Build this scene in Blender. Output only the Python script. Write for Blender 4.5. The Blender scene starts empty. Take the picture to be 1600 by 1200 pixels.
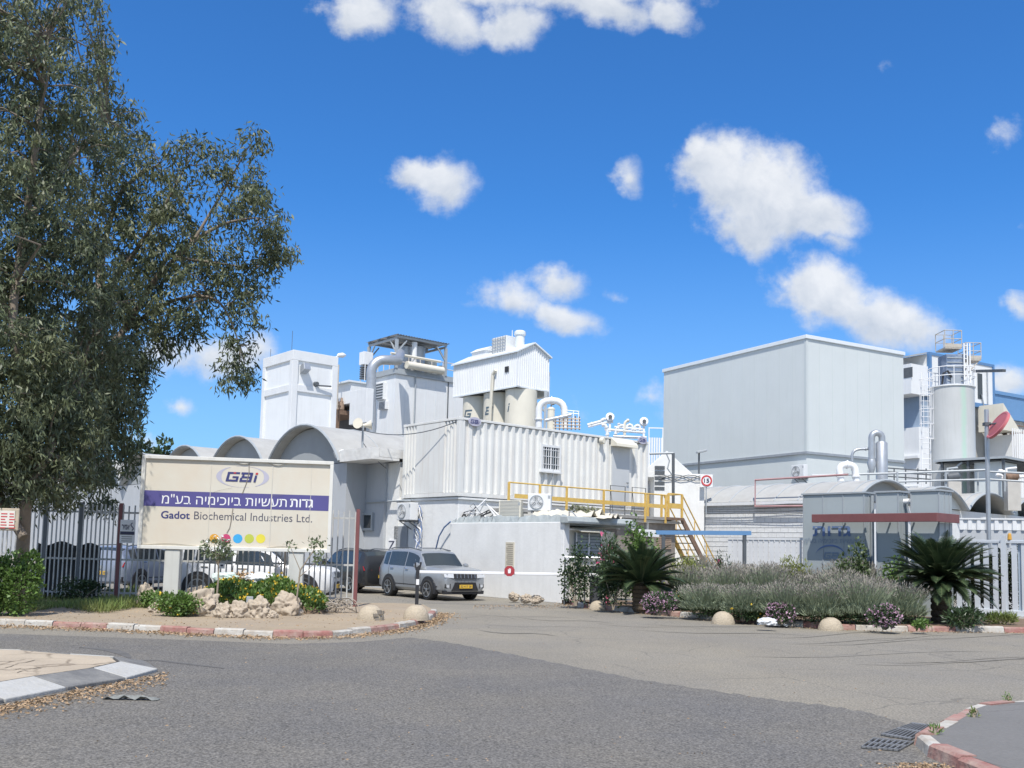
import bpy, bmesh, math, random
import numpy as np
from mathutils import Vector, Matrix
C = bpy.context.scene.collection
SC = bpy.context.scene
R_ = math.radians
rnd = random.Random(7)
# ------------------------------------------------------------------ camera
FPX, CX, CY = 1500.0, 800.0, 727.0      # focal length and principal point in photo pixels (1600 x 1200)
PITCH, ROLL, CAMH = R_(5.0), R_(1.4), 1.7
cam_d = bpy.data.cameras.new('camera'); cam = bpy.data.objects.new('camera', cam_d); C.objects.link(cam)
cam_d.sensor_width = 36; cam_d.lens = FPX / 1600 * 36
cam_d.shift_y = (CY - 600) / 1600; cam_d.clip_start = .1; cam_d.clip_end = 3000
RC = (Matrix.Rotation(math.pi / 2 + PITCH, 3, 'X') @ Matrix.Rotation(ROLL, 3, 'Z'))
cam.matrix_world = Matrix.Translation((0, 0, CAMH)) @ RC.to_4x4()
SC.camera = cam
# ------------------------------------------------------------------ light
SUN_AZ, SUN_EL = R_(-6), R_(59)          # azimuth measured from straight behind the camera towards the right
S = Vector((math.sin(SUN_AZ) * math.cos(SUN_EL), -math.cos(SUN_AZ) * math.cos(SUN_EL), math.sin(SUN_EL)))
sd = bpy.data.lights.new('sun', 'SUN'); sd.energy = 4.2; sd.angle = R_(.5); sd.color = (1, .955, .89)
sun = bpy.data.objects.new('sun', sd); C.objects.link(sun)
sun.rotation_euler = S.to_track_quat('Z', 'Y').to_euler(); sun.location = (0, -20, 60)
SC.view_settings.view_transform = 'Standard'; SC.view_settings.look = 'None'
SC.view_settings.gamma = 1; SC.view_settings.exposure = 0.25
SC.cycles.max_bounces = 6; SC.cycles.diffuse_bounces = 3; SC.cycles.glossy_bounces = 3
SC.cycles.transparent_max_bounces = 8; SC.cycles.use_denoising = True

def ray(px, py):
    return RC @ Vector(((px - CX) / FPX, (CY - py) / FPX, -1))
def P(px, py, d):
    r = ray(px, py); r = r * (d / r.y); return Vector((r.x, r.y, r.z + CAMH))
def G(px, py, z=0.0):
    r = ray(px, py); t = (z - CAMH) / r.z; return Vector((r.x * t, r.y * t, z))
def proj(v):
    c = RC.transposed() @ (Vector(v) - Vector((0, 0, CAMH)))
    return CX + FPX * c.x / -c.z, CY - FPX * c.y / -c.z

# ------------------------------------------------------------------ world: sky and clouds
w = bpy.data.worlds.new('World'); SC.world = w; w.use_nodes = True
NT = w.node_tree; NT.nodes.clear()
def N(nt, t, **kw):
    n = nt.nodes.new(t)
    for k, v in kw.items(): setattr(n, k, v)
    return n
def L(nt, a, b): nt.links.new(a, b)
def math_n(nt, op, a, b=None, c=None, clamp=False):
    n = N(nt, 'ShaderNodeMath', operation=op, use_clamp=clamp)
    for i, v in enumerate((a, b, c)):
        if v is None: continue
        if hasattr(v, 'links') or hasattr(v, 'is_linked'): L(nt, v, n.inputs[i])
        else: n.inputs[i].default_value = v
    return n.outputs[0]
sky = N(NT, 'ShaderNodeTexSky', sky_type='NISHITA', sun_disc=False)
sky.sun_elevation = SUN_EL; sky.sun_rotation = math.pi - SUN_AZ
sky.altitude = 0; sky.air_density = 1.0; sky.dust_density = .25; sky.ozone_density = 1.6
tint = N(NT, 'ShaderNodeMixRGB', blend_type='MULTIPLY'); tint.inputs[0].default_value = 1; tint.inputs[2].default_value = (.29, .735, 1.22, 1)
L(NT, sky.outputs[0], tint.inputs[1])
tc = N(NT, 'ShaderNodeTexCoord'); sp = N(NT, 'ShaderNodeSeparateXYZ'); L(NT, tc.outputs['Generated'], sp.inputs[0])
ysafe = math_n(NT, 'MAXIMUM', sp.outputs[1], .02)
ca = math_n(NT, 'DIVIDE', sp.outputs[0], ysafe); cb = math_n(NT, 'DIVIDE', sp.outputs[2], ysafe)
cv = N(NT, 'ShaderNodeCombineXYZ'); L(NT, ca, cv.inputs[0]); L(NT, cb, cv.inputs[1])
# wispy displacement of the lookup
nz0 = N(NT, 'ShaderNodeTexNoise'); nz0.inputs['Scale'].default_value = 11; nz0.inputs['Detail'].default_value = 7
L(NT, cv.outputs[0], nz0.inputs['Vector'])
off = N(NT, 'ShaderNodeVectorMath', operation='MULTIPLY_ADD')
sub = N(NT, 'ShaderNodeVectorMath', operation='SUBTRACT'); L(NT, nz0.outputs['Color'], sub.inputs[0]); sub.inputs[1].default_value = (.5, .5, .5)
L(NT, sub.outputs[0], off.inputs[0]); off.inputs[1].default_value = (.055, .05, 0); L(NT, cv.outputs[0], off.inputs[2])
# each cloud: ellipses (px, py, half width, half height, tilt deg, weight)
CLOUDS = [(565, 20, 85, 52, 5, 1), (690, 25, 110, 62, 12, 1), (800, 40, 90, 58, 0, 1), (940, 15, 110, 42, 5, 1), (1040, 20, 75, 42, 10, .8), (860, -20, 330, 60, 0, 1),
          (680, 282, 92, 58, 12, 1.0), (640, 265, 50, 40, 0, .8),
          (985, 275, 30, 52, -32, .72),
          (1130, 265, 100, 92, 20, 1.15), (1195, 302, 160, 104, 20, 1.3), (1275, 335, 100, 66, 15, 1.15), (1095, 228, 40, 48, 0, .85), (1170, 350, 90, 60, 0, 1.0),
          (1305, 380, 65, 32, 10, .6),
          (800, 462, 85, 44, 18, .95), (875, 440, 62, 34, 5, .85), (880, 495, 90, 36, 15, .85),
          (965, 455, 45, 14, 5, .35),
          (1290, 462, 115, 74, 18, 1.1), (1375, 497, 130, 62, 14, 1.1), (1440, 520, 90, 40, 10, .7),
          (330, 555, 140, 52, -5, .8), (400, 535, 60, 40, 0, .7), (275, 636, 42, 22, 0, .55), (230, 690, 40, 20, 0, .4),
          (1015, 612, 55, 30, 0, .5), (1590, 480, 40, 30, 0, .7), (1580, 590, 60, 36, 0, .75), (1575, 205, 35, 42, 30, .3), (1385, 105, 22, 14, 0, .25), (1590, 358, 22, 16, 0, .3),
          (490, 690, 300, 30, 0, .2), (1100, 640, 300, 40, 0, .15)]
acc = None; low = None
for (px, py, rx, ry, ti, wt) in CLOUDS:
    r = ray(px, py); a, b = r.x / r.y, r.z / r.y
    mp = N(NT, 'ShaderNodeMapping', vector_type='TEXTURE')
    mp.inputs['Location'].default_value = (a, b, 0); mp.inputs['Rotation'].default_value = (0, 0, -R_(ti))
    mp.inputs['Scale'].default_value = (rx * 1.05 / FPX, ry * 1.05 / FPX, 1)
    L(NT, off.outputs[0], mp.inputs['Vector'])
    ln = N(NT, 'ShaderNodeVectorMath', operation='LENGTH'); L(NT, mp.outputs[0], ln.inputs[0])
    m = math_n(NT, 'MULTIPLY', math_n(NT, 'SUBTRACT', 1.0, ln.outputs['Value'], clamp=True), wt)
    sy = N(NT, 'ShaderNodeSeparateXYZ'); L(NT, mp.outputs[0], sy.inputs[0])
    h = math_n(NT, 'MULTIPLY', sy.outputs[1], m)
    acc = m if acc is None else math_n(NT, 'MAXIMUM', acc, m)
    low = h if low is None else math_n(NT, 'ADD', low, h)
nz = N(NT, 'ShaderNodeTexNoise'); nz.inputs['Scale'].default_value = 22; nz.inputs['Detail'].default_value = 9; nz.inputs['Roughness'].default_value = .62
L(NT, cv.outputs[0], nz.inputs['Vector'])
dens = math_n(NT, 'ADD', acc, math_n(NT, 'MULTIPLY', math_n(NT, 'SUBTRACT', nz.outputs['Fac'], .5), 1.25))
mr = N(NT, 'ShaderNodeMapRange', interpolation_type='SMOOTHSTEP'); L(NT, dens, mr.inputs['Value'])
mr.inputs['From Min'].default_value = .12; mr.inputs['From Max'].default_value = .72
gate = math_n(NT, 'MULTIPLY', mr.outputs[0], math_n(NT, 'GREATER_THAN', acc, .004))
front = N(NT, 'ShaderNodeMapRange'); L(NT, sp.outputs[1], front.inputs['Value']); front.inputs['From Min'].default_value = .1; front.inputs['From Max'].default_value = .3
gate = math_n(NT, 'MULTIPLY', math_n(NT, 'MULTIPLY', gate, front.outputs[0]), .93)
# added cloud, unseen overhead and behind the camera, whitens the blue sky light
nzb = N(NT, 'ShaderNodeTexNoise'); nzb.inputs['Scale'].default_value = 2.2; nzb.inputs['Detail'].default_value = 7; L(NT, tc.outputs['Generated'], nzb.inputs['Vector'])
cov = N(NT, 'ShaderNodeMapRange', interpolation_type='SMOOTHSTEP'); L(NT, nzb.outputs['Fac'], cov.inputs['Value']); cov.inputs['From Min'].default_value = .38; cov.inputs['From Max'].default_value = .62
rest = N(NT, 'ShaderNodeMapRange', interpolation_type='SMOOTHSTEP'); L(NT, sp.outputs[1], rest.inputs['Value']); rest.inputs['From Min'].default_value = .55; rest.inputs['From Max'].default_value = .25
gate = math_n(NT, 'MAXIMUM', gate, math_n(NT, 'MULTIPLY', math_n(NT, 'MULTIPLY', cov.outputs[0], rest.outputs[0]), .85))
# cloud tone: billows brighter on their tops, greyer and thinner at their undersides
nz2 = N(NT, 'ShaderNodeTexNoise'); nz2.inputs['Scale'].default_value = 34; nz2.inputs['Detail'].default_value = 6
L(NT, off.outputs[0], nz2.inputs['Vector'])
nz3 = N(NT, 'ShaderNodeTexNoise'); nz3.inputs['Scale'].default_value = 70; nz3.inputs['Detail'].default_value = 6; nz3.inputs['Roughness'].default_value = .6
L(NT, off.outputs[0], nz3.inputs['Vector'])
lowc = math_n(NT, 'MULTIPLY', math_n(NT, 'TANH', math_n(NT, 'MULTIPLY', low, 2.2)), .30)
tone = math_n(NT, 'ADD', lowc, math_n(NT, 'ADD', math_n(NT, 'MULTIPLY', nz2.outputs['Fac'], .75), math_n(NT, 'MULTIPLY', nz3.outputs['Fac'], .45)))
cr = N(NT, 'ShaderNodeValToRGB'); L(NT, tone, cr.inputs[0])
cr.color_ramp.elements[0].position = .25; cr.color_ramp.elements[0].color = (4.0, 4.4, 5.0, 1)
cr.color_ramp.elements[1].position = .88; cr.color_ramp.elements[1].color = (6.1, 6.25, 6.45, 1)
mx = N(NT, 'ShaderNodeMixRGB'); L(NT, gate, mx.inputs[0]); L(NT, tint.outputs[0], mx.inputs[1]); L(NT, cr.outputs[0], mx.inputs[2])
hz = N(NT, 'ShaderNodeMapRange', interpolation_type='SMOOTHSTEP'); L(NT, sp.outputs[2], hz.inputs['Value']); hz.inputs['From Min'].default_value = .36; hz.inputs['From Max'].default_value = .0; hz.inputs['To Max'].default_value = .5
mh = N(NT, 'ShaderNodeMixRGB'); L(NT, hz.outputs[0], mh.inputs[0]); L(NT, tint.outputs[0], mh.inputs[1]); mh.inputs[2].default_value = (2.75, 3.9, 5.3, 1); L(NT, mh.outputs[0], mx.inputs[1])
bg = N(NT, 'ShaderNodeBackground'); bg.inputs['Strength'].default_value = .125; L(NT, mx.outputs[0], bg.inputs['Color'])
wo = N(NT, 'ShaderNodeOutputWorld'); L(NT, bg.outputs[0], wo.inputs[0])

# ------------------------------------------------------------------ materials
MATS = {}
def M(name, col, rough=.6, var=.10, scale=2.0, metal=0.0, bump=0.0, bscale=30, streak=0.0, scol=(.22, .19, .15), spec=.5, col2=None, c2amt=.5, c2scale=1.0, fine=0.0, fscale=150, island=0.0, trans=0.0):
    if name in MATS: return MATS[name]
    m = bpy.data.materials.new(name); m.use_nodes = True; nt = m.node_tree
    b = nt.nodes['Principled BSDF']; b.inputs['Roughness'].default_value = rough; b.inputs['Metallic'].default_value = metal
    b.inputs['Specular IOR Level'].default_value = spec
    t = N(nt, 'ShaderNodeTexCoord')
    def noise(sc, det=4, vec=None, rg=.55):
        n = N(nt, 'ShaderNodeTexNoise'); n.inputs['Scale'].default_value = sc; n.inputs['Detail'].default_value = det; n.inputs['Roughness'].default_value = rg
        L(nt, vec or t.outputs['Object'], n.inputs['Vector']); return n.outputs['Fac']
    rgb = N(nt, 'ShaderNodeRGB'); rgb.outputs[0].default_value = (*col, 1); out = rgb.outputs[0]
    def mixc(fac, a, bcol, blend='MIX'):
        x = N(nt, 'ShaderNodeMixRGB', blend_type=blend); L(nt, fac, x.inputs[0]); L(nt, a, x.inputs[1])
        if isinstance(bcol, tuple): x.inputs[2].default_value = (*bcol, 1)
        else: L(nt, bcol, x.inputs[2])
        return x.outputs[0]
    if col2:
        f = N(nt, 'ShaderNodeMapRange'); L(nt, noise(c2scale, 6, rg=.65), f.inputs[0]); f.inputs[1].default_value = .5 - .12; f.inputs[2].default_value = .5 + .16; f.inputs[4].default_value = c2amt
        out = mixc(f.outputs[0], out, col2)
    if streak:
        mp = N(nt, 'ShaderNodeMapping'); L(nt, t.outputs['Object'], mp.inputs[0]); mp.inputs['Scale'].default_value = (5, 5, .35)
        f = N(nt, 'ShaderNodeMapRange'); L(nt, noise(1, 6, mp.outputs[0], .7), f.inputs[0]); f.inputs[1].default_value = .5; f.inputs[2].default_value = .8; f.inputs[4].default_value = streak
        out = mixc(f.outputs[0], out, scol)
    if var or fine or island:
        v = math_n(nt, 'MULTIPLY_ADD', math_n(nt, 'SUBTRACT', noise(scale, 5), .5), var * 4, 1.0)
        if fine: v = math_n(nt, 'MULTIPLY_ADD', math_n(nt, 'SUBTRACT', noise(fscale, 2), .5), fine * 4, v)
        if island:
            g = N(nt, 'ShaderNodeNewGeometry'); v = math_n(nt, 'MULTIPLY_ADD', math_n(nt, 'SUBTRACT', g.outputs['Random Per Island'], .5), island * 2, v)
        vm = N(nt, 'ShaderNodeVectorMath', operation='SCALE'); L(nt, out, vm.inputs[0]); L(nt, v, vm.inputs['Scale']); out = vm.outputs[0]
    L(nt, out, b.inputs['Base Color'])
    if bump:
        bn = N(nt, 'ShaderNodeBump'); bn.inputs['Strength'].default_value = bump; bn.inputs['Distance'].default_value = .02
        L(nt, noise(bscale, 5), bn.inputs['Height']); L(nt, bn.outputs[0], b.inputs['Normal'])
    if trans:
        tr = N(nt, 'ShaderNodeBsdfTranslucent'); L(nt, out, tr.inputs[0]); ms = N(nt, 'ShaderNodeMixShader'); ms.inputs[0].default_value = trans
        L(nt, b.outputs[0], ms.inputs[1]); L(nt, tr.outputs[0], ms.inputs[2]); L(nt, ms.outputs[0], nt.nodes['Material Output'].inputs[0])
    MATS[name] = m; return m

# ------------------------------------------------------------------ mesh builder
class MB:
    def __init__(s): s.v = []; s.f = []; s.mi = []
    def add(s, vs, fs, mi=0):
        o = len(s.v); s.v += [tuple(v) for v in vs]; s.f += [tuple(o + i for i in f) for f in fs]; s.mi += [mi] * len(fs); return s
    def box(s, x0, x1, y0, y1, z0, z1, mi=0):
        x0, x1 = sorted((x0, x1)); y0, y1 = sorted((y0, y1)); z0, z1 = sorted((z0, z1))
        return s.add([(x0, y0, z0), (x1, y0, z0), (x1, y1, z0), (x0, y1, z0), (x0, y0, z1), (x1, y0, z1), (x1, y1, z1), (x0, y1, z1)],
                     [(0, 3, 2, 1), (4, 5, 6, 7), (0, 1, 5, 4), (1, 2, 6, 5), (2, 3, 7, 6), (3, 0, 4, 7)], mi)
    def obox(s, c, size, rot=None, mi=0):
        rot = rot or Matrix.Identity(3); hx, hy, hz = (k / 2 for k in size); c = Vector(c)
        vs = [c + rot @ Vector((a * hx, b * hy, d * hz)) for d in (-1, 1) for a, b in ((-1, -1), (1, -1), (1, 1), (-1, 1))]
        return s.add(vs, [(0, 3, 2, 1), (4, 5, 6, 7), (0, 1, 5, 4), (1, 2, 6, 5), (2, 3, 7, 6), (3, 0, 4, 7)], mi)
    def beam(s, p, q, w_, h_, mi=0):
        p, q = Vector(p), Vector(q); d = q - p; ln = d.length; d.normalize()
        up = Vector((0, 0, 1)) if abs(d.z) < .95 else Vector((1, 0, 0))
        sx = d.cross(up).normalized(); sz = sx.cross(d)
        return s.obox((p + q) / 2, (w_, ln, h_), Matrix((sx, d, sz)).transposed(), mi)
    def tube(s, pts, r, n=8, mi=0, cap=True):
        pts = [Vector(p) for p in pts]; k = len(pts); rs = r if isinstance(r, (list, tuple)) else [r] * k
        vs = []; fs = []; prev = None
        for i, p in enumerate(pts):
            d = (pts[min(i + 1, k - 1)] - pts[max(i - 1, 0)]).normalized()
            if prev is None:
                a = d.cross(Vector((0, 0, 1)) if abs(d.z) < .9 else Vector((1, 0, 0))).normalized()
            else:
                a = (prev - d * prev.dot(d)).normalized()
            prev = a; b = d.cross(a)
            for j in range(n):
                t = 2 * math.pi * j / n; vs.append(p + (a * math.cos(t) + b * math.sin(t)) * rs[i])
        for i in range(k - 1):
            for j in range(n):
                fs.append((i * n + j, i * n + (j + 1) % n, (i + 1) * n + (j + 1) % n, (i + 1) * n + j))
        if cap: fs += [tuple(range(n - 1, -1, -1)), tuple((k - 1) * n + j for j in range(n))]
        return s.add(vs, fs, mi)
    def lathe(s, prof, c=(0, 0, 0), n=28, mi=0, rot=None, cap=True):
        c = Vector(c); rot = rot or Matrix.Identity(3); vs = []; fs = []
        for r, z in prof:
            for j in range(n):
                t = 2 * math.pi * j / n; vs.append(c + rot @ Vector((r * math.cos(t), r * math.sin(t), z)))
        for i in range(len(prof) - 1):
            for j in range(n):
                fs.append((i * n + j, i * n + (j + 1) % n, (i + 1) * n + (j + 1) % n, (i + 1) * n + j))
        if cap: fs += [tuple(range(n - 1, -1, -1)), tuple((len(prof) - 1) * n + j for j in range(n))]
        return s.add(vs, fs, mi)
    def cyl(s, p, q, r, n=20, mi=0): return s.tube([p, q], r, n, mi)
    def prism(s, poly, fn, a0, a1, mi=0):
        """poly: 2D points; fn(u, v, a) -> 3D; extruded from a0 to a1"""
        n = len(poly); vs = [fn(u, v, a0) for u, v in poly] + [fn(u, v, a1) for u, v in poly]
        return s.add(vs, [tuple(range(n - 1, -1, -1)), tuple(range(n, 2 * n))] + [(i, (i + 1) % n, n + (i + 1) % n, n + i) for i in range(n)], mi)
    def slab(s, pts, z0, z1, mi=0):
        return s.prism([(p[0], p[1]) for p in pts], lambda u, v, a: (u, v, a), z0, z1, mi)
    def poly(s, pts, mi=0): return s.add(pts, [tuple(range(len(pts)))], mi)
    def build(s, name, mat, parent=None, F=None, smooth=None, bev=0, recalc=True):
        me = bpy.data.meshes.new(name); me.from_pydata(s.v, [], s.f)
        for m in (mat if isinstance(mat, (list, tuple)) else [mat]): me.materials.append(m)
        if any(s.mi): me.polygons.foreach_set('material_index', s.mi)
        if recalc:
            bm = bmesh.new(); bm.from_mesh(me); bmesh.ops.recalc_face_normals(bm, faces=bm.faces); bm.to_mesh(me); bm.free()
        if smooth is not None:
            me.shade_smooth(); me.set_sharp_from_angle(angle=R_(smooth))
        o = bpy.data.objects.new(name, me); C.objects.link(o)
        if parent: o.parent = parent
        elif F is not None: o.matrix_world = F
        if bev:
            b = o.modifiers.new('edge', 'BEVEL'); b.width = bev; b.segments = 2; b.limit_method = 'ANGLE'; b.angle_limit = R_(40)
        return o
def tag(o, label=None, cat=None, group=None, kind=None):
    if label: o['label'] = label
    if cat: o['category'] = cat
    if group: o['group'] = group
    if kind: o['kind'] = kind
    return o
def T(name, label, cat, F=None, group=None):
    o = bpy.data.objects.new(name, None); C.objects.link(o); o.empty_display_size = .2
    if F is not None: o.matrix_world = F if isinstance(F, Matrix) else Matrix.Translation(F)
    return tag(o, label, cat, group)
def structure(o): o['kind'] = 'structure'; return o
def copy_thing(o, F=None, label=None):
    def rec(x, par):
        c = x.copy(); C.objects.link(c)
        if par is not None: c.parent = par
        for ch in [k for k in bpy.data.objects if k.parent == x]: rec(ch, c)
        return c
    c = rec(o, None)
    if F is not None: c.matrix_world = F
    if label: c['label'] = label
    return c
def frame(o, deg):
    """local x = horizontal direction turned deg to the left of +X, local y 90 deg further left"""
    return Matrix.Translation(o) @ Matrix.Rotation(R_(deg), 4, 'Z')
def fl(F, v): return F.inverted() @ Vector(v)
def plane(F, px, py, axis, off=0.0):
    Fi = F.inverted(); o = Fi @ Vector((0, 0, CAMH)); d = Fi.to_3x3() @ ray(px, py)
    t = (off - o[axis]) / d[axis]; return o + d * t
def fx(F, px, py, off=0.0): p = plane(F, px, py, 1, off); return p.x, p.z     # on the plane y = off
def fy(F, px, py, off=0.0): p = plane(F, px, py, 0, off); return p.y, p.z     # on the plane x = off
def onplane(F, px, py, axis, off=0.0): return plane(F, px, py, axis, off)

def np_mesh(name, V, k, mat, parent=None, F=None, kind=None, mi=None):
    """V: (n*k, 3) array, faces of k consecutive vertices"""
    V = np.asarray(V, dtype=np.float32).reshape(-1, 3); n = len(V) // k
    me = bpy.data.meshes.new(name); me.vertices.add(len(V)); me.vertices.foreach_set('co', V.ravel())
    me.loops.add(n * k); me.loops.foreach_set('vertex_index', np.arange(n * k, dtype=np.int32))
    me.polygons.add(n); me.polygons.foreach_set('loop_start', np.arange(0, n * k, k, dtype=np.int32)); 
    for m in (mat if isinstance(mat, (list, tuple)) else [mat]): me.materials.append(m)
    if mi is not None: me.polygons.foreach_set('material_index', np.asarray(mi, dtype=np.int32))
    me.update(calc_edges=True); me.validate()
    o = bpy.data.objects.new(name, me); C.objects.link(o)
    if parent: o.parent = parent
    elif F is not None: o.matrix_world = F
    if kind: o['kind'] = kind
    return o
def kites(Pt, D, Ln, Wd, rs):
    """leaf kites: base points, unit directions, lengths, half widths"""
    n = len(Pt); rv = rs.normal(size=(n, 3)); Sd = np.cross(D, rv); Sd /= np.linalg.norm(Sd, axis=1, keepdims=True) + 1e-9
    Ln = np.broadcast_to(Ln, (n,))[:, None]; Wd = np.broadcast_to(Wd, (n,))[:, None]
    V = np.stack([Pt, Pt + D * Ln * .42 + Sd * Wd, Pt + D * Ln, Pt + D * Ln * .42 - Sd * Wd], axis=1)
    return V.reshape(-1, 3)
def unit(a): return a / (np.linalg.norm(a, axis=-1, keepdims=True) + 1e-9)
def ball(rs, n): return unit(rs.normal(size=(n, 3))) * rs.uniform(0, 1, (n, 1)) ** (1 / 3)

# ------------------------------------------------------------------ lettering
def glyphs(body, bold=0.0, shear=0.0, spacing=1.0):
    cu = bpy.data.curves.new('lettering', 'FONT'); cu.body = body; cu.shear = shear; cu.space_character = spacing
    cu.resolution_u = 4; cu.fill_mode = 'NONE'
    ob = bpy.data.objects.new('lettering', cu); C.objects.link(ob)
    dg = bpy.context.evaluated_depsgraph_get(); me = bpy.data.meshes.new_from_object(ob.evaluated_get(dg))
    from mathutils import geometry as mg
    P2 = [Vector((v.co.x, v.co.y)) for v in me.vertices]; E2 = [tuple(e.vertices) for e in me.edges]
    if bold:   # heavier strokes: push every outline point outwards
        nx_ = {i: j for i, j in E2}; pv_ = {j: i for i, j in E2}; sg_ = 1 if sum(P2[i].x * P2[j].y - P2[j].x * P2[i].y for i, j in E2) > 0 else -1; Q2 = []
        for i, p in enumerate(P2):
            a, b = P2[pv_.get(i, i)], P2[nx_.get(i, i)]; n1 = (p - a).normalized() if (p - a).length > 1e-7 else Vector((0, 0)); n2 = (b - p).normalized() if (b - p).length > 1e-7 else n1
            t_ = n1 + n2; t_ = t_.normalized() if t_.length > 1e-6 else n1; Q2.append(p + Vector((t_.y, -t_.x)) * sg_ * bold)
        P2 = Q2
    ov, _, of, _, _, _ = mg.delaunay_2d_cdt(P2, E2, [], 1, 1e-6)
    def inside(c):
        k = False
        for i, j in E2:
            a, b = P2[i], P2[j]
            if (a.y > c.y) != (b.y > c.y) and c.x < a.x + (c.y - a.y) / (b.y - a.y) * (b.x - a.x): k = not k
        return k
    vs = [(v.x, v.y, 0) for v in ov]; fs = [tuple(f) for f in of if inside(sum((ov[i] for i in f), Vector((0, 0))) / len(f))]
    bpy.data.objects.remove(ob); bpy.data.meshes.remove(me); bpy.data.curves.remove(cu)
    return vs, fs
def text_into(mb, body, fn, x0, x1, z0, z1=None, bold=0.0, shear=0.0, mi=0, spacing=1.0):
    """fit the text between x0 and x1 with its feet at z0 (and its top at z1 when given); fn(x, z) -> 3D"""
    vs, fs = glyphs(body, bold, shear, spacing)
    if not vs: return
    ax0 = min(v[0] for v in vs); ax1 = max(v[0] for v in vs); ay0 = min(v[1] for v in vs); ay1 = max(v[1] for v in vs)
    sx = (x1 - x0) / (ax1 - ax0); sz = sx if z1 is None else (z1 - z0) / (ay1 - ay0)
    mb.add([fn(x0 + (v[0] - ax0) * sx, z0 + (v[1] - (ay0 if z1 is not None else 0)) * sz) for v in vs], fs, mi)
def GBI_RECTS():
    t = .2
    g = [(0, 1.25, .8, 1), (0, t * 1.3, 0, 1), (0, 1.2, 0, t), (1.0, 1.22, 0, .55), (.6, 1.22, .38, .56)]
    b = [(1.4, 2.5, .8, 1), (1.5, 2.55, .4, .58), (1.4, 2.6, 0, t), (2.35, 2.6, 0, .98), (1.4, 1.62, 0, .42), (1.55, 1.75, .58, .8)]
    i = [(2.85, 3.07, 0, .7)]
    return g, b, i, (2.85, 3.1, .8, 1.0)
def rects_into(mb, rects, fn, x0, z0, sx, sz, shear=.25, mi=0):
    for k, (a, b, c, d) in enumerate(rects):
        e = .0006 * k; n = max(1, int((b - a) / .2))
        for j in range(n):
            a2, b2 = a + (b - a) * j / n, a + (b - a) * (j + 1) / n
            mb.add([fn(x0 + (u + shear * v) * sx, z0 + v * sz, e) for u, v in ((a2, c), (b2, c), (b2, d), (a2, d))], [(0, 1, 2, 3)], mi)
# ------------------------------------------------------------------ materials of the place
WHITE = M('white_paint', (.74, .75, .75), .55, .05, 1.5, streak=.25, scol=(.45, .42, .38))
WHITE2 = M('white_cladding', (.79, .80, .795), .4, .04, .8, streak=.24, scol=(.48, .46, .42))
WHITEB = M('whitewashed_block', (.80, .80, .775), .8, .07, 1.2, bump=.5, bscale=6, streak=.22, scol=(.42, .38, .32))
CONT = M('container_white', (.74, .74, .71), .45, .05, 1.2, streak=.36, scol=(.44, .33, .24))
CREAM = M('cream_paint', (.72, .68, .57), .5, .05, 1.0, streak=.25, scol=(.45, .4, .3))
GREYC = M('grey_green_cladding', (.63, .665, .655), .35, .03, .5, streak=.14, scol=(.4, .44, .44))
FLASH = M('flashing', (.72, .76, .78), .35, .04, 2)
STEEL = M('galvanised_steel', (.45, .47, .49), .42, .12, 3, metal=.6)
DKSTEEL = M('dark_steel', (.10, .11, .12), .5, .15, 4)
GREYST = M('grey_steel_paint', (.36, .39, .41), .5, .1, 3)
ROOFM = M('weathered_roof_sheet', (.42, .42, .40), .7, .10, 1.2, streak=.3, scol=(.3, .28, .25), col2=(.33, .32, .30), c2scale=.8)
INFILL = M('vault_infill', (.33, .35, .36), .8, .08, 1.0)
SHADEW = M('shaded_grey_render', (.46, .48, .50), .85, .06, 1.0, streak=.2)  # white shed walls painted grey for shade; also the plain grey fence wall
YELLOW = M('yellow_rail_paint', (.72, .47, .10), .55, .12, 6, col2=(.5, .36, .18), c2amt=.5, c2scale=9)
BLUE = M('blue_trim', (.10, .22, .42), .45, .08, 2)
BLUE2 = M('blue_fascia', (.13, .27, .48), .45, .06, 2)
BLUEP = M('pale_blue_panel', (.28, .36, .46), .6, .06, 2)
RUST = M('rusty_steel', (.20, .13, .09), .8, .25, 8)
GLASS = M('dark_glass', (.035, .045, .05), .08, .1, 2, spec=.8)
BLACK = M('black_rubber', (.018, .018, .02), .7, .1, 10)
BLACKP = M('black_plastic', (.03, .03, .033), .45, .1, 6)
CONC = M('concrete', (.50, .48, .44), .85, .10, 3, bump=.3, bscale=25, fine=.05)
SANDST = M('sandy_concrete', (.47, .40, .30), .95, .16, 4, bump=1.0, bscale=28, fine=.12, fscale=45, col2=(.34, .29, .22), c2amt=.6, c2scale=3)
MEMB = M('roof_membrane', (.33, .37, .38), .75, .15, 3, bump=.4, bscale=5, col2=(.5, .52, .5), c2scale=2)
SIGNW = M('sign_face', (.68, .645, .55), .5, .04, .6, col2=(.64, .53, .40), c2amt=.6, c2scale=.55)
INK = M('dark_ink', (.05, .055, .10), .6, 0)
NAVY = M('navy_ink', (.045, .05, .17), .5, .05, 2)
BAND = M('violet_band', (.095, .085, .26), .5, .06, 2)
PALEL = M('pale_lilac', (.48, .47, .56), .5, 0)
WHITEI = M('white_ink', (.82, .82, .82), .5, 0)
REDI = M('red_ink', (.55, .05, .05), .5, 0)
RED = M('faded_red', (.42, .10, .10), .6, .12, 4)
MAROON = M('maroon_paint', (.20, .075, .075), .55, .1, 3)
BARK = M('pale_bark', (.22, .18, .14), .9, .2, 6, bump=.8, bscale=12, col2=(.2, .16, .12), c2scale=3)

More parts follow.
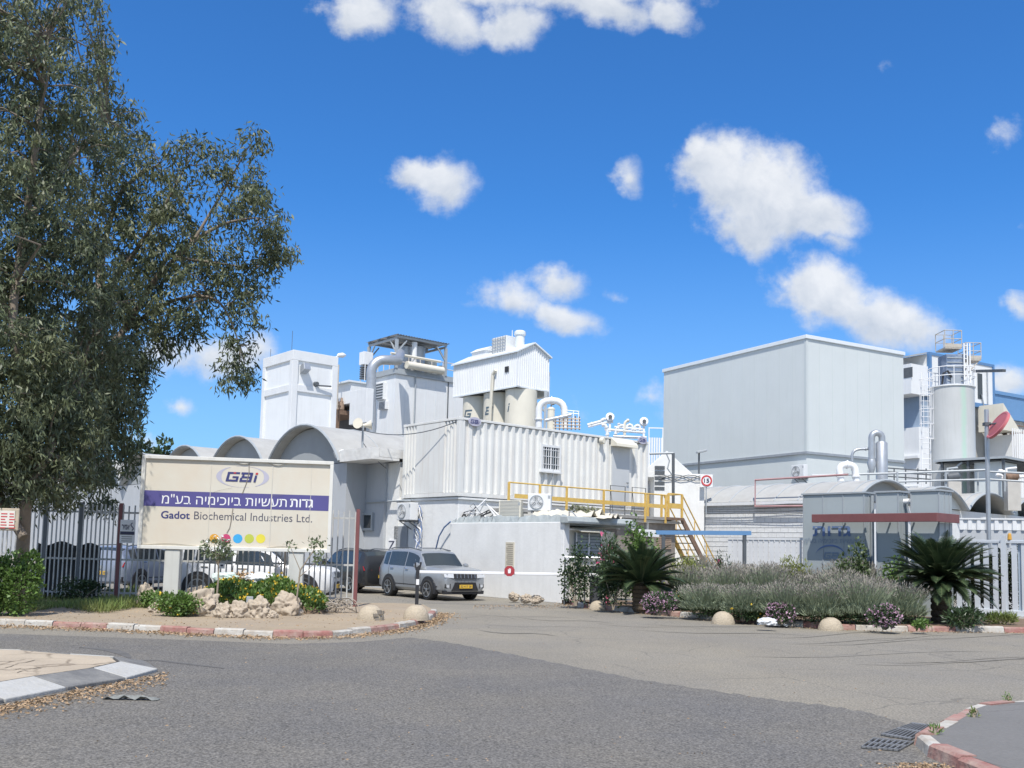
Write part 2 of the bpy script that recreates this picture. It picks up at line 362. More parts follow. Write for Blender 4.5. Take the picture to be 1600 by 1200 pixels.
# ------------------------------------------------------------------ ground
asph_old = M('dusty_asphalt', (.262, .236, .188), .92, .08, .35, bump=.7, bscale=70, fine=.5, fscale=40, col2=(.20, .188, .168), c2amt=.7, c2scale=.22)
nt = asph_old.node_tree
asph_new = M('fresh_asphalt', (.150, .143, .134), .9, .06, .5, bump=1.0, bscale=60, fine=.75, fscale=48, col2=(.20, .183, .152), c2amt=.7, c2scale=.35)
soil = M('sandy_pavement', (.345, .275, .19), .95, .08, .8, bump=.6, bscale=22, fine=.08, fscale=25, col2=(.31, .26, .205), c2amt=.6, c2scale=.7)
bedsoil = M('planter_soil', (.17, .12, .08), .95, .2, 3, bump=1, bscale=10)
walk = M('grey_sidewalk', (.165, .16, .152), .92, .06, 1.2, bump=.5, bscale=40, fine=.10, fscale=32)
dirt = M('dry_ground', (.36, .31, .24), .95, .12, .1, fine=.05, fscale=5)
g = MB(); g.box(-900, 900, -60, 1500, -.5, 0)
structure(g.build('ground', dirt))
def gpoly(pxs, z): return [G(x, y, z) for x, y in pxs]
r = MB(); r.box(-70, 75, -25, 75, -.2, .004); structure(r.build('road', asph_old))
seam = [(692, 1002), (745, 1012), (820, 1026), (905, 1043), (1000, 1062), (1100, 1077), (1200, 1092), (1290, 1102), (1360, 1114), (1410, 1128), (1440, 1150)]
pts = gpoly([(-900, 982), (-200, 984), (0, 990), (240, 998), (450, 1006), (560, 1003), (640, 996)] + seam, .008)
pts += [Vector((4.6, 5.5, 0)), Vector((4.6, -22, 0)), Vector((-60, -22, 0))]
rr = []
for i, p in enumerate(pts):
    rr.append(p)
    q = pts[(i + 1) % len(pts)]
    if 6 <= i < 16:
        for k in range(1, 12):
            m_ = p.lerp(q, k / 12); m_.y += rnd.uniform(-.045, .045) + .06 * math.sin(k * 1.3 + i); rr.append(m_)
m = MB(); m.poly([(p.x, p.y, .008) for p in rr]); structure(m.build('road_resurfacing', asph_new, recalc=False))
# skid marks and tyre streaks on the old asphalt (dark rubber stains with shapes of their own)
skid = M('tyre_rubber_marks', (.115, .112, .108), .9, .2, 3)
def streakmark(mb, px, wd, z):
    pw = [G(x, y, z) for x, y in px]; a = []; b = []
    for i, p in enumerate(pw):
        d = (pw[min(i + 1, len(pw) - 1)] - pw[max(i - 1, 0)]).normalized(); n_ = Vector((-d.y, d.x, 0)); t = wd * math.sin(math.pi * (i + .35) / (len(pw) - .3))
        a.append(p + n_ * t / 2); b.append(p - n_ * t / 2)
    for i in range(len(pw) - 1): mb.poly([a[i], a[i + 1], b[i + 1], b[i]])
mk = MB()
streakmark(mk, [(125, 1011), (150, 1013), (175, 1016), (192, 1021), (203, 1028)], .22, .012)
streakmark(mk, [(200, 1031), (250, 1032), (300, 1038), (350, 1044)], .11, .012)
structure(mk.build('tyre_marks', skid, recalc=False))
fm = MB()
for k in range(9):
    y0 = rnd.uniform(995, 1040); x0 = rnd.uniform(1150, 1420); ln = rnd.uniform(180, 420)
    streakmark(fm, [(x0 + ln * t / 6, y0 - 6 * t / 6 + 3 * math.sin(t)) for t in range(7)], rnd.uniform(.04, .10), .008 + .0006 * k)
for k in range(7):
    y0 = rnd.uniform(955, 990); x0 = rnd.uniform(700, 1000); ln = rnd.uniform(120, 300)
    streakmark(fm, [(x0 + ln * t / 6, y0 + 10 * t / 6 + 2 * math.sin(t)) for t in range(7)], rnd.uniform(.04, .10), .0145 + .0006 * k)
faint = M('faint_tyre_marks', (.215, .198, .168), .92, .12, 2)
structure(fm.build('tyre_streaks', faint, recalc=False))

def add_cracks(m, scale, width, col, amt, warp=.35):
    nt = m.node_tree; b = nt.nodes['Principled BSDF']; src = b.inputs['Base Color'].links[0].from_socket
    t_ = N(nt, 'ShaderNodeTexCoord'); nz_ = N(nt, 'ShaderNodeTexNoise'); nz_.inputs['Scale'].default_value = scale * 2.2; nz_.inputs['Detail'].default_value = 5; L(nt, t_.outputs['Object'], nz_.inputs['Vector'])
    ad = N(nt, 'ShaderNodeVectorMath', operation='MULTIPLY_ADD'); L(nt, nz_.outputs['Color'], ad.inputs[0]); ad.inputs[1].default_value = (warp / scale,) * 3; L(nt, t_.outputs['Object'], ad.inputs[2])
    v_ = N(nt, 'ShaderNodeTexVoronoi', feature='DISTANCE_TO_EDGE'); v_.inputs['Scale'].default_value = scale; L(nt, ad.outputs[0], v_.inputs['Vector'])
    r_ = N(nt, 'ShaderNodeMapRange'); L(nt, v_.outputs['Distance'], r_.inputs[0]); r_.inputs[1].default_value = 0; r_.inputs[2].default_value = width * scale; r_.inputs[3].default_value = amt; r_.inputs[4].default_value = 0
    nb = N(nt, 'ShaderNodeTexNoise'); nb.inputs['Scale'].default_value = scale * .7; L(nt, t_.outputs['Object'], nb.inputs['Vector'])
    g_ = N(nt, 'ShaderNodeMapRange'); L(nt, nb.outputs['Fac'], g_.inputs[0]); g_.inputs[1].default_value = .42; g_.inputs[2].default_value = .6
    x_ = N(nt, 'ShaderNodeMixRGB'); L(nt, math_n(nt, 'MULTIPLY', r_.outputs[0], g_.outputs[0]), x_.inputs[0]); L(nt, src, x_.inputs[1]); x_.inputs[2].default_value = (*col, 1); L(nt, x_.outputs[0], b.inputs['Base Color'])
add_cracks(asph_old, .45, .022, (.10, .095, .085), .75)
add_cracks(asph_new, .16, .018, (.09, .088, .085), .55)
add_cracks(walk, .5, .02, (.08, .075, .07), .8)
add_cracks(soil, .6, .03, (.22, .17, .12), .5)
# ------------------------------------------------------------------ kerbs
KRED = M('kerb_red', (.30, .135, .115), .9, .16, 3, bump=.8, bscale=16, col2=(.40, .31, .26), c2amt=.85, c2scale=4)
KWHITE = M('kerb_white', (.49, .475, .435), .9, .12, 3, bump=.8, bscale=16, col2=(.36, .31, .25), c2amt=.85, c2scale=4)
KGREY = M('kerb_grey', (.155, .155, .155), .9, .14, 3, bump=.7, bscale=16, col2=(.24, .235, .22), c2amt=.7, c2scale=3)
KLIGHT = M('kerb_pale', (.47, .47, .455), .9, .12, 3, bump=.7, bscale=16, col2=(.34, .33, .30), c2amt=.8, c2scale=3)
def resample(pw, step):
    out = [pw[0].copy()]; acc_ = 0
    for a, b in zip(pw, pw[1:]):
        ln = (b - a).length; 
        while acc_ + ln >= step and ln > 1e-6:
            t = (step - acc_) / ln; a = a.lerp(b, t); out.append(a.copy()); ln = (b - a).length; acc_ = 0
        acc_ += ln
    return out
def kerb(name, pw, wd, zt, mats, pattern, step=.58, slope=.03, side=1, jit=.013):
    """pw: outer (road side) line, body lies to the given side of it"""
    pw = [Vector((p.x, p.y, 0)) for p in pw]; q = resample(pw, step); nn = []
    for i in range(len(q)):
        d = (q[min(i + 1, len(q) - 1)] - q[max(i - 1, 0)]).normalized(); nn.append(Vector((-d.y, d.x, 0)) * side)
    mb = MB()
    for i in range(len(q) - 1):
        a, b = q[i], q[i + 1]; e = (b - a) * .012; a2, b2 = a + e, b - e; ja = Vector((0, 0, rnd.uniform(-jit, jit))) + nn[i] * rnd.uniform(-jit, jit)
        def sec(p, n_): return [p + ja * .5, p + n_ * slope * .6 + Vector((0, 0, zt * .82)) + ja, p + n_ * (slope + .02) + Vector((0, 0, zt)) + ja, p + n_ * wd + Vector((0, 0, zt)) + ja, p + n_ * wd]
        A, B = sec(a2, nn[i]), sec(b2, nn[i + 1]); n5 = 5
        mb.add(A + B, [(0, 1, 2, 3, 4), (9, 8, 7, 6, 5)] + [(k, (k + 1) % n5, n5 + (k + 1) % n5, n5 + k) for k in range(n5)], pattern[i % len(pattern)])
    return structure(mb.build(name, mats)), [p + n_ * wd * .8 for p, n_ in zip(q, nn)]
# pavement with the sign, along the far side of the road
line1 = gpoly([(-700, 968), (-200, 971), (0, 979), (120, 983), (225, 988), (340, 994), (450, 998), (520, 997), (580, 991), (630, 984), (662, 975), (680, 966), (684, 959)], .0)
kb, inner = kerb('kerb', line1, .16, .13, [KRED, KWHITE], [0, 0, 1, 1], .56)
back = gpoly([(660, 951), (612, 949), (570, 949), (552, 949), (400, 944), (181, 936), (0, 930), (-300, 922), (-800, 914)], 0)
m = MB(); m.slab(inner + back, -.1, .122); structure(m.build('pavement', soil))
# planter bed on the right
line2 = gpoly([(872, 938), (905, 950), (1000, 959), (1100, 967.5), (1200, 977), (1300, 984), (1400, 987), (1500, 988), (1600, 989.5), (1800, 992)], 0)
kb2, inner2 = kerb('kerb', line2, .16, .14, [KRED, KWHITE], [0, 1, 1, 0], .62)
back2 = [Vector((19, 24.5, 0)), Vector((15.5, 27.2, 0)), Vector((14.2, 28.4, 0)), Vector((12.4, 26.6, 0)), Vector((8.8, 30.0, 0)), Vector((6.5, 32, 0)), Vector((2.2, 31.4, 0)), Vector((1.7, 30.9, 0))]
m = MB(); m.slab(inner2 + back2, -.1, .125); structure(m.build('planter_bed', bedsoil))
# near corner pavement
line3 = gpoly([(1800, 1098), (1680, 1104), (1600, 1108), (1560, 1110), (1512, 1116), (1492, 1128), (1470, 1141), (1446, 1154), (1428, 1166), (1436, 1178), (1465, 1192), (1520, 1215), (1640, 1262), (1800, 1330)], 0)
kb3, inner3 = kerb('kerb', line3, .17, .12, [KRED, KWHITE], [0, 1, 0, 0, 1], .5, side=1)
m = MB(); m.slab(inner3 + [Vector((12, 4, 0)), Vector((16, 9, 0))], -.1, .112); structure(m.build('sidewalk', walk))
# traffic island
line4 = gpoly([(-260, 1150), (-120, 1124), (0, 1101), (100, 1081), (190, 1066), (238, 1058), (247, 1050), (240, 1041), (215, 1036), (100, 1030), (0, 1027), (-300, 1018)], 0)
m4 = MB(); q = resample([Vector((p.x, p.y, 0)) for p in line4], .92); cpt = G(-150, 1060, 0)
innr = []
for i, p in enumerate(q):
    d = (q[min(i + 1, len(q) - 1)] - q[max(i - 1, 0)]).normalized(); innr.append(p + Vector((-d.y, d.x, 0)) * (.46 if i < 8 else .2))
for i in range(len(q) - 1):
    a, b, c, d = q[i].lerp(q[i + 1], .008), q[i + 1].lerp(q[i], .008), innr[i + 1].lerp(innr[i], .008), innr[i].lerp(innr[i + 1], .008)
    up = lambda p, z: Vector((p.x, p.y, z))
    vs = [up(a, 0), up(b, 0), up(c, 0), up(d, 0), up(a, .05), up(b, .05), up(c, .145), up(d, .145)]
    m4.add(vs, [(0, 3, 2, 1), (4, 5, 6, 7), (0, 1, 5, 4), (1, 2, 6, 5), (2, 3, 7, 6), (3, 0, 4, 7)], i % 2)
structure(m4.build('kerb', [KLIGHT, KGREY], bev=.012))
cracked = M('cracked_paving', (.44, .37, .28), .95, .08, 1.5, bump=.6, bscale=18, fine=.07, fscale=28, col2=(.36, .30, .23), c2amt=.6, c2scale=1.2)
add_cracks(cracked, 1.5, .035, (.16, .125, .09), .9)
m = MB(); m.slab([p.lerp(cpt, .02) for p in innr], -.05, .138); structure(m.build('traffic_island', cracked))
ck = MB()
for k in range(13):
    x, y = rnd.uniform(-60, 70), rnd.uniform(1036, 1052)
    pw = [(x, y)]
    for j in range(5): x += rnd.uniform(4, 14); y += rnd.uniform(-2.5, 1.6); pw.append((x, y))
    streakmark(ck, pw, .022, .1395 + .0004 * k)
structure(ck.build('pavement_cracks', M('crack_fill', (.20, .165, .125), 1, 0), recalc=False))
# ------------------------------------------------------------------ the plant: one street grid turned 40 degrees
GA = 40.0
def pier(mb, pts2, y0, y1, mi=0): return mb.prism(pts2, lambda u, v, a: (u, a, v), y0, y1, mi)
def corr(mb, fn, a0, a1, z0, z1, period=.3, depth=.05, mi=0, flat=.36):
    """corrugated sheet: fn(a, out, z); z1 may be a function of a"""
    n = max(1, round((a1 - a0) / period)); p = (a1 - a0) / n; zf = z1 if callable(z1) else (lambda a: z1); A = []
    s_ = (1 - 2 * flat) / 2
    for k in range(n):
        for f, dd in ((0, 0), (flat, 0), (flat + s_, depth), (2 * flat + s_, depth)): A.append((a0 + (k + f) * p, dd))
    A.append((a1, 0))
    vs = []
    for a, dd in A: vs += [fn(a, dd, z0), fn(a, dd, zf(a))]
    return mb.add(vs, [(2 * i, 2 * i + 2, 2 * i + 3, 2 * i + 1) for i in range(len(A) - 1)], mi)
def barrel(mb, fn, a0, a1, zs, rise, y0, y1, n=18, thick=.06, mi=0):
    """curved sheet: arc over a0..a1 with springing zs; fn(a, along, z)"""
    arc = [(a0 + (a1 - a0) * (1 - math.cos(math.pi * k / n)) / 2, k) for k in range(n + 1)]
    hw = (a1 - a0) / 2; Rr = (hw * hw + rise * rise) / (2 * rise); ce = (a0 + a1) / 2
    zz = lambda a, R2: zs + rise - Rr + math.sqrt(max(R2 * R2 - (a - ce) ** 2, 0))
    top = [(a, zz(a, Rr)) for a, _ in arc]
    sc = (Rr - thick) / Rr
    bot = [(ce + (a - ce) * sc, zs + rise - Rr + (z - (zs + rise - Rr)) * sc) for a, z in top]
    return mb.prism(top + bot[::-1], lambda u, v, a: fn(u, a, v), y0, y1, mi), top

# ---- white shipping container on the roof, with the base building under it
dC = 35.5
FC = frame((P(715, 775, dC).x, dC, 0), GA)
zb = P(715, 775, dC).z; zt = fx(FC, 713, 650)[1]; LC = fx(FC, 1013, 690)[0]; WC = fy(FC, 630, 700)[0]
t = T('shipping_container', 'long white corrugated container with barred window and door, set on the low roof', 'container', FC @ Matrix.Translation((0, 0, zb)))
F = FC @ Matrix.Translation((0, 0, zb)); H = zt - zb
mb = MB(); corr(mb, lambda a, d, z: (a, .015 + d, z), .14, LC - .14, .16, H - .12, .345, .085)
mb.build('side_wall', CONT, t, recalc=False)
mb = MB()
for y0, y1 in ((.14, .95), (WC - .95, WC - .14)): corr(mb, lambda a, d, z: (.015 + d, a, z), y0, y1, .16, H - .12, .2, .06)
mb.box(.01, .04, .95, WC - .95, .16, H - .12); mb.build('end_wall', CONT, t, recalc=False)
mb = MB()
for x, y in ((0, 0), (LC - .15, 0), (0, WC - .15)):
    mb.box(x, x + .15, y, y + .15, .12, H - .12)
    for z in (0, H - .12): mb.box(x - .012, x + .165, y - .012, y + .165, z, z + .12)
mb.box(.165, LC - .165, .0, .09, 0, .15); mb.box(.165, LC - .165, 0, .08, H - .1, H - .01); mb.box(.0, .09, .165, WC - .165, 0, .15); mb.box(0, .08, .165, WC - .165, H - .1, H - .01)
mb.build('corner_frame', CONT, t, bev=.01)
mb = MB(); mb.box(.1, LC, .1, WC, H - .06, H - .02); mb.box(.15, LC - .1, .13, WC - .1, .1, .15); mb.box(LC - .06, LC - .01, .16, WC, .16, H - .1); mb.build('roof', ROOFM, t)
x0, z1 = fx(F, 845, 694); x1, z0 = fx(F, 875, 738)
mb = MB(); fw = .09
mb.box(x0, x1, -.05, .03, z0, z0 + fw); mb.box(x0, x1, -.05, .03, z1 - fw, z1); mb.box(x0, x0 + fw, -.05, .03, z0 + fw, z1 - fw); mb.box(x1 - fw, x1, -.05, .03, z0 + fw, z1 - fw)
mb.box(x0 - .05, x1 + .05, -.10, .03, z0 - .07, z0 - .003); wn = mb.build('window', WHITE, t)
mb = MB(); mb.box(x0 + fw, x1 - fw, -.005, .01, z0 + fw, z1 - fw); mb.build('pane', GLASS, wn)
mb = MB()
for k in range(7):
    xx = x0 + fw + (x1 - x0 - 2 * fw) * (k + .5) / 7; mb.box(xx - (.028 if k == 3 else .012), xx + (.028 if k == 3 else .012), -.035, -.015, z0 + fw, z1 - fw)
for f in (.25, .55, .8): mb.box(x0 + fw, x1 - fw, -.045, -.036, z0 + (z1 - z0) * f, z0 + (z1 - z0) * f + .02)
mb.build('window_bars', WHITEI, wn)
xd0 = fx(F, 956, 720)[0]; xd1 = fx(F, 983, 720)[0]; zh = fx(F, 956, 697)[1]
mb = MB(); mb.box(xd0, xd1, -.03, .02, .12, H - .14); dr = mb.build('door', M('door_grey', (.55, .57, .58), .5, .04), t, bev=.01)
mb = MB(); mb.tube([(xd1 - .12, -.035, 1.05), (xd1 - .12, -.10, 1.05), (xd1 - .25, -.10, 1.05)], .018, 6); mb.build('handle', DKSTEEL, dr)
mb = MB(); mb.prism([(-.04, zh), (-.42, zh - .02), (-.40, zh + .10), (-.04, H - .03)], lambda u, v, a: (a, u, v), xd0 - .12, xd1 + .12); mb.build('door_canopy', CREAM, t)
lx, lz = fx(F, 938, 689); mb = MB(); mb.lathe([(.02, -.02), (.14, 0), (.15, .08), (.10, .16)], (lx, -.06, lz), 16, rot=Matrix.Rotation(R_(90), 3, 'X')); mb.obox((lx, -.02, lz + .05), (.1, .1, .12)); mb.build('wall_lamp', CREAM, t, smooth=40)
for px, py in ((741, 659), (1003, 688)):
    gx, gz = fx(F, px, py); mb = MB(); mb.prism([(gx + .30 * math.cos(a * .3142), gz + .17 * math.sin(a * .3142)) for a in range(20)], lambda u, v, a: (u, a, v), -.05, -.02)
    pl = mb.build('logo_plate', PALEL, t)
    mb = MB(); gg, bb, ii, dot = GBI_RECTS(); rects_into(mb, gg + bb + ii, lambda u, v, e: (u, -.056 - e, v), gx - .22, gz - .08, .13, .15); mb.build('lettering', NAVY, pl, recalc=False)

# base building below
t = T('equipment_room', 'white rendered block carrying the container, with cables and an air conditioner on its wall', 'building', FC)
mb = MB(); mb.box(.12, LC, .1, WC + .4, 0, zb - .12); mb.box(.05, LC + .1, .02, WC + .45, zb - .118, zb - .02); mb.build('wall', WHITEB, t, bev=.02)
yA, zA = fy(FC, 612, 862); yB, zB = fy(FC, 634, 822)
mb = MB(); mb.box(.08, .12 - .003, min(yA, yB), max(yA, yB), .05, zB); mb.build('doorway_shade', M('doorway_shade_grey', (.30, .32, .34), .7, .1), t)  # flat dark panel painting the shaded doorway onto the wall
ys, zs = fy(FC, 604, 860); ys2, zs2 = fy(FC, 616, 843)
mb = MB(); mb.box(.06, .116, ys2, ys, zs, zs2); sg = mb.build('number_plate', WHITEI, t)
mb = MB(); text_into(mb, '7', lambda u, v: (.055, -u, v), -ys + .05, -ys2 - .05, zs + .06, zs2 - .06); mb.build('lettering', INK, sg)
mb = MB()
for k in range(9):
    p = onplane(FC, 648 + rnd.uniform(-7, 8), 790, 0, .04); pts = [p]
    for j in range(6): p = onplane(FC, 652 + rnd.uniform(-10, 10) * (1 - j * .1), 802 + j * 13, 0, rnd.uniform(-.06, .05)); pts.append(p)
    mb.tube(pts, .016, 5, k % 2)
tag(mb.build('cable_bundle', [WHITEI, M('blue_cable', (.12, .2, .4), .5)], None, FC, smooth=60), 'tangled white and blue cables hanging beside the air conditioner behind the silver car', 'cables')
mb = MB(); q = [onplane(FC, 681, 858, 0, -.05), onplane(FC, 686, 838, 0, -.1), onplane(FC, 694, 824, 0, -.1), onplane(FC, 704, 815, 0, -.05)]; mb.tube(q, .03, 6)
tag(mb.build('blue_hose', M('blue_hose', (.10, .17, .33), .5), None, FC, smooth=60), 'blue hose looping up the white wall behind the silver car', 'hose')

# ---- air conditioners
def aircon(name, label, F, w_=.85, h_=.6, d_=.34, fan=True, feet=True, back=False):
    t = T(name, label, 'air conditioner', F, 'outdoor air conditioner units')
    mb = MB(); mb.box(-w_ / 2, w_ / 2, 0, d_, .06, .06 + h_); cs = mb.build('casing', CREAM if back else WHITE, t, bev=.02)
    if fan:
        cx_ = -w_ * .12; r_ = h_ * .41
        mb = MB(); mb.lathe([(r_ * 1.0, 0), (r_ * 1.02, .02), (r_ * .93, .025), (r_ * .9, .005)], (cx_, -.004, .06 + h_ / 2), 28, rot=Matrix.Rotation(R_(90), 3, 'X'), cap=False); mb.build('fan_ring', GREYST, cs, smooth=40)
        mb = MB()
        for k in range(1, 5): mb.tube([(cx_ + r_ * k / 5 * math.cos(a * math.pi / 10), -.022, .06 + h_ / 2 + r_ * k / 5 * math.sin(a * math.pi / 10)) for a in range(21)], .006, 4, cap=False)
        for k in range(8): mb.beam((cx_, -.016, .06 + h_ / 2), (cx_ + r_ * .92 * math.cos(k * math.pi / 4), -.016, .06 + h_ / 2 + r_ * .92 * math.sin(k * math.pi / 4)), .008, .008)
        mb.build('fan_grille', WHITE, cs)
        mb = MB()
        for k in range(3):
            a = k * 2.094 + .4; ca_, sa_ = math.cos(a), math.sin(a); rot = Matrix(((ca_, 0, sa_), (0, 1, 0), (-sa_, 0, ca_)))
            mb.obox(Vector((cx_ + ca_ * r_ * .5, -.007, .06 + h_ / 2 - sa_ * r_ * .5)), (r_ * .7, .008, r_ * .42), rot)
        mb.build('fan_blades', M('fan_dark', (.2, .21, .22), .5), cs)
    else:
        mb = MB()
        for k in range(12): mb.box(-w_ * .44, w_ * .44, -.01, -.002, .1 + h_ * k / 12.5, .12 + h_ * k / 12.5)
        mb.build('coil_grille', M('coil_grey', (.38, .39, .38), .6, .1), cs)
    mb = MB(); mb.box(w_ / 2 - .1, w_ / 2 - .02, -.006, -.001, .06 + h_ * .72, .06 + h_ * .9); mb.build('badge', GREYST, cs)
    if feet:
        mb = MB(); mb.box(-w_ * .35, -w_ * .28, -.02, d_ + .02, 0, .059); mb.box(w_ * .28, w_ * .35, -.02, d_ + .02, 0, .059); mb.build('feet', DKSTEEL, t)
    else:
        mb = MB()
        for sx in (-.3, .3): mb.beam((w_ * sx, d_ + .25, .03), (w_ * sx, 0, .03), .04, .05); mb.beam((w_ * sx, d_ + .25, -.3), (w_ * sx, .05, .01), .03, .03)
        mb.build('bracket', DKSTEEL, t)
    return t
q = onplane(FC, 630, 815, 0, -.45); Fq = FC @ Matrix.Translation(q) @ Matrix.Rotation(R_(-90), 4, 'Z')
aircon('air_conditioner', 'air conditioner on wall brackets above the silver car, beside the hanging cables', Fq, .95, .68, .36, feet=False)

# ---- guard house: rendered white wall towards the gate, shuttered window round the corner
dG = 31.1
FG = frame((P(880, 900, dG).x, dG, 0), GA)
hG = fy(FG, 878, 815.5)[1]; WG = fy(FG, 703, 850)[0]; LG = fx(FG, 968, 850)[0]
t = T('guard_house', 'low white guard house with bitumen roof edge and barred shutter window', 'building', FG)
mb = MB(); mb.box(0, .25, 0, WG, 0, hG); mb.build('wall', M('smooth_render', (.81, .81, .79), .8, .04, .8, bump=.25, bscale=8, streak=.25, scol=(.5, .5, .48), col2=(.66, .66, .64), c2amt=.5, c2scale=.9), t, bev=.02)
mb = MB(); mb.box(.252, LG, .25, 3.2, 0, hG - .25); mb.build('wall', CREAM, t)
mb = MB()
ys_ = [WG * k / 26 for k in range(27)]
for k in range(26):
    a, b = ys_[k], ys_[k + 1]; mb.add([(.03, a, hG + .002), (.03, b, hG + .002), (.10 + .05 * rnd.random(), b, hG + .22 + rnd.uniform(-.04, .05)), (.10 + .05 * rnd.random(), a, hG + .22 + rnd.uniform(-.03, .05))], [(0, 1, 2, 3)])
mb.box(.13, 3.5, .1, WG, hG - .1, hG + .12); mb.build('roof', MEMB, t)
mb = MB()
zf0, zf1 = fx(FG, 920, 820)[1], fx(FG, 920, 809)[1]; xe = fx(FG, 977, 815)[0]
prof = [(-.28, zf0), (-.30, zf0 + .08), (-.24, zf1), (.1, zf1 + .02), (.1, zf0)]
mb.prism(prof, lambda u, v, a: (a, u, v - .02 * math.sin(a * 2)), -.1, xe + .1); mb.prism([(xe + .1, zf0), (xe + .16, zf0 + .1), (xe + .1, zf1), (xe - .05, zf1)], lambda u, v, a: (u, a, v), -.25, 2.5)
mb.build('roof_edge', MEMB, t, bev=.03)
wx0, wz1 = fx(FG, 906, 832); wx1, wz0 = fx(FG, 944, 872)
mb = MB(); mb.box(wx0, wx1, .19, .249, wz0, wz1); wn = mb.build('window', M('shutter_grey', (.20, .23, .25), .6, .1), t)
mb = MB()
for k in range(8): mb.box(wx0 + .02, wx1 - .02, .165, .188, wz0 + (wz1 - wz0) * k / 8 + .01, wz0 + (wz1 - wz0) * (k + .8) / 8)
mb.build('shutter', M('slat_grey', (.30, .34, .36), .5, .1), wn)
mb = MB()
for f in (.0, .5, 1): mb.box(wx0 + (wx1 - wx0) * f - .025, wx0 + (wx1 - wx0) * f + .025, .14, .164, wz0 - .05, wz1)
mb.build('frame', WHITE, wn)
mb = MB(); mb.prism([(.24, wz1 + .12), (-.2, wz1 + .02), (-.2, wz1 + .05), (.24, wz1 + .17)], lambda u, v, a: (a, u, v), wx0 - .12, wx1 + .08); mb.build('awning', CREAM, t)
# things on its roof
zr = hG + .12
q = onplane(FG, 768, 807, 2, zr + .2) if False else fl(FG, P(768, 806, 33.4)); Fq = FG @ Matrix.Translation((.45, q.y, zr)) @ Matrix.Rotation(R_(-90 + 35), 4, 'Z')
aircon('air_conditioner', 'cream air conditioner with its coil side turned out, on the guard house roof', Fq, .80, .62, .32, fan=False, back=True)
q = fl(FG, P(797, 795, 33.2)); Fq = FG @ Matrix.Translation((1.25, q.y - .1, zr + .28)) @ Matrix.Rotation(R_(-90 + 40), 4, 'Z')
aircon('air_conditioner', 'air conditioner with a round fan, on blocks just before the yellow railing', Fq, .82, .60, .32)
mb = MB()
for sx in (-.3, .3): mb.box(sx - .1, sx + .1, 0, .3, -.27, -.002)
tag(mb.build('block', CONC, None, Fq), 'two grey blocks carrying the fan air conditioner on the roof', 'blocks')
mb = MB()
for k in range(10):
    y = WG - rnd.uniform(.2, 2.2); pts = []
    for j in range(7): pts.append((.3 + rnd.uniform(-.15, .5), y + rnd.uniform(-.5, .5), zr + .04 + abs(rnd.gauss(0, .22)) * (1 if 0 < j < 6 else .1)))
    sm = []
    for a, b in zip(pts, pts[1:]):
        for f in (0, .33, .66): sm.append(Vector(a).lerp(Vector(b), f))
    mb.tube(sm, rnd.choice((.014, .02, .03)), 5, k % 3)
tag(mb.build('cable_tangle', [WHITEI, BLACKP, M('insulation_grey', (.4, .41, .42), .7)], None, FG, smooth=60), 'tangle of cables and insulated hoses on the roof beneath the container', 'cables')
mb = MB()
def sheet(mb, c, sx, sy, rz, h, n=8):
    vs = []
    for i in range(n + 1):
        for j in range(n + 1):
            u, v = (i / n - .5) * sx, (j / n - .5) * sy
            vs.append((c[0] + u * math.cos(rz) - v * math.sin(rz), c[1] + u * math.sin(rz) + v * math.cos(rz), c[2] + h * (.5 + .5 * math.sin(i * 1.9 + j * .8) * math.cos(j * 1.3)) * (1 - (2 * i / n - 1) ** 4 * .8)))
    return mb.add(vs, [(i * (n + 1) + j, (i + 1) * (n + 1) + j, (i + 1) * (n + 1) + j + 1, i * (n + 1) + j + 1) for i in range(n) for j in range(n)])
sheet(mb, (1.4, 1.2, zr + .05), 1.3, 2.6, .2, .35); sheet(mb, (1.9, .1, zr + .03), 1.6, 1.0, .5, .22)
tag(mb.build('tarpaulin', M('tarp_beige', (.62, .58, .48), .7, .12, 3), None, FG, smooth=60), 'crumpled beige sheeting lying on the guard house roof', 'tarpaulin')
mb = MB(); mb.obox((.5, 1.15, zr + .05), (.25, 1.9, .08)); mb.tube([(.5, .3, zr + .08), (.4, .2, zr + .22), (.4, .05, zr + .22), (.5, -.05, zr + .06)], .02, 5)
tag(mb.build('roof_duct', STEEL, None, FG), 'flat metal cable duct along the guard house roof edge', 'duct')

# ---- yellow gangway along the container, with its stair
FY = FC @ Matrix.Translation((0, -1.25, 0)); zd = fx(FY, 1000, 806)[1]
xg0 = fx(FY, 795, 755)[0]; xg1 = fx(FY, 1040, 770)[0]; zt_ = zd + .95
t = T('gangway', 'yellow railed steel gangway in front of the container door', 'gangway', FY)
mb = MB(); mb.box(xg0, xg1, 0, 1.15, zd - .12, zd); mb.build('deck', M('deck_grating', (.30, .29, .27), .8, .2, 5), t)
posts = [xg0] + [fx(FY, px, 780)[0] for px in (843, 885, 943, 1008)] + [xg1]
for xp in posts:
    mb = MB(); mb.box(xp - .035, xp + .035, -.05, .02, zd - .25, zt_); mb.build('post', YELLOW, t)
mb = MB(); mb.tube([(xg0, 0, zt_), (xg1, 0, zt_)], .028, 8); mb.build('handrail', YELLOW, t)
mb = MB(); mb.box(xg0 + .3, xg1, -.022, -.012 + .03, zd + .38, zd + .54); mb.build('middle_board', YELLOW, t)
mb = MB()
for k in range(5): xx = xg0 + (xg1 - xg0) * (k + .5) / 5; mb.box(xx - .06, xx + .06, .2, .32, hG, zd - .121)
mb.build('support', CONC, t)
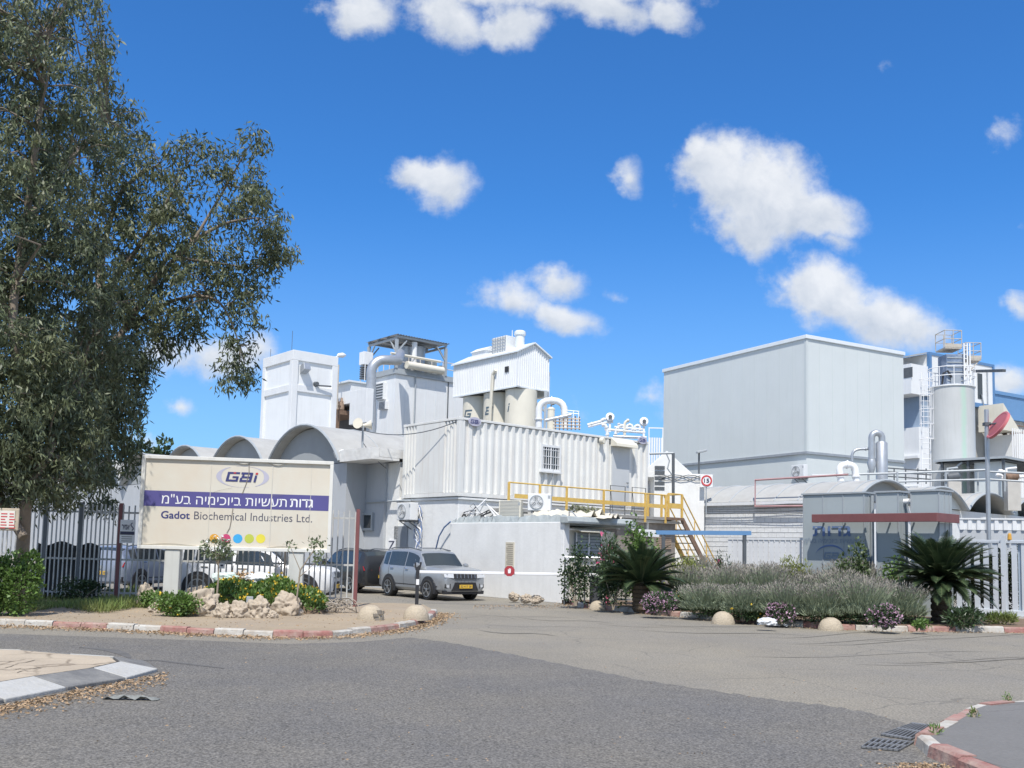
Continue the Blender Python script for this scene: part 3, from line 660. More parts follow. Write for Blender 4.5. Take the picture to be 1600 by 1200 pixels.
for pa, pb in ((954, 977), (988, 1009)):
    xa, xb = fx(FC, pa, 750, -.35)[0], fx(FC, pb, 750, -.35)[0]; mb = MB(); zz = zd + .004
    mb.tube([(xa, .9, zz), (xa, .9, zz + 1.25), (xb, .9, zz + 1.25), (xb, .9, zz)], .022, 6); mb.tube([(xa, .9, zz + .35), (xb, .9, zz + .35)], .018, 6); mb.tube([(xa, .9, zz + 1.2), (xa + .18, .9, zz + .1)], .014, 5)
    mb.build('door_rail', DKSTEEL, t)
# landing and stair
xl1 = fx(FY, 1064, 775)[0]
mb = MB(); mb.box(xg1 + .002, xl1 + .1, -.1, 1.15, zd - .10, zd + .015); mb.build('landing', RUST, t)
for xp, yp in ((xg1 + .12, -.06), (xl1, -.06), (xl1, 1.1), (xg1 + .12, 1.1)):
    mb = MB(); mb.box(xp - .04, xp + .04, yp - .04, yp + .04, zd + .016, zt_ + .08); mb.build('post', YELLOW, t)
mb = MB(); mb.box(xg1 + .165, xl1 - .045, -.08, -.045, zd + .4, zd + .62); mb.tube([(xg1 + .12, -.06, zt_ + .08), (xl1, -.06, zt_ + .08), (xl1, 1.1, zt_ + .08)], .03, 6); mb.build('landing_rail', YELLOW, t)
st = T('steel_stair', 'steep yellow steel stair with open treads beside the whitewashed wall', 'stair', FY)
xs1 = fx(FY, 1122, 866)[0]; pB = Vector((xs1 + .05, 0, .05)); pA = Vector((xl1 + .1, 0, zd))
for yy in (0, 1.05):
    mb = MB(); mb.beam(pA + Vector((0, yy, -.05)), pB + Vector((0, yy, 0)), .06, .22); mb.build('stringer', RUST if yy == 0 else YELLOW, st)
    mb = MB(); mb.tube([pA + Vector((0, yy, 1.0)), pB + Vector((.05, yy, .98)), pB + Vector((.05, yy, 0))], .03, 6)
    mb.tube([pA + Vector((0, yy, .5)), pB + Vector((.05, yy, .5))], .024, 6)
    for f in (.33, .66): p_ = pA.lerp(pB, f) + Vector((0, yy, 0)); mb.tube([p_, p_ + Vector((0, 0, 1.0))], .024, 6)
    mb.build('handrail', YELLOW, st)
nT = 11
for k in range(nT):
    p_ = pA.lerp(pB, (k + .7) / nT); mb = MB(); mb.box(p_.x - .13, p_.x + .13, .03, 1.02, p_.z - .02, p_.z + .02); mb.build('tread', M('tread_plate', (.52, .42, .22), .7, .2, 5), st)
# brick store below the landing
t = T('brick_store', 'dark weathered brick store under the yellow landing', 'building', FY)
mb = MB(); xq0 = LG - .3; mb.box(fx(FY, 972, 820)[0], xl1, .3, 3.0, 0, zd - .26); mb.build('wall', M('dark_brick', (.26, .23, .20), .9, .25, 4, bump=.8, bscale=10), t)
mb = MB(); mb.box(fx(FY, 968, 805)[0], xl1 + .06, .1, 3.0, zd - .258, zd - .13); mb.build('roof', CONC, t, bev=.02)
xa, za = fx(FY, 1034, 838); xb, zb_ = fx(FY, 1056, 858); mb = MB()
for k in range(7): mb.box(xa, xb, .25, .29, zb_ + (za - zb_) * k / 7, zb_ + (za - zb_) * (k + .75) / 7)
mb.build('louvre', M('louvre_brown', (.36, .27, .2), .7), t)
mb = MB(); xa, za = fx(FY, 992, 826); xb, zb_ = fx(FY, 1023, 839); mb.prism([(.28, za), (-.25, za - .05), (-.25, zb_), (-.2, zb_), (-.2, za - .1), (.28, za - .08)], lambda u, v, a: (a, u, v), xa, xb); mb.build('awning', WHITE, t)
# flaking roof plants
# ------------------------------------------------------------------ vaulted shed on the left
dV = 39.5
FV = frame((P(531, 720, dV).x, dV, 0), GA); zs = P(531, 720, dV).z
wv = fy(FV, 416, 714)[0]; rise = fy(FV, 480, 663)[1] - zs; NV = 9; LV = 16.0; ye = fy(FV, 600, 760, 0)[0]; ye2 = fy(FV, 624, 720, 1.3)[0]
t = T('vaulted_shed', 'long white shed roofed by a row of grey barrel vaults behind the sign', 'building', FV)
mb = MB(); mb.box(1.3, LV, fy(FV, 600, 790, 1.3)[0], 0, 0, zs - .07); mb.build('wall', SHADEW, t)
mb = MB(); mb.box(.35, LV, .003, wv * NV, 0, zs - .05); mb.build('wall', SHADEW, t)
xpl = fl(FV, FC.translation + FC.to_3x3() @ Vector((.08, 0, 0))).x; yp0 = fy(FV, 601, 800, xpl)[0]
mb = MB(); mb.box(xpl, LV, fl(FV, FC @ Vector((0, WC + .3, 0))).y, yp0, 0, zs - .06); mb.build('wall', WHITEB, t)
mb = MB(); zp0 = fy(FV, 560, 726)[1]
mb.box(-.02, .35, ye2, -.02, zs - .05, zs + .42); mb.box(.35, 1.3, ye2, -.02, zs - .05, zs + .05)
mb.prism([(.36, zs + .06), (.36, zs + .40), (LV * .3, zs + .5), (LV * .3, zs + .06)], lambda u, v, a: (u, a, v), ye2, -.05); mb.build('parapet', M('rough_whitewash', (.74, .74, .72), .9, .10, 2, bump=1.0, bscale=5, col2=(.55, .53, .5), c2amt=.5, c2scale=1.2), t)
for k in range(NV):
    y0, y1 = wv * k + .03, wv * (k + 1) - .03
    mb = MB(); _, top = barrel(mb, lambda a, al, z: (al, a, z), y0, y1, zs, rise, 0, LV, 20, .09)
    rf = mb.build('vault_roof', ROOFM, t, smooth=40)
    mb = MB(); ce = (y0 + y1) / 2
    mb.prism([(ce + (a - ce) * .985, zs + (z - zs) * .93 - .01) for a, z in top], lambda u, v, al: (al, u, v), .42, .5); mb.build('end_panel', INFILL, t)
    mb = MB(); mb.tube([(-.03, a, z) for a, z in top], .06, 6); mb.build('rim', GREYST, rf, smooth=40)
    mb = MB()
    for j in range(1, 7): mb.tube([(LV * j / 7, a, z + .01) for a, z in top], .02, 4)
    mb.build('sheet_joint', GREYST, rf)
    if k < 2:
        mb = MB(); mb.obox((.3, y0 + .55, zs + .35), (.25, .5, .3), Matrix.Rotation(R_(-25), 3, 'Y')); mb.build('floodlight', WHITE, t, bev=.02)
yA, zA = fy(FV, 561, 829, 1.3); yB, zB = fy(FV, 585, 801, 1.3)
mb = MB(); fw = .1; y0, y1 = sorted((yA, yB))
mb.box(1.2, 1.298, y0, y1, zA, zA + fw); mb.box(1.2, 1.298, y0, y1, zB - fw, zB); mb.box(1.2, 1.298, y0, y0 + fw, zA + fw, zB - fw); mb.box(1.2, 1.298, y1 - fw, y1, zA + fw, zB - fw); wn = mb.build('window', GREYST, t)
mb = MB(); mb.box(1.26, 1.28, y0 + fw, y1 - fw, zA + fw, zB - fw); mb.build('pane', GLASS, wn)
mb = MB(); z_ = fy(FV, 570, 785, 1.3)[1]; mb.tube([(1.25, -.1, z_), (1.25, ye + .02, z_)], .04, 6); mb.build('conduit', GREYST, t)
# loudspeaker mast on the parapet
pm = fl(FV, P(566, 700, 38.5)); pt_ = fl(FV, P(568, 665, 38.5))
t = T('horn_mast', 'cream horn loudspeakers on a thin mast above the whitewashed parapet', 'loudspeaker', FV @ Matrix.Translation((pm.x, pm.y, zs + .4)))
h_ = pt_.z - zs - .4
mb = MB(); mb.tube([(0, 0, 0), (0, 0, h_)], .045, 8); mb.build('mast', GREYST, t)
for s_ in (-1, 1):
    mb = MB(); mb.lathe([(.06, -.2), (.08, 0), (.2, .22), (.22, .24)], (s_ * .12, 0, h_ + .02), 16, rot=Matrix.Rotation(R_(80 * s_), 3, 'Y') @ Matrix.Rotation(R_(30), 3, 'X')); mb.build('horn', CREAM, t, smooth=50)

for lb, a, b, sag in (('thin sagging cable from the horn loudspeakers to the container corner', FV @ Vector((pm.x, pm.y, zs + .4 + h_ * .8)), FC @ Vector((.1, .05, zb + H - .1)), .35), ('thin cable running down from the horn mast to the shaded wall', FV @ Vector((pm.x, pm.y, zs + .7)), FV @ Vector((1.25, -1.6, zs - .3)), .1)):
    mb = MB(); mb.tube([a.lerp(b, f) - Vector((0, 0, sag * 4 * f * (1 - f))) for f in np.linspace(0, 1, 12)], .018, 5); tag(mb.build('overhead_cable', DKSTEEL), lb, 'cable')
mb = MB()
for k, x_ in enumerate((4.7,)): mb.tube([(x_, -.03, .2), (x_ + .02, -.035, H * .5), (x_, -.03, H - .2)], .02, 5)
mb.build('wall_cable', GREYST, [o_ for o_ in bpy.data.objects if o_.name == 'shipping_container'][0])
# ------------------------------------------------------------------ white stair tower
dT = 56.0; o = P(456, 600, dT); FT = frame((o.x, dT, 0), GA); zT = P(455, 546, dT).z
LT = fx(FT, 529, 560)[0]; WT = fy(FT, 411, 560)[0]
t = T('stair_tower', 'tall white panelled tower with a framed grid, rising behind the vaults', 'tower', FT)
mb = MB(); mb.box(.10, LT - .10, .10, WT - .10, 0, zT - .1); mb.build('wall', WHITE2, t)
mb = MB(); zm = fx(FT, 470, 612)[1]; zn = fx(FT, 470, 601)[1]
for x, y in ((0, 0), (LT - .38, 0), (0, WT - .38), (LT - .38, WT - .38)): mb.box(x, x + .38, y, y + .38, 0, zT - .6)
mb.box(0, LT, 0, WT, zT - .598, zT)
mb.box(.382, LT - .382, .005, .3, zm, zn); mb.box(.005, .3, .382, WT - .382, zm, zn); mb.box(.382, LT - .382, .005, .3, 2.5, 3.0); mb.build('frame', WHITE, t, bev=.02)
x_, z_ = fx(FT, 475, 576); mb = MB(); mb.obox((x_, -.12, z_), (.42, .62, .45), Matrix.Rotation(R_(-20), 3, 'X')); mb.build('lamp', STEEL, t, bev=.02)
x_, z_ = fx(FT, 494, 600); mb = MB(); mb.lathe([(.02, 0), (.16, .05), (.12, .3)], (x_, .15, z_), 12, rot=Matrix.Rotation(R_(90), 3, 'X')); mb.tube([(x_, -.1, z_ - .1), (x_ + .9, -.2, z_ - .05)], .05, 6); mb.build('camera_arm', DKSTEEL, t)
mb = MB(); x_, z_ = LT, fx(FT, 532, 555)[1]; mb.tube([(LT - .2, .2, z_ - .2), (LT + .1, .2, z_)], .04, 6); mb.lathe([(.03, -.3), (.13, -.2), (.16, .1), (.06, .3)], (LT + .3, .2, z_ + .05), 12, rot=Matrix.Rotation(R_(80), 3, 'Y')); mb.build('street_light', WHITE, t, smooth=40)
mb = MB(); mb.tube([(.3, WT - .4, zT), (.3, WT - .4, zT + .6)], .015, 5); mb.tube([(.3, .8, zT), (.3, .8, zT + 1.3)], .015, 5); mb.build('antenna', DKSTEEL, t)

# ------------------------------------------------------------------ annex with the pipe platform
dA = 66.0; o = P(548, 620, dA); FA = frame((o.x, dA, 0), GA); zA_ = P(548, 597, dA).z
LA = fx(FA, 584, 610)[0]; WA = fy(FA, 484, 610)[0]
t = T('process_annex', 'white annex with a dark pipe gallery below its eave', 'building', FA)
zg1 = fy(FA, 515, 636)[1]; 
mb = MB(); mb.box(0, LA, 0, WA, zg1, zA_); mb.box(2.0, LA, 0, WA, 0, zg1 - .003); mb.build('wall', WHITE2, t)
mb = MB(); mb.box(-.25, LA + .1, -.1, WA + .2, zA_ + .003, zA_ + .12); mb.build('roof', FLASH, t)
mb = MB(); mb.box(1.7, 1.995, .1, WA - .1, 0, zg1 - .1); mb.build('back_wall', M('gallery_dark', (.12, .12, .13), .8, .2), t)
ya0, za0 = fy(FA, 573, 612, -.6); ya1, za1 = fy(FA, 545, 664, -.6); zl = fy(FA, 545, 612, -.6)[1]
mb = MB(); mb.box(-.6, -.05, min(ya0, ya1), max(ya0, ya1), za1, zl); mb.build('projecting_box', WHITE, t, bev=.02)
mb = MB(); zgd = fy(FA, 500, 648)[1]
mb.box(-.5, 1.6, .9, WA, zgd - .3, zgd)
for yy in np.linspace(1.0, WA - .1, 4): mb.box(-.48, -.3, yy - .1, yy + .1, 0, zgd - .301)
for yy in np.linspace(1.0, WA - .1, 4)[:-1]: mb.beam((-.4, yy + .12, zgd - 1.9), (-.4, yy + (WA - 1.1) / 3 * .8, zgd - .4), .12, .12)
mb.build('gallery_frame', RUST, t)
mb = MB()
for k in range(8):
    yy = 1.1 + k * (WA - 1.4) / 7; mb.lathe([(.05, 0), (.22, .05), (.22, .5), (.1, .6), (.07, .9)], (rnd.uniform(-.2, .8), yy, zgd), 10)
for k in range(5): mb.tube([(-.3 + .2 * k, .9, zgd + .35 + .25 * k), (-.3 + .2 * k, WA, zgd + .35 + .22 * k)], .07, 6)
mb.build('pump_row', M('pump_rust', (.35, .25, .18), .7, .3, 6), t)
mb = MB(); mb.tube([(-.6, .9, zgd), (-.6, .9, zgd + 2.2), (-.6, 3.2, zgd + 2.2), (-.6, 3.2, zgd)], .05, 6); mb.tube([(-.6, .9, zgd + 1.1), (-.6, WA, zgd + 1.1)], .05, 6); mb.tube([(-.7, .6, zgd), (-.7, .6, zgd + 3.1)], .05, 6); mb.build('gallery_rail', M('pipe_beige', (.5, .45, .38), .6, .2, 5), t)
mb = MB(); mb.tube([(-.9, WA + .3, zgd - 3), (-.9, WA + .3, zgd + 1.0), (-.9, 2.6, zgd + 1.0), (-.9, 2.4, zgd + .6)], .16, 10); mb.build('steam_pipe', WHITE, t, smooth=40)

# ------------------------------------------------------------------ big white block with canopy on its roof
dB = 72.0; o = P(617, 620, dB); FB = frame((o.x, dB, 0), GA); zB_ = P(617, 584, dB).z
LB = fx(FB, 726, 600)[0]; WB = fy(FB, 580, 600)[0]
t = T('process_block', 'white sheet clad process block with rusty railed roof deck', 'building', FB)
mb = MB(); mb.box(0, LB, 0, WB, 0, zB_); mb.build('wall', WHITE2, t)
mb = MB()
for f in np.arange(.9, LB, .95): mb.box(f, f + .03, -.015, -.002, 0, zB_ - .02)
for f in np.arange(.9, WB, .95): mb.box(-.015, -.002, f, f + .03, 0, zB_ - .02)
mb.build('panel_joint', FLASH, t)
mb = MB(); mb.box(-.15, LB + .1, -.15, WB + .1, zB_ + .003, zB_ + .14); mb.box(-.05, LB, -.05, WB, zB_ + .142, zB_ + .45); mb.build('roof', GREYST, t)
for (a, b, c, d) in ((591, 598, 604, 626), (596, 627, 607, 641)):
    yA, zA = fy(FB, a, d); yB, zB = fy(FB, c, b); y0, y1 = sorted((yA, yB)); mb = MB(); mb.box(-.28, -.003, y0, y1, zA, zB); vn = mb.build('vent', WHITE, t)
    mb = MB()
    for k in range(6): mb.box(-.30, -.282, y0 + .06, y1 - .06, zA + (zB - zA) * (k + .15) / 6, zA + (zB - zA) * (k + .72) / 6)
    mb.build('louvre', DKSTEEL, vn)
x_, z_ = fx(FB, 649, 575); mb = MB(); mb.tube([(x_, -.08, 3), (x_, -.08, z_)], .05, 6); mb.obox((x_, -.1, z_), (.2, .2, .35)); mb.build('conduit', GREYST, t)
x_ = fx(FB, 699, 620)[0]; mb = MB(); mb.box(x_, x_ + .08, -.05, -.016, 0, zB_); mb.build('downpipe', DKSTEEL, t)
mb = MB()
def rail(mb, a, b, h, n, r=.035):
    a, b = Vector(a), Vector(b); up = Vector((0, 0, 1))
    for f in (1.0, .5): mb.tube([a + up * h * f, b + up * h * f], r, 5)
    for k in range(n + 1): p = a.lerp(b, k / n); mb.tube([p, p + up * h], r, 5)
zr_ = zB_ + .45
rail(mb, (.1, .05, zr_), (LB, .05, zr_), 1.1, 6); rail(mb, (.05, .15, zr_), (.05, WB, zr_), 1.1, 4); mb.build('roof_railing', M('rail_offwhite', (.62, .58, .54), .6, .15, 6), t)
# canopy on top
xc1 = fx(FB, 697, 537)[0]; yc1 = fy(FB, 577, 538)[0]; zc = P(617, 523, dB).z
t = T('roof_canopy', 'open steel canopy with flat sheet roof over tanks on the white block', 'canopy', FB @ Matrix.Translation((0, 0, zr_ + .002)))
hc = zc - zr_
mb = MB(); corr(mb, lambda a, d, z: (a, z, hc + d), -.2, xc1 + .2, -.2, yc1 + .2, .25, .05); mb.build('roof', STEEL, t, recalc=False)
mb = MB()
for yy in np.linspace(0, yc1, 4): mb.beam((-.1, yy, hc - .09), (xc1 + .1, yy, hc - .09), .1, .16)
mb.beam((0, 0, hc - .26), (0, yc1, hc - .26), .12, .16); mb.beam((xc1, 0, hc - .26), (xc1, yc1, hc - .26), .12, .16); mb.build('roof_beams', GREYST, t)
for x, y in ((0, 0), (xc1, 0), (0, yc1), (xc1, yc1)):
    mb = MB(); mb.box(x - .1, x + .1, y - .1, y + .1, 0, hc - .35)
    sx = 1 if x == 0 else -1; mb.beam((x + sx * .1, y, hc - 1.3), (x + sx * .9, y, hc - .3), .09, .09); sy_ = 1 if y == 0 else -1; mb.beam((x, y + sy_ * .1, hc - 1.3), (x, y + sy_ * .9, hc - .3), .09, .09); mb.build('post', GREYST, t)
for k, (px, r_, h_) in enumerate(((632, .75, 2.2), (650, .7, 2.4), (672, .55, 1.4), (690, .4, 1.1))):
    x_ = fx(FB, px, 570, 1.6)[0]; mb = MB(); mb.lathe([(r_ * .9, 0), (r_, .05), (r_, h_ - .15), (r_ * .7, h_), (.1, h_ + .05)], (x_, 1.6, zr_ + .003), 20)
    tag(mb.build('process_tank', STEEL if k < 2 else CREAM, None, FB, smooth=40), ['tall grey tank nearest the canopy corner post on the white block', 'tall grey tank behind the white standpipe under the roof canopy', 'short cream tank under the roof canopy', 'small cream drum at the far post of the roof canopy'][k], 'tank', 'tanks under the roof canopy')
x_ = fx(FB, 647, 560, .3)[0]; mb = MB(); mb.tube([(x_, .3, zr_), (x_, .3, zr_ + 2.3)], .22, 12); mb.build('standpipe', WHITE, None, FB, smooth=40); tag(bpy.data.objects[-1] if False else [o for o in bpy.data.objects if o.name.startswith('standpipe')][-1], 'white standpipe at the railing below the roof canopy', 'pipe')
pA_ = fl(FB, P(683, 585, 71.5)); mb = MB(); mb.tube([(pA_.x - 1.4, -.35, zr_ + .3), (pA_.x + 2.0, -.35, zr_ + .3)], .3, 12); mb.tube([(pA_.x - 2.8, -.3, zr_ + 1.0), (pA_.x + 1.8, -.3, zr_ + 1.0)], .1, 8)
tag(mb.build('cream_vessel', CREAM, None, FB, smooth=40), 'cream horizontal vessel beside the railing on the white block', 'vessel')
# duct
dd = 64.0; mb = MB(); pts = [P(580, 690, dd), P(580, 640, dd), P(580, 582, dd)]
c0 = P(580, 582, dd); rr_ = .95
for k in range(1, 9):
    a = k / 8 * math.pi / 2; pts.append(c0 + Vector((rr_ * (1 - math.cos(a)) * .9, rr_ * (1 - math.cos(a)) * .4, rr_ * math.sin(a))))
e = pts[-1]; pts += [e + Vector((.8, .6, .1)), P(626, 552, 71.0)]
mb.tube(pts, .33, 18); tag(mb.build('exhaust_duct', STEEL, None, None, smooth=40), 'wide galvanised duct climbing the white block and bending in under the canopy', 'duct')
# small air handler beside it
o = P(569, 600, 71.5); Fq = frame((o.x, o.y, 0), GA); za, zb2 = P(569, 549, 71.5).z, P(569, 591, 71.5).z
t = T('air_handler', 'small white louvred box beside the bend of the duct', 'air handler', Fq @ Matrix.Translation((0, 0, zb2)))
hh = za - zb2; mb = MB(); mb.box(-.1, .7, 0, .7, hh * .52, hh); mb.build('hood', WHITE, t, bev=.02)
mb = MB()
for k in range(6): mb.box(-.05, .65, .02, .65, hh * .5 * k / 6, hh * .5 * (k + .6) / 6)
mb.build('louvre', DKSTEEL, t)
mb = MB()
for x, y in ((0, 0), (.6, 0), (0, .6)): mb.box(x - .03, x + .03, y - .06, y - .02, -.2, hh * .52)
mb.build('leg', WHITE, t)

# ------------------------------------------------------------------ silo house
dS = 65.0; o = P(808, 580, dS); FS = frame((o.x, dS, 0), GA); z0s = P(808, 602, dS).z; z1s = P(808, 549, dS).z
LS = fx(FS, 858, 580)[0]; WS = fy(FS, 708, 600)[0]
t = T('silo_house', 'white corrugated gabled house carried on the three cream silos', 'building', FS)
gz = lambda a: z1s + .75 * (1 - abs(2 * a / LS - 1))
mb = MB(); corr(mb, lambda a, d, z: (a, d, z), 0, LS, z0s, gz, .2, .05); corr(mb, lambda a, d, z: (d, a, z), 0, WS, z0s, z1s, .2, .05); mb.box(LS - .05, LS, .06, WS, z0s, z1s); mb.box(.06, LS, WS - .05, WS, z0s, z1s); mb.build('wall', WHITE2, t, recalc=False)
mb = MB()
for sx, a, b in ((0, -.15, LS / 2), (1, LS / 2, LS + .15)):
    zz = lambda q_: z1s + .75 * (1 - abs(2 * q_ / LS - 1)) + .01
    mb.prism([(a, zz(a)), (b, zz(b)), (b, zz(b) + .1), (a, zz(a) + .1)], lambda u, v, al: (u, al, v), -.15, WS + .15)
mb.build('roof', FLASH, t)
mb = MB(); mb.box(.06, LS - .06, .06, WS - .06, z0s + .02, z0s + .12); mb.build('floor_slab', GREYST, t)
mb = MB(); mb.box(-.02, .3, -.02, LS * 0 + .02, z0s - .08, z0s); mb.box(.0, LS, -.02, .1, z0s - .1, z0s - .003); mb.box(-.02, .1, .12, WS, z0s - .1, z0s - .003); mb.build('skirt', FLASH, t)
y_, z_ = fy(FS, 792, 577); mb = MB(); mb.box(-.03, -.002, y_ - .2, y_ + .2, z_ - .2, z_ + .2); mb.build('hatch', BLACKP, t)
y_, z_ = fy(FS, 772, 586); mb = MB(); zlow = z0s - 6; mb.tube([(-.14, y_ - .3, z_ + .3), (-.14, y_, z_), (-.14, y_ + .35, zlow)], .12, 8); mb.build('downpipe', CREAM, t, smooth=40)
mb = MB(); x_ = .45; mb.box(LS + .003, LS + .45, .4, 1.6, z0s - .4, z1s - .9); mb.build('side_box', WHITE2, t)
# roof items
mb = MB(); mb.box(.6, 1.7, 2.0, 3.6, z1s + .4, z1s + 1.55); tb = T('roof_plant', 'boxy white roof plant with a lattice side beside the chimney', 'roof plant', FS @ Matrix.Translation((0, 0, 0))); mb.build('casing', WHITE, tb, bev=.03)
mb = MB()
for k in range(6): mb.box(.56, .597, 2.05 + k * .28, 2.09 + k * .28, z1s + .4, z1s + 1.55)
for k in range(5): mb.box(.54, .56, 2.0, 3.6, z1s + .5 + k * .22, z1s + .54 + k * .22)
mb.build('lattice', GREYST, tb)
pc = fl(FS, P(812, 545, 66.8)); zc1 = P(812, 517, 66.8).z
mb = MB(); mb.lathe([(.34, z1s), (.34, zc1 - .35), (.42, zc1 - .3), (.42, zc1 - .1), (.3, zc1)], (pc.x, pc.y, 0), 18); tag(mb.build('chimney', FLASH, None, FS, smooth=40), 'pale round chimney pipe with a cap on the corrugated roof', 'chimney')
pc = fl(FS, P(756, 552, 70)); mb = MB(); mb.box(pc.x - .5, pc.x + .5, pc.y - .8, pc.y + .8, z1s - .2, z1s + .9); mb.prism([(pc.x - .6, z1s + .9), (pc.x + .6, z1s + .9), (pc.x, z1s + 1.25)], lambda u, v, a: (u, a, v), pc.y - .9, pc.y + .9)
tag(mb.build('roof_vent', WHITE, None, FS), 'small white hipped vent box at the low end of the corrugated roof', 'vent')
mb = MB(); pc = fl(FS, P(800, 540, 67.5)); mb.tube([(pc.x, pc.y, z1s), (pc.x, pc.y, P(800, 516, 67.5).z)], .03, 5); tag(mb.build('antenna', WHITE, None, FS), 'thin antenna next to the chimney on the corrugated roof', 'antenna')
# three silos with letters G B i
sc0 = P(814, 640, 66.6); vdir = Vector((-math.sin(R_(GA)), math.cos(R_(GA)), 0))
gg, bb, ii, dot = GBI_RECTS()
for k, (rects, off_, wd) in enumerate(((ii + [(2.85, 3.07, .8, 1.0)], 2.85, .22), (bb, 1.4, 1.2), (gg, 0, 1.25))):
    c = Vector((sc0.x, sc0.y, 0)) + vdir * 2.45 * k; rs_ = 1.12
    t = T('storage_silo', ['cream silo with a small slanted letter i, nearest the white pipe bend', 'middle cream silo with a dark letter B', 'cream silo with a dark letter G beside the white block'][k], 'silo', c, 'cream silos under the corrugated house')
    mb = MB(); mb.lathe([(rs_, 0), (rs_, 6), (rs_, z0s - .12)], (0, 0, 0), 40); mb.build('shell', CREAM, t, smooth=40)
    px = (768, 760, 0); zlet = P(770, 643, 66).z; a0 = (-131, -134, -134)[k]
    def wrap(u, v, e, c=c, a0=a0): a = R_(a0) + (u) / rs_; return ((rs_ + .012 + e) * math.cos(a), (rs_ + .012 + e) * math.sin(a), v)
    mb = MB(); rects_into(mb, [(a - off_, b - off_, c_, d_) for a, b, c_, d_ in rects], wrap, -.3, zlet, .52, .58, .25); mb.build('letter', M('letter_slate', (.08, .13, .17), .5), t, recalc=False)
# support post and white pipe bend
mb = MB(); pp = P(852, 640, 66.5); mb.box(pp.x - .1, pp.x + .1, pp.y - .1, pp.y + .1, 0, z0s - .1); mb.beam((pp.x, pp.y, z0s - 1.6), (pp.x - 1.3, pp.y - .4, z0s - .3), .1, .1); tag(mb.build('support_post', GREYST), 'grey steel post with a brace carrying the corrugated house', 'post')
def bend(pix, d, r, name, label, mat, n=12, group=None):
    pts = [P(x, y, d if not isinstance(d, (list, tuple)) else d[i]) for i, (x, y) in enumerate(pix)]
    out = [pts[0]]
    for i in range(1, len(pts) - 1):
        a, b, c = pts[i - 1], pts[i], pts[i + 1]; ra = min((a - b).length, (c - b).length) * .45; p0 = b + (a - b).normalized() * ra; p1 = b + (c - b).normalized() * ra
        for k in range(6): f = k / 5; out.append((1 - f) ** 2 * p0 + 2 * f * (1 - f) * b + f * f * p1)
    out.append(pts[-1]); mb = MB(); mb.tube(out, r, n)
    for i, (a, b) in enumerate(zip(pts, pts[1:])):
        d_ = (b - a).normalized(); f = .3 if i == 0 else (.7 if i == len(pts) - 2 else .5); c_ = a.lerp(b, f); mb.tube([c_ - d_ * .03, c_ + d_ * .03], r * 1.35, n)
    return tag(mb.build(name, mat, smooth=50), label, 'pipe', group)
PG = 'process pipes on the roofs'
bend([(842, 668), (842, 626), (882, 626), (882, 668)], 62, .22, 'process_pipe', 'fat white pipe making an upside down U beside the cream silos', WHITE, 16, PG)
t = T('pressure_vessel', 'small cream vertical vessel inside the white pipe bend', 'vessel', P(860, 690, 61)); hv = P(860, 636, 61).z - P(860, 690, 61).z
mb = MB(); mb.lathe([(.24, 0), (.24, hv - .2), (.26, hv - .19), (.26, hv - .1), (.1, hv)], (0, 0, 0), 16); mb.build('shell', CREAM, t, smooth=40)
mb = MB(); mb.tube([(0, 0, hv), (0, 0, hv + .15), (.2, 0, hv + .2)], .06, 6); mb.build('valve', DKSTEEL, t)
bend([(852, 657), (893, 648)], 60, .11, 'process_pipe', 'grey insulated pipe slanting up beside the cream vessel', STEEL, 10, PG)
rk = T('pipe_rack', 'low rusty pipe rack with small pipes and rails behind the container top', 'pipe rack', P(885, 690, 60))
o_ = P(885, 690, 60)
mb = MB()
for k in range(7): p_ = P(868 + 6.2 * k, 672, 60) - o_; q_ = P(868 + 6.2 * k, rnd.uniform(648, 655), 60) - o_; mb.tube([p_, q_], .045, 5)
mb.build('frame', RUST, rk)
mb = MB()
for y in (653, 658, 663, 668): mb.tube([P(864, y, 60) - o_, P(907, y + 1.5, 60) - o_], .05, 6)
mb.build('small_pipe', M('pipe_beige', (.5, .45, .38), .6, .2, 5), rk)
mb = MB()
for y in (641, 645, 654): mb.tube([P(884, y, 60) - o_, P(905, y + 2, 60) - o_], .03, 5)
for x in (885, 896, 904): mb.tube([P(x, 642, 60) - o_, P(x, 668, 60) - o_], .03, 5)
mb.build('rail', WHITEI, rk)
PIP = [([(918, 664), (940, 658), (942, 655), (957, 655)], .09, 'white pipe rising and turning flat toward the small fan'), ([(919, 667), (941, 661), (958, 659)], .07, 'white pipe just under the rising one'),
       ([(940, 664), (946, 664), (949, 672), (949, 682)], .10, 'white elbow dropping behind the container edge'), ([(962, 680), (962, 672), (967, 666), (967, 661)], .08, 'thin white upright left of the small arches'),
       ([(966, 676), (966, 666), (975, 664), (975, 676)], .08, 'small white arch pipe, first of the row'), ([(980, 672), (980, 664), (988, 664), (988, 674)], .08, 'small white arch pipe in the middle of the row'),
       ([(992, 674), (992, 665), (1000, 665), (1000, 674)], .08, 'small white arch pipe, last of the row'), ([(976, 680), (976, 660), (983, 656)], .09, 'cream standpipe with a bent top'),
       ([(945, 671), (1008, 676)], .08, 'lower long white pipe along the container top'), ([(960, 667), (1006, 671)], .06, 'upper long white pipe along the container top'), ([(958, 682), (1010, 684)], .10, 'grey pipe lying just above the container roof')]
for pix, r_, lb in PIP: bend(pix, 58, r_, 'process_pipe', lb, CREAM if 'cream' in lb else (STEEL if 'grey' in lb else WHITE), 10, PG)
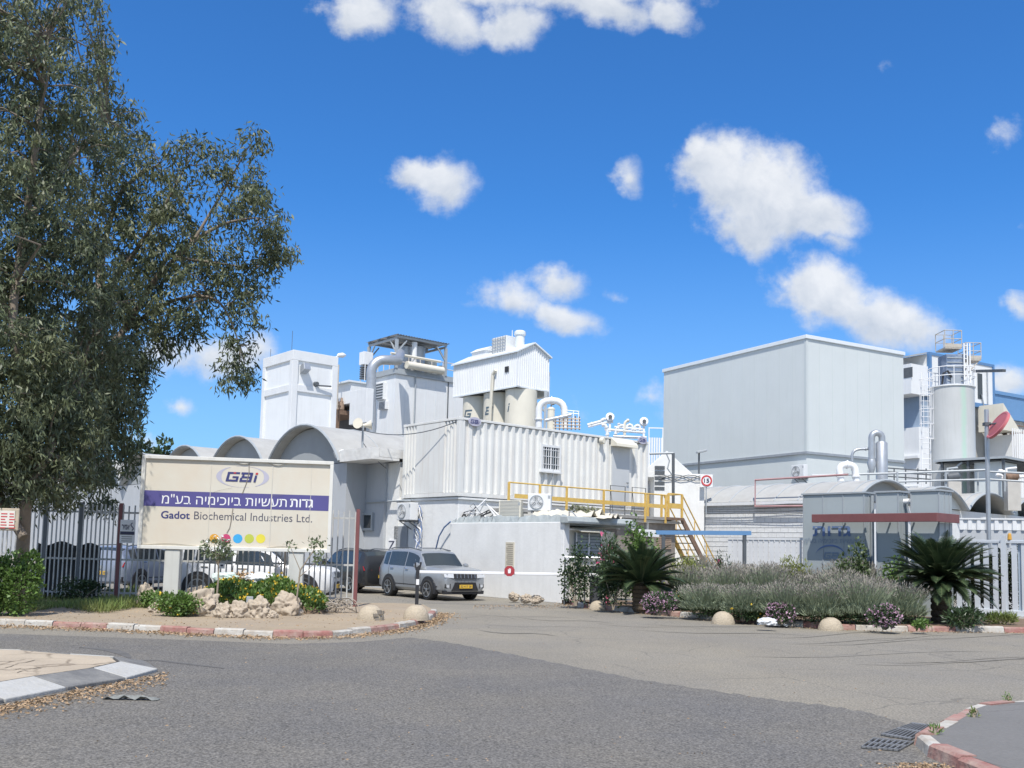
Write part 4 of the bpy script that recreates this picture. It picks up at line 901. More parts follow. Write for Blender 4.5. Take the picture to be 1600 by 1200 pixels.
for (px, py, lb) in ((953, 652, 'small white centrifugal fan on top of the pipes'), (1006, 659, 'white cowl fan at the far end of the pipes')):
    o = P(px, py, 58); t = T('blower', lb, 'fan', o, 'small fans above the pipes')
    mb = MB(); mb.lathe([(.1, -.14), (.26, -.12), (.26, .12), (.1, .14)], (0, 0, 0), 18, rot=Matrix.Rotation(R_(75), 3, 'X')); mb.build('scroll', WHITE, t, smooth=40)
    mb = MB(); mb.box(-.06, .06, -.06, .06, -.9, -.2); mb.build('stand', WHITEI, t)
    mb = MB(); mb.lathe([(.08, 0), (.12, .1)], (0, -.15, 0), 12, rot=Matrix.Rotation(R_(90), 3, 'X')); mb.build('inlet', DKSTEEL, t)
# pipe gallery floor that carries them
mb = MB(); a = P(862, 672, 60); b = P(1012, 688, 58); mb.box(a.x, b.x, 57.5, 63, b.z - 2.5, b.z - .6); mb.box(a.x, b.x, 59, 62, 0, b.z - 2.51)
tag(mb.build('pipe_gallery', WHITEB), 'white roof deck behind the container carrying the pipes', 'building')
# white fluted screen
o = P(1013, 700, 56); o2 = P(1036, 700, 56); zt2 = P(1024, 668, 56).z
t = T('tube_screen', 'screen of white upright tubes beside the grey hall', 'screen', Vector((o.x, 56, 0)))
mb = MB(); n = 6
for k in range(n): xx = (o2.x - o.x) * (k + .5) / n; mb.tube([(xx, 0, 1), (xx, 0, zt2 - .6)], .055, 8)
mb.build('tube', WHITEI, t, smooth=40)
mb = MB(); mb.box(0, o2.x - o.x, -.04, .04, zt2 - .06, zt2); mb.box(o2.x - o.x - .05, o2.x - o.x, -.05, .05, .9, zt2 - .061); mb.box(0, .05, -.05, .05, .9, zt2 - .061); mb.build('frame', WHITEI, t)
# ------------------------------------------------------------------ big grey hall
dH = 60.0; o = P(1260, 600, dH); FH = frame((o.x, dH, 0), 29); zH = P(1260, 523, dH).z; zl = P(1260, 707, dH).z
LH = fx(FH, 1412, 620)[0]; WH = fy(FH, 1037, 620)[0]
t = T('grey_hall', 'big windowless pale grey hall of sheet panels', 'building', FH)
mb = MB(); mb.box(0, LH, 0, WH, zl + .08, zH - .25); mb.box(.06, LH, .06, WH, 0, zl - .08); mb.build('wall', GREYC, t)
mb = MB(); mb.box(-.10, LH + .1, -.10, WH + .1, zH - .248, zH); mb.build('roof_edge', FLASH, t, bev=.02)
mb = MB(); mb.box(-.07, LH, -.07, WH, zl - .078, zl + .078); mb.build('flashing', STEEL, t)
mb = MB()
for f in np.arange(1.15, LH, 1.15): mb.box(f, f + .022, -.008, -.001, zl + .08, zH - .25)
for f in np.arange(1.15, WH, 1.15): mb.box(-.008, -.001, f, f + .022, zl + .08, zH - .25)
mb.box(-.03, .14, -.03, -.009, zl + .08, zH - .25); mb.box(-.03, -.009, -.008, .14, zl + .08, zH - .25)
mb.build('panel_joint', M('joint_grey', (.565, .605, .60), .5, 0), t)
q = onplane(FH, 1246, 748, 0, -.45); Fq = FH @ Matrix.Translation(q) @ Matrix.Rotation(R_(-90), 4, 'Z')
aircon('air_conditioner', 'air conditioner low on the big grey hall, close to its corner', Fq, 1.05, .82, .36, feet=False)

# ------------------------------------------------------------------ right vault building with brick side wall
dR = 40.0; o = P(1335, 785, dR); FR = frame((o.x, dR, 0), GA); zs = 4.15; wv = 5.0; rise = fx(FR, 1366, 748)[1] - zs; rise = max(rise, .9); LR = 10.4
t = T('brick_vault_shed', 'whitewashed brick shed under grey barrel vaults behind the steel cabinets', 'building', FR)
mb = MB(); mb.box(.12, wv * 5, .25, LR, 0, zs - .05); mb.build('wall', M('white_brick', (.73, .74, .74), .85, .06, 2, bump=.5, bscale=9, streak=.18, scol=(.5, .5, .48)), t)
mb = MB()
for k in range(int((zs - .1) / .22)):
    z_ = .1 + k * .22; mb.box(.108, .119, .25, LR, z_, z_ + .012)
    for j in range(26):
        yy = .3 + j * .42 + (k % 2) * .21
        if yy < LR - .1: mb.box(.109, .1185, yy, yy + .01, z_ + .012, z_ + .22)
mb.build('mortar_joint', M('mortar', (.50, .51, .51), .9, .1), t)
for k in range(5):
    mb = MB(); _, top = barrel(mb, lambda a, al, z: (a, al, z), wv * k + .03, wv * (k + 1) - .03, zs, rise, -.15, LR + .3, 20, .08)
    rf = mb.build('vault_roof', ROOFM, t, smooth=40)
    mb = MB()
    for j in range(9): mb.tube([(a, .3 + LR * j / 8.5, z + .01) for a, z in top], .03, 4)
    mb.tube([(a, -.16, z - .02) for a, z in top], .07, 6); mb.build('sheet_joint', GREYST, rf)
    ce = wv * (k + .5)
    pn = [(ce + (a - ce) * .985, zs + (z - zs) * .93 - .02) for a, z in top]
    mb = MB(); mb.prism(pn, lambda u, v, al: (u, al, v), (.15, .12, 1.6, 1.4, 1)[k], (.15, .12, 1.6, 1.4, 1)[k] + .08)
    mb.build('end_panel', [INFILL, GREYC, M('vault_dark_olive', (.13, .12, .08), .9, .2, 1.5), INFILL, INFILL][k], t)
mb = MB(); mb.box(-.05, .115, .1, LR + .2, zs - .16, zs - .02); mb.build('eave', WHITE, t)
mb = MB(); z1 = fy(FR, 1210, 797, -.1)[1]; q0 = fy(FR, 1180, 745, -.15); q1 = fy(FR, 1180, 793, -.15)
mb.tube([(-.15, 0.2, q0[1] - .1), (-.15, q0[0], q0[1] - .15), (-.15, q0[0], q1[1] + .05), (-.15, .1, q1[1])], .05, 6); mb.build('red_pipe', M('pink_pipe', (.45, .27, .27), .6, .15), t, smooth=40)
mb = MB()
for k in range(4): mb.tube([(-.1, .5 + 2.6 * j, zs - .2 - .12 * k + .05 * math.sin(j * 2 + k)) for j in range(5)], .015, 4)
mb.build('wall_cable', DKSTEEL, t)
# whitewashed low parapet room between container and hall with speed sign
o = P(1104, 760, 47); FQ = frame((P(1022, 760, 46).x, 46, 0), -3)
za = P(1060, 737, 46).z; zb2 = P(1060, 768, 46).z
x1 = P(1100, 750, 46).x - P(1022, 750, 46).x
t = T('rooftop_room', 'low white rooftop room with sagging cables beside the container end', 'building', FQ)
mb = MB(); mb.box(0, x1, 0, 4, 0, za - .1); mb.prism([(-.5, za), (.6, za + 1.0), (1.8, za - .06), (1.8, za - .3), (-.5, za - .3)], lambda u, v, a: (u, a, v), .05, 4.2); mb.build('wall', WHITEB, t, bev=.02)
mb = MB(); vx = P(1018, 750, 46).x - P(1022, 750, 46).x
for k in range(5): mb.box(.02, .5, -.03, -.002, za - .9 + k * .25, za - .75 + k * .25)
mb.build('window_bars', DKSTEEL, t)
mb = MB()
for k in range(3): mb.tube([(.2 + j * .35, -.06, za - .15 - .3 * math.sin(j * .5 + k) ** 2) for j in range(7)], .018, 5)
mb.build('cable', DKSTEEL, t)
o = P(1104, 751, 45.5); t = T('speed_sign', 'round speed limit sign reading 15 beside the low white rooftop room', 'sign', Vector(o))
mb = MB(); mb.box(-.29, .29, 0, .03, -.30, .30); mb.build('plate', WHITEI, t)
mb = MB(); mb.lathe([(.19, 0), (.26, 0), (.26, .012), (.19, .012), (.19, 0)], (0, -.014, 0), 32, rot=Matrix.Rotation(R_(90), 3, 'X'), cap=False); mb.build('ring', REDI, t)
mb = MB(); mb.lathe([(.02, 0), (.189, 0), (.189, .006)], (0, -.008, 0), 32, rot=Matrix.Rotation(R_(90), 3, 'X')); mb.build('disc', WHITEI, t)
mb = MB(); text_into(mb, '15', lambda u, v: (u, -.03, v), -.125, .125, -.10, .10, bold=.03); mb.build('lettering', INK, t, recalc=False)
mb = MB(); mb.tube([(0, .06, -1.6), (0, .06, .2)], .03, 6); mb.build('post', GREYST, t)
o = P(1092, 742, 46); t = T('floodlight_pole', 'thin pole with a flat grey floodlight in front of the grey hall', 'floodlight', o)
h_ = P(1092, 707, 46).z - o.z; mb = MB(); mb.tube([(0, 0, -.6), (0, 0, h_)], .045, 8); mb.build('pole', DKSTEEL, t)
mb = MB(); mb.obox((.1, -.1, h_ + .04), (.5, .35, .1), Matrix.Rotation(R_(-14), 3, 'Y')); mb.build('lamp', GREYST, t, bev=.02)
o = P(1052, 760, 44); t = T('cable_pole', 'dark angled pole with a horizontal arm and drooping cable by the container end', 'pole', o)
rel = lambda px, py, d=44: P(px, py, d) - o
mb = MB(); mb.tube([rel(1052, 790), rel(1052, 708)], .07, 8); mb.build('pole', DKSTEEL, t)
mb = MB(); mb.tube([rel(1052, 708), rel(1015, 709)], .055, 6); mb.tube([rel(1041, 708), rel(1046, 720), rel(1043, 732), rel(1050, 742)], .035, 6); mb.build('arm', GREYST, t)

# ------------------------------------------------------------------ buildings at the far right
dW = 76.0; o = P(1453, 600, dW); FW = frame((o.x, dW, 0), 31); zW = P(1453, 552, dW).z
LW = fx(FW, 1552, 600)[0]; WW = fy(FW, 1400, 600)[0]; zlo = fx(FW, 1530, 630)[1]
t = T('blue_trim_building', 'white plant building edged with blue trim behind the grey tank', 'building', FW)
mb = MB(); mb.box(0, LW, 0, WW, zlo, zW); mb.build('wall', WHITE2, t)
zu = fy(FW, 1430, 622)[1]
mb = MB(); mb.box(.8, LW, .6, WW, 0, zlo - .003); mb.build('wall', M('concrete_wall', (.43, .42, .39), .9, .1, 1.5, streak=.4, scol=(.3, .28, .24)), t)
mb = MB(); mb.box(-.08, .18, -.08, .18, zlo, zW + .1); mb.box(LW - .12, LW + .1, -.08, .1, zlo - .3, zW + .1); mb.box(.182, LW - .122, -.06, .1, zW - .12, zW + .1); mb.box(0, LW - .122, -.07, .5, zlo - .35, zlo - .004); mb.build('trim', BLUE, t)
yA, zA = fy(FW, 1444, 574); mb = MB(); mb.box(-2.2, -.003, yA * .2, WW, zu, zA); mb.build('projecting_room', WHITE2, t)
mb = MB(); mb.box(-.5, .79, .3, WW, 0, zu - .01); mb.build('recess_panel', BLUEP, t)
mb = MB(); z2 = fy(FW, 1425, 668, -1.2)[1]; mb.box(-1.2, .5, .2, WW, 0, z2); 
for k in range(3): mb.box(-1.5, -1.2, .1, WW, z2 - 2.4 * k - 2.5, z2 - 2.4 * k - 2.3)
mb.build('lower_block', WHITE2, t)
mb = MB(); mb.prism([(-.1, zW + .05), (-.1, zW + .15), (2.4, zW - .4), (2.4, zW - .5)], lambda u, v, a: (-u * .9, a, v), .2, WW); mb.build('roof', ROOFM, t)
xA, zA = fx(FW, 1527, 583); xB, zB = fx(FW, 1535, 624); mb = MB(); mb.box(xA, xB, -.03, -.003, zB, zA); mb.build('window', GLASS, t)
yA, zA = fy(FW, 1414, 581, -2.2); mb = MB(); mb.box(-2.23, -2.203, yA - .7, yA + .1, zA - .5, zA + .3); mb.build('vent', DKSTEEL, t)
mb = MB(); mb.tube([(xA + .4, -.1, zA - 1), (xA + 1.2, -.1, zlo - 2)], .06, 6); mb.tube([(xB + .6, -.1, zW - .5), (xB + .6, -.1, zlo)], .05, 6); mb.build('downpipe', STEEL, t)
pL = fl(FW, P(1524, 580, 73)); pR = fl(FW, P(1569, 579, 70)); mb = MB(); mb.beam(pL, pR, .3, .2); mb.build('jib_arm', DKSTEEL, t)
# blue fascia hall
dF = 82.0; o = P(1551, 640, dF); FF = frame((o.x, dF, 0), 31); zf1 = P(1551, 616, dF).z; zf0 = P(1551, 652, dF).z
t = T('blue_fascia_hall', 'concrete hall with a wide blue fascia at the edge of the photo', 'building', FF)
mb = MB(); mb.box(.05, 14, -.2, 12, zf0, zf1); mb.box(-.1, 14.2, -.3, 12, zf1 + .003, zf1 + .3); mb.build('fascia', BLUE2, t)
mb = MB(); corr(mb, lambda a, d, z: (a, .1 + d, z), .1, 14, 0, zf0, .8, .12); mb.build('wall', M('concrete_ribs', (.46, .44, .40), .9, .1, 2, streak=.3), t, recalc=False)
zq = fx(FF, 1580, 690)[1]; mb = MB(); mb.box(-2, 14, -3.5, -.6, 0, zq); mb.build('low_block', WHITE2, t)
mb = MB()
for k in range(8): x_ = -1.5 + k * 1.0; mb.lathe([(.1, zq), (.2, zq + .1), (.15, zq + .5 + rnd.uniform(0, .4)), (.05, zq + .7)], (x_ + rnd.uniform(-.3, .3), -2, 0), 8)
mb.tube([(-2, -2.2, zq + .4), (13, -2.2, zq + .4)], .08, 6); mb.tube([(-2, -2.4, zq + .9), (13, -2.4, zq + .9)], .05, 6); mb.build('roof_plant', RUST, t)
mb = MB()
for k in range(6): mb.tube([(-3.4 + k * .3, -3.8, 1), (-3.4 + k * .3, -3.8, zq + .3)], .05, 6)
mb.build('pipe_bank', WHITEI, t)
mb = MB(); mb.prism([(-3.6, zq + .2), (-3.6, zq + 2.4), (-1.2, zq + .2)], lambda u, v, a: (u, a, v), -3.2, -1); mb.build('lean_to', CREAM, t)

# ------------------------------------------------------------------ grey storage tank
dK = 54.0; o = P(1488, 700, dK); rK = 33.2 / FPX * dK; zK = P(1488, 606, dK).z
TANKM = M('tank_steel', (.52, .53, .52), .5, .06, .8, streak=.35, scol=(.36, .36, .33))
nt = TANKM.node_tree  # a green run-off streak down the front, a stain of the tank itself
b_ = nt.nodes['Principled BSDF']; src = b_.inputs['Base Color'].links[0].from_socket
tcn = N(nt, 'ShaderNodeTexCoord'); sx_ = N(nt, 'ShaderNodeSeparateXYZ'); L(nt, tcn.outputs['Object'], sx_.inputs[0])
nz_ = N(nt, 'ShaderNodeTexNoise'); nz_.inputs['Scale'].default_value = 1.6; L(nt, tcn.outputs['Object'], nz_.inputs['Vector'])
dx = math_n(nt, 'ABSOLUTE', math_n(nt, 'ADD', math_n(nt, 'ADD', sx_.outputs[0], -.12), math_n(nt, 'MULTIPLY', math_n(nt, 'SUBTRACT', nz_.outputs['Fac'], .5), .25)))
mrn = N(nt, 'ShaderNodeMapRange'); L(nt, dx, mrn.inputs[0]); mrn.inputs[1].default_value = .05; mrn.inputs[2].default_value = .20; mrn.inputs[3].default_value = .8; mrn.inputs[4].default_value = 0
mxn = N(nt, 'ShaderNodeMixRGB'); L(nt, mrn.outputs[0], mxn.inputs[0]); L(nt, src, mxn.inputs[1]); mxn.inputs[2].default_value = (.42, .58, .48, 1); L(nt, mxn.outputs[0], b_.inputs['Base Color'])
t = T('storage_tank', 'tall grey cylindrical tank with green streak and caged ladder', 'tank', Vector((o.x, dK, 0)))
mb = MB(); mb.lathe([(rK, .0), (rK, zK * .42), (rK + .02, zK * .42), (rK + .02, zK * .42 + .05), (rK, zK * .42 + .05), (rK, zK - .06)], (0, 0, 0), 48); mb.build('shell', TANKM, t, smooth=40)
mb = MB(); mb.lathe([(rK + .06, zK - .058), (rK + .06, zK), (.1, zK + .25)], (0, 0, 0), 48); mb.build('lid', WHITE, t, smooth=30)
mb = MB()
for h_ in (.55, 1.05): mb.tube([((rK + .05) * math.cos(a * math.pi / 12), (rK + .05) * math.sin(a * math.pi / 12), zK + h_) for a in range(25)], .025, 5, cap=False)
for k in range(10): a = k * math.pi / 5; mb.tube([((rK + .05) * math.cos(a), (rK + .05) * math.sin(a), zK), ((rK + .05) * math.cos(a), (rK + .05) * math.sin(a), zK + 1.05)], .022, 5)
mb.build('top_railing', WHITEI, t)
xl = P(1446, 700, dK).x - o.x; zc0 = P(1446, 625, dK).z; zc1 = P(1446, 582, dK).z; zl0 = P(1446, 742, dK).z
mb = MB()
for sx in (-.25, .25): mb.tube([(xl + sx, -.1, zl0 - 1), (xl + sx, -.1, zc1)], .03, 5)
for k in range(int((zc1 - zl0) / .3)): mb.tube([(xl - .25, -.1, zl0 + .3 * k), (xl + .25, -.1, zl0 + .3 * k)], .018, 4)
mb.build('ladder', WHITEI, t)
mb = MB()
for z_ in np.arange(zl0 + 2, zc1 + .1, .85): mb.tube([(xl + .36 * math.cos(a), -.1 - .55 * abs(math.sin(a)), z_) for a in np.linspace(0, math.pi, 9)], .022, 4)
for a in np.linspace(.15, math.pi - .15, 6): mb.tube([(xl + .36 * math.cos(a), -.1 - .55 * math.sin(a), zl0 + 2), (xl + .36 * math.cos(a), -.1 - .55 * math.sin(a), zc1)], .015, 4)
mb.build('ladder_cage', WHITEI, t)
mb = MB(); mb.tube([(-.75, -.5, zK + .1), (-.72, -.6, zK + .7), (-.5, -.65, zK + .85), (-.25, -.6, zK + .5)], .06, 8); mb.build('hose', BLACKP, t, smooth=40)
# dust filter on top with platforms
t = T('dust_filter', 'blue grey filter housing with beige railed platforms on top of the grey tank', 'filter', Vector((o.x, dK, zK)))
px = lambda x: P(x, 600, dK).x - o.x
pz = lambda y: P(1490, y, dK).z - zK
mb = MB(); xa, xb = px(1473), px(1502); mb.box(xa, xb, -.5, .6, .1, pz(556)); hz_ = mb.build('housing', M('filter_blue', (.15, .21, .32), .6, .25, 3, col2=(.35, .38, .42), c2amt=.5, c2scale=3), t, bev=.03)
mb = MB()
for k in range(6): mb.box(xa + .03, xb - .03, -.53, -.503, .3 + k * .26, .36 + k * .26)
mb.build('rib', GREYST, hz_)
mb = MB(); mb.box(xa + .2, xa + .75, -.62, -.535, .1, .75); mb.build('access_door', STEEL, hz_)
BEI = M('beige_rail', (.48, .44, .38), .6, .15, 5)
def cage(x0, x1, y0, y1, z0, h):
    mb = MB(); mb.box(x0, x1, y0, y1, z0 - .08, z0)
    for f in (.5, 1.0): mb.tube([(x0, y0, z0 + h * f), (x1, y0, z0 + h * f), (x1, y1, z0 + h * f), (x0, y1, z0 + h * f), (x0, y0, z0 + h * f)], .025, 5)
    for x in (x0, (x0 + x1) / 2, x1):
        for y in (y0, y1): mb.tube([(x, y, z0), (x, y, z0 + h)], .025, 5)
    mb.box(x0, x1, y0 - .01, y0 + .01, z0 + .002, z0 + .2); return mb
cage(px(1470), px(1496), -.6, .6, pz(546), pz(520) - pz(546)).build('upper_platform', BEI, t)
cage(px(1503), px(1527), -.5, .4, pz(563), pz(538) - pz(563)).build('side_platform', BEI, t)
mb = MB(); mb.beam((px(1512), -.4, pz(563) - .1), (px(1500), -.4, pz(585)), .06, .06); mb.beam((px(1524), -.4, pz(563) - .1), (px(1503), -.4, pz(590)), .06, .06); mb.build('strut', BEI, t)
mb = MB()
for x in (1498, 1503, 1507): mb.tube([(px(x), -.7, .1), (px(x), -.7, pz(540))], .04, 6)
for k in range(9): mb.tube([(px(1498), -.7, .3 + k * .25), (px(1503), -.7, .3 + k * .25)], .02, 4)
mb.build('ladder', WHITEI, t)

# ------------------------------------------------------------------ scrubber, portal pipe, shelter, walkway in front of the hall
dX = 47.0; o = P(1378, 760, dX); t = T('scrubber_column', 'shiny galvanised scrubber column with a swan neck pipe', 'scrubber', o); rel = lambda x, y: P(x, y, dX) - o
mb = MB(); mb.lathe([(.28, -.5), (.28, rel(1378, 693).z), (.2, rel(1378, 690).z)], (0, 0, 0), 24); mb.build('column', STEEL, t, smooth=40)
c1 = rel(1362, 684); pts = [rel(1362, 733), c1]; r_ = (rel(1378, 684).x - c1.x) / 2
for k in range(1, 11): a = math.pi * (1 - k / 10); pts.append(Vector((c1.x + r_ + r_ * math.cos(a), 0, c1.z + r_ * math.sin(a))))
pts.append(rel(1378, 692)); mb = MB(); mb.tube(pts, [.16] * len(pts), 12); mb.build('swan_neck', STEEL, t, smooth=40)
mb = MB(); mb.tube([rel(1357, 735), rel(1357, 752)], .05, 6); mb.tube([rel(1385, 745), rel(1385, 703)], .035, 6); mb.lathe([(.10, 0), (.22, .5), (.16, .7)], rel(1362, 740), 12); mb.build('cyclone', STEEL, t, smooth=40)
bend([(1334, 748), (1330, 702), (1362, 701)], 47.2, .07, 'process_pipe', 'grey pipe kinked from the scrubber column down to the roof', STEEL, 8, PG)
bend([(1314, 752), (1311, 726), (1336, 726), (1338, 752)], 46.5, .16, 'process_pipe', 'square white portal of fat pipe left of the scrubber column', WHITEI, 12, PG)
t = T('walkway_rail', 'long grey two bar handrail running above the barrel roofs', 'handrail', P(1400, 760, 46)); o = P(1400, 760, 46)
mb = MB(); mb.tube([P(1268, 743, 47) - o, P(1420, 739, 46) - o, P(1546, 734, 45) - o], .06, 6); mb.tube([P(1386, 753, 46) - o, P(1546, 749, 45) - o], .055, 6); mb.tube([P(1546, 737, 45) - o, P(1640, 741, 44) - o], .05, 6); mb.tube([P(1546, 749, 45) - o, P(1640, 755, 44) - o], .05, 6); mb.build('bar', GREYST, t)
mb = MB()
for x in (1402, 1478, 1528, 1570): mb.tube([P(x, 738, 45.5) - o, P(x, 768, 45.5) - o], .045, 6)
mb.build('post', GREYST, t)
t = T('walkway_rail', 'thin dark railing in front of the scrubber and tank foot', 'handrail', P(1400, 760, 49)); o = P(1400, 760, 49)
mb = MB()
for y in (731, 737, 744): mb.tube([P(1384, y, 49) - o, P(1455, y + 5, 49) - o], .035, 5)
mb.build('bar', DKSTEEL, t)
mb = MB()
for x in (1384, 1397, 1415, 1434, 1447): mb.tube([P(x, 732, 49) - o, P(x, 756, 49) - o], .035, 5)
mb.build('post', DKSTEEL, t)
dP = 50.0; o = P(1568, 740, dP); FP = frame((o.x, dP, 0), GA); zP_ = P(1568, 713, dP).z
t = T('pump_shelter', 'flat roofed open shelter over pumps beside the grey tank', 'shelter', FP)
LP_ = 9.0; yp = fy(FP, 1461, 722)[0]
mb = MB(); mb.box(-.2, LP_, -.2, yp, zP_ - .12, zP_); mb.build('roof', GREYST, t)
mb = MB(); corr(mb, lambda a, d, z: (a, z, zP_ - .2 + d), -.1, LP_, -.1, yp, .3, .05); mb.build('roof_sheet', DKSTEEL, t, recalc=False)
for x, y in ((0, 0), (0, yp * .5), (0, yp - .4), (3.5, 0), (7, 0)):
    mb = MB(); mb.box(x - .06, x + .06, y - .06, y + .06, 0, zP_ - .121); mb.build('post', DKSTEEL, t)
mb = MB(); mb.box(.3, 2.4, .3, yp * .45, 0, zP_ - .22); mb.build('cabin', GREYC, t)
mb = MB(); mb.beam((0, yp - .5, zP_ - .9), (0, yp - 1.5, zP_ - .2), .08, .08); mb.build('brace', GREYST, t)
for k, (px_, lb) in enumerate(((1490, 'dark pump under the shelter roof edge near the tank'), (1582, 'brown pump among white pipes at the shelter end'))):
    o = P(px_, 748, 48); t = T('pump', lb, 'pump', o, 'pumps below the flat shelter')
    mb = MB(); mb.lathe([(.12, -.4), (.22, -.35), (.22, .2), (.12, .3)], (0, 0, .1), 14, rot=Matrix.Rotation(R_(80), 3, 'Y')); mb.build('motor', RUST if k else DKSTEEL, t, smooth=40)
    mb = MB(); mb.tube([(-.3, 0, -.4), (-.3, 0, .5), (.2, 0, .55)], .07, 8); mb.build('pipe', WHITEI if k else GREYST, t, smooth=40)
    mb = MB(); mb.box(-.35, .3, -.2, .2, -1.6, -.15); mb.build('plinth', CONC, t)
for pix, lb in (([(1560, 735), (1575, 738), (1578, 746), (1600, 745)], 'white kinked pipe under the flat shelter'), ([(1556, 742), (1566, 742), (1568, 752), (1590, 752)], 'lower white pipe under the flat shelter')): bend(pix, 48.5, .07, 'process_pipe', lb, WHITEI, 8, PG)

# ------------------------------------------------------------------ steel cabinets with canopy and lettering
d1 = 28.2; o = P(1352, 860, d1); FK = frame((o.x, d1, 0), GA); zk = fy(FK, 1352, 768)[1]
CAB = M('cabinet_grey', (.37, .41, .42), .45, .05, 1.0, streak=.15, scol=(.3, .32, .32))
w1 = fy(FK, 1253, 800)[0]
def cabinet(y0, y1, dp, label, letters=False):
    t = T('steel_cabinet', label, 'cabinet', FK @ Matrix.Translation((0, y0, 0)), 'grey steel cabinets behind the lavender'); w_ = y1 - y0
    mb = MB(); mb.box(.02, dp, .02, w_ - .02, .1, zk - .05); bd = mb.build('body', CAB, t, bev=.01)
    mb = MB(); mb.box(-.02, dp + .03, -.02, w_ + .02, zk - .049, zk); mb.build('cap', GREYST, t)
    mb = MB(); n = max(1, round(w_ / .75))
    for k in range(n + 1): yy = .02 + (w_ - .08) * k / n; mb.box(.002, .019, yy, yy + .03, .1, zk - .05)
    for f in (.4, .75): mb.box(dp * f, dp * f + .02, .004, .019, .1, zk - .05)
    mb.build('seam', GREYST, bd)
    mb = MB(); mb.box(-.0, dp, 0, w_, 0, .099); mb.build('plinth', CONC, t)
    return t, w_
cb, w_ = cabinet(0, w1, .55, 'wide grey steel cabinet with faded blue lettering')
fT = lambda u, v, e=0: (.0 - .004 - e, w_ - u, v)
def sgn(px, py): y, z = fy(FK, px, py); return w_ - y, z
BLF = M('faded_blue_ink', (.13, .20, .38), .6, .1, 5); BLG = M('faded_grey_blue_ink', (.22, .28, .36), .6, .1, 5)
mb = MB(); (a, b), (c, d) = sgn(1270, 838), sgn(1329, 824); text_into(mb, 'גדות'[::-1], fT, a, c, b, d + .04, bold=.02); mb.build('lettering', BLF, cb, recalc=False)
mb = MB(); (a, b), (c, d) = sgn(1257, 848), sgn(1341, 841); text_into(mb, 'תעשיות ביוכימיה בע"מ'[::-1], fT, a, c, b, d); mb.build('lettering', BLG, cb, recalc=False)
mb = MB(); (a, b), (c, d) = sgn(1287, 873), sgn(1313, 863); gg, bb, ii, dot = GBI_RECTS(); rects_into(mb, gg + bb + ii, lambda u, v, e: fT(u, v, e), a, b, (c - a) / 3.1, d - b, .2); mb.build('lettering', BLG, cb, recalc=False)
mb = MB(); ex, ez = (a + c) / 2, b + .05
for k in range(24):
    a0, a1 = math.pi * (.02 + .9 * k / 24), math.pi * (.02 + .9 * (k + 1) / 24); q = lambda an, r_: fT(ex - .05 + .52 * r_ * math.cos(an), ez + .38 * r_ * math.sin(an))
    t0, t1 = .14 * math.sin(math.pi * k / 24), .14 * math.sin(math.pi * (k + 1) / 24); mb.poly([q(a0, 1), q(a1, 1), q(a1, 1 - t1), q(a0, 1 - t0)])
mb.build('swoosh', BLF, cb, recalc=False)
y2a, y2b = fy(FK, 1405, 800)[0], fy(FK, 1367, 800)[0]; cabinet(y2a, y2b, .55, 'narrow grey steel cabinet in the middle of the three')
y3a, y3b = fy(FK, 1469, 800)[0], fy(FK, 1421, 800)[0]; cabinet(y3a, y3b, .75, 'grey steel cabinet standing behind the dark cycad')
# canopy
xcf = -.48; yc0, zc0 = fy(FK, 1464, 815, xcf); yc1, zc1 = fy(FK, 1268, 802, xcf)
t = T('cabinet_canopy', 'long flat maroon canopy projecting over the grey steel cabinets', 'canopy', FK)
zt_ = fy(FK, 1464, 801, xcf)[1]
mb = MB(); th = .06; mb.box(xcf, xcf + th, yc0, yc1, zc0, zt_); mb.box(xcf + th + .001, .85, yc0, yc0 + th, zc0, zt_); mb.box(xcf + th + .001, -.18, yc1 - th, yc1, zc0, zt_); mb.build('fascia', MAROON, t, bev=.01)
mb = MB(); mb.box(xcf + .062, -.2, yc0 + .062, yc1 - .062, zt_ - .1, zt_ - .04); mb.build('roof', GREYST, t)
for yy in np.linspace(yc0 + .15, yc1 - .15, 6):
    mb = MB(); mb.beam((xcf + .2, yy, zc0 + .04), (-.02, yy, zc0 + .08), .04, .05); mb.build('strut', GREYST, t)
# bits between the cabinets
q = fl(FK, P(1416, 790, 27.9)); mb = MB(); mb.tube([(.3, q.y, .2), (.3, q.y, zk - .45), (.3, q.y - .1, zk - .3), (.3, q.y - .28, zk - .3)], .08, 10)
tag(mb.build('vent_pipe', WHITEI, None, FK, smooth=40), 'white bent vent pipe between two grey cabinets', 'pipe')
mb = MB(); yy = fy(FK, 1361, 800, .35)[0]; mb.tube([(.35, yy - .04, .2), (.35, yy - .04, zk - .1)], .05, 8); tag(mb.build('drain_pipe', GREYST, None, FK, smooth=40), 'grey upright pipe between the lettered cabinet and the middle one', 'pipe')

# ------------------------------------------------------------------ white slat fence behind the lavender, blue beam
ye_ = fy(FK, 1141, 850, .4)[0]; zf = fy(FK, 1200, 840, .4)[1]
t = T('slat_fence', 'white vertical slat fence between the stair and the lettered cabinet', 'fence', FK)
mb = MB(); n = 15
for k in range(n): yy = w1 + .15 + (ye_ - w1 - .15) * k / (n - 1); mb.box(.38, .42, yy - .075, yy + .075, .2, zf - .08)
mb.build('slats', WHITE, t)
mb = MB(); mb.box(.36, .46, w1 + .05, ye_ + .05, zf - .078, zf); mb.box(.43, .47, w1 + .05, ye_ + .05, .5, .58); mb.build('rail', WHITE, t)
for f in (0, .45, 1):
    yy = w1 + .1 + (ye_ - w1) * f; mb = MB(); mb.box(.48, .56, yy - .04, yy + .04, 0, zf - .02); mb.build('post', DKSTEEL, t)
oB = P(1025, 832, 30.4); e_ = P(1174, 833, 29.6); t = T('height_beam', 'straight blue steel beam spanning in front of the stair', 'beam', oB)
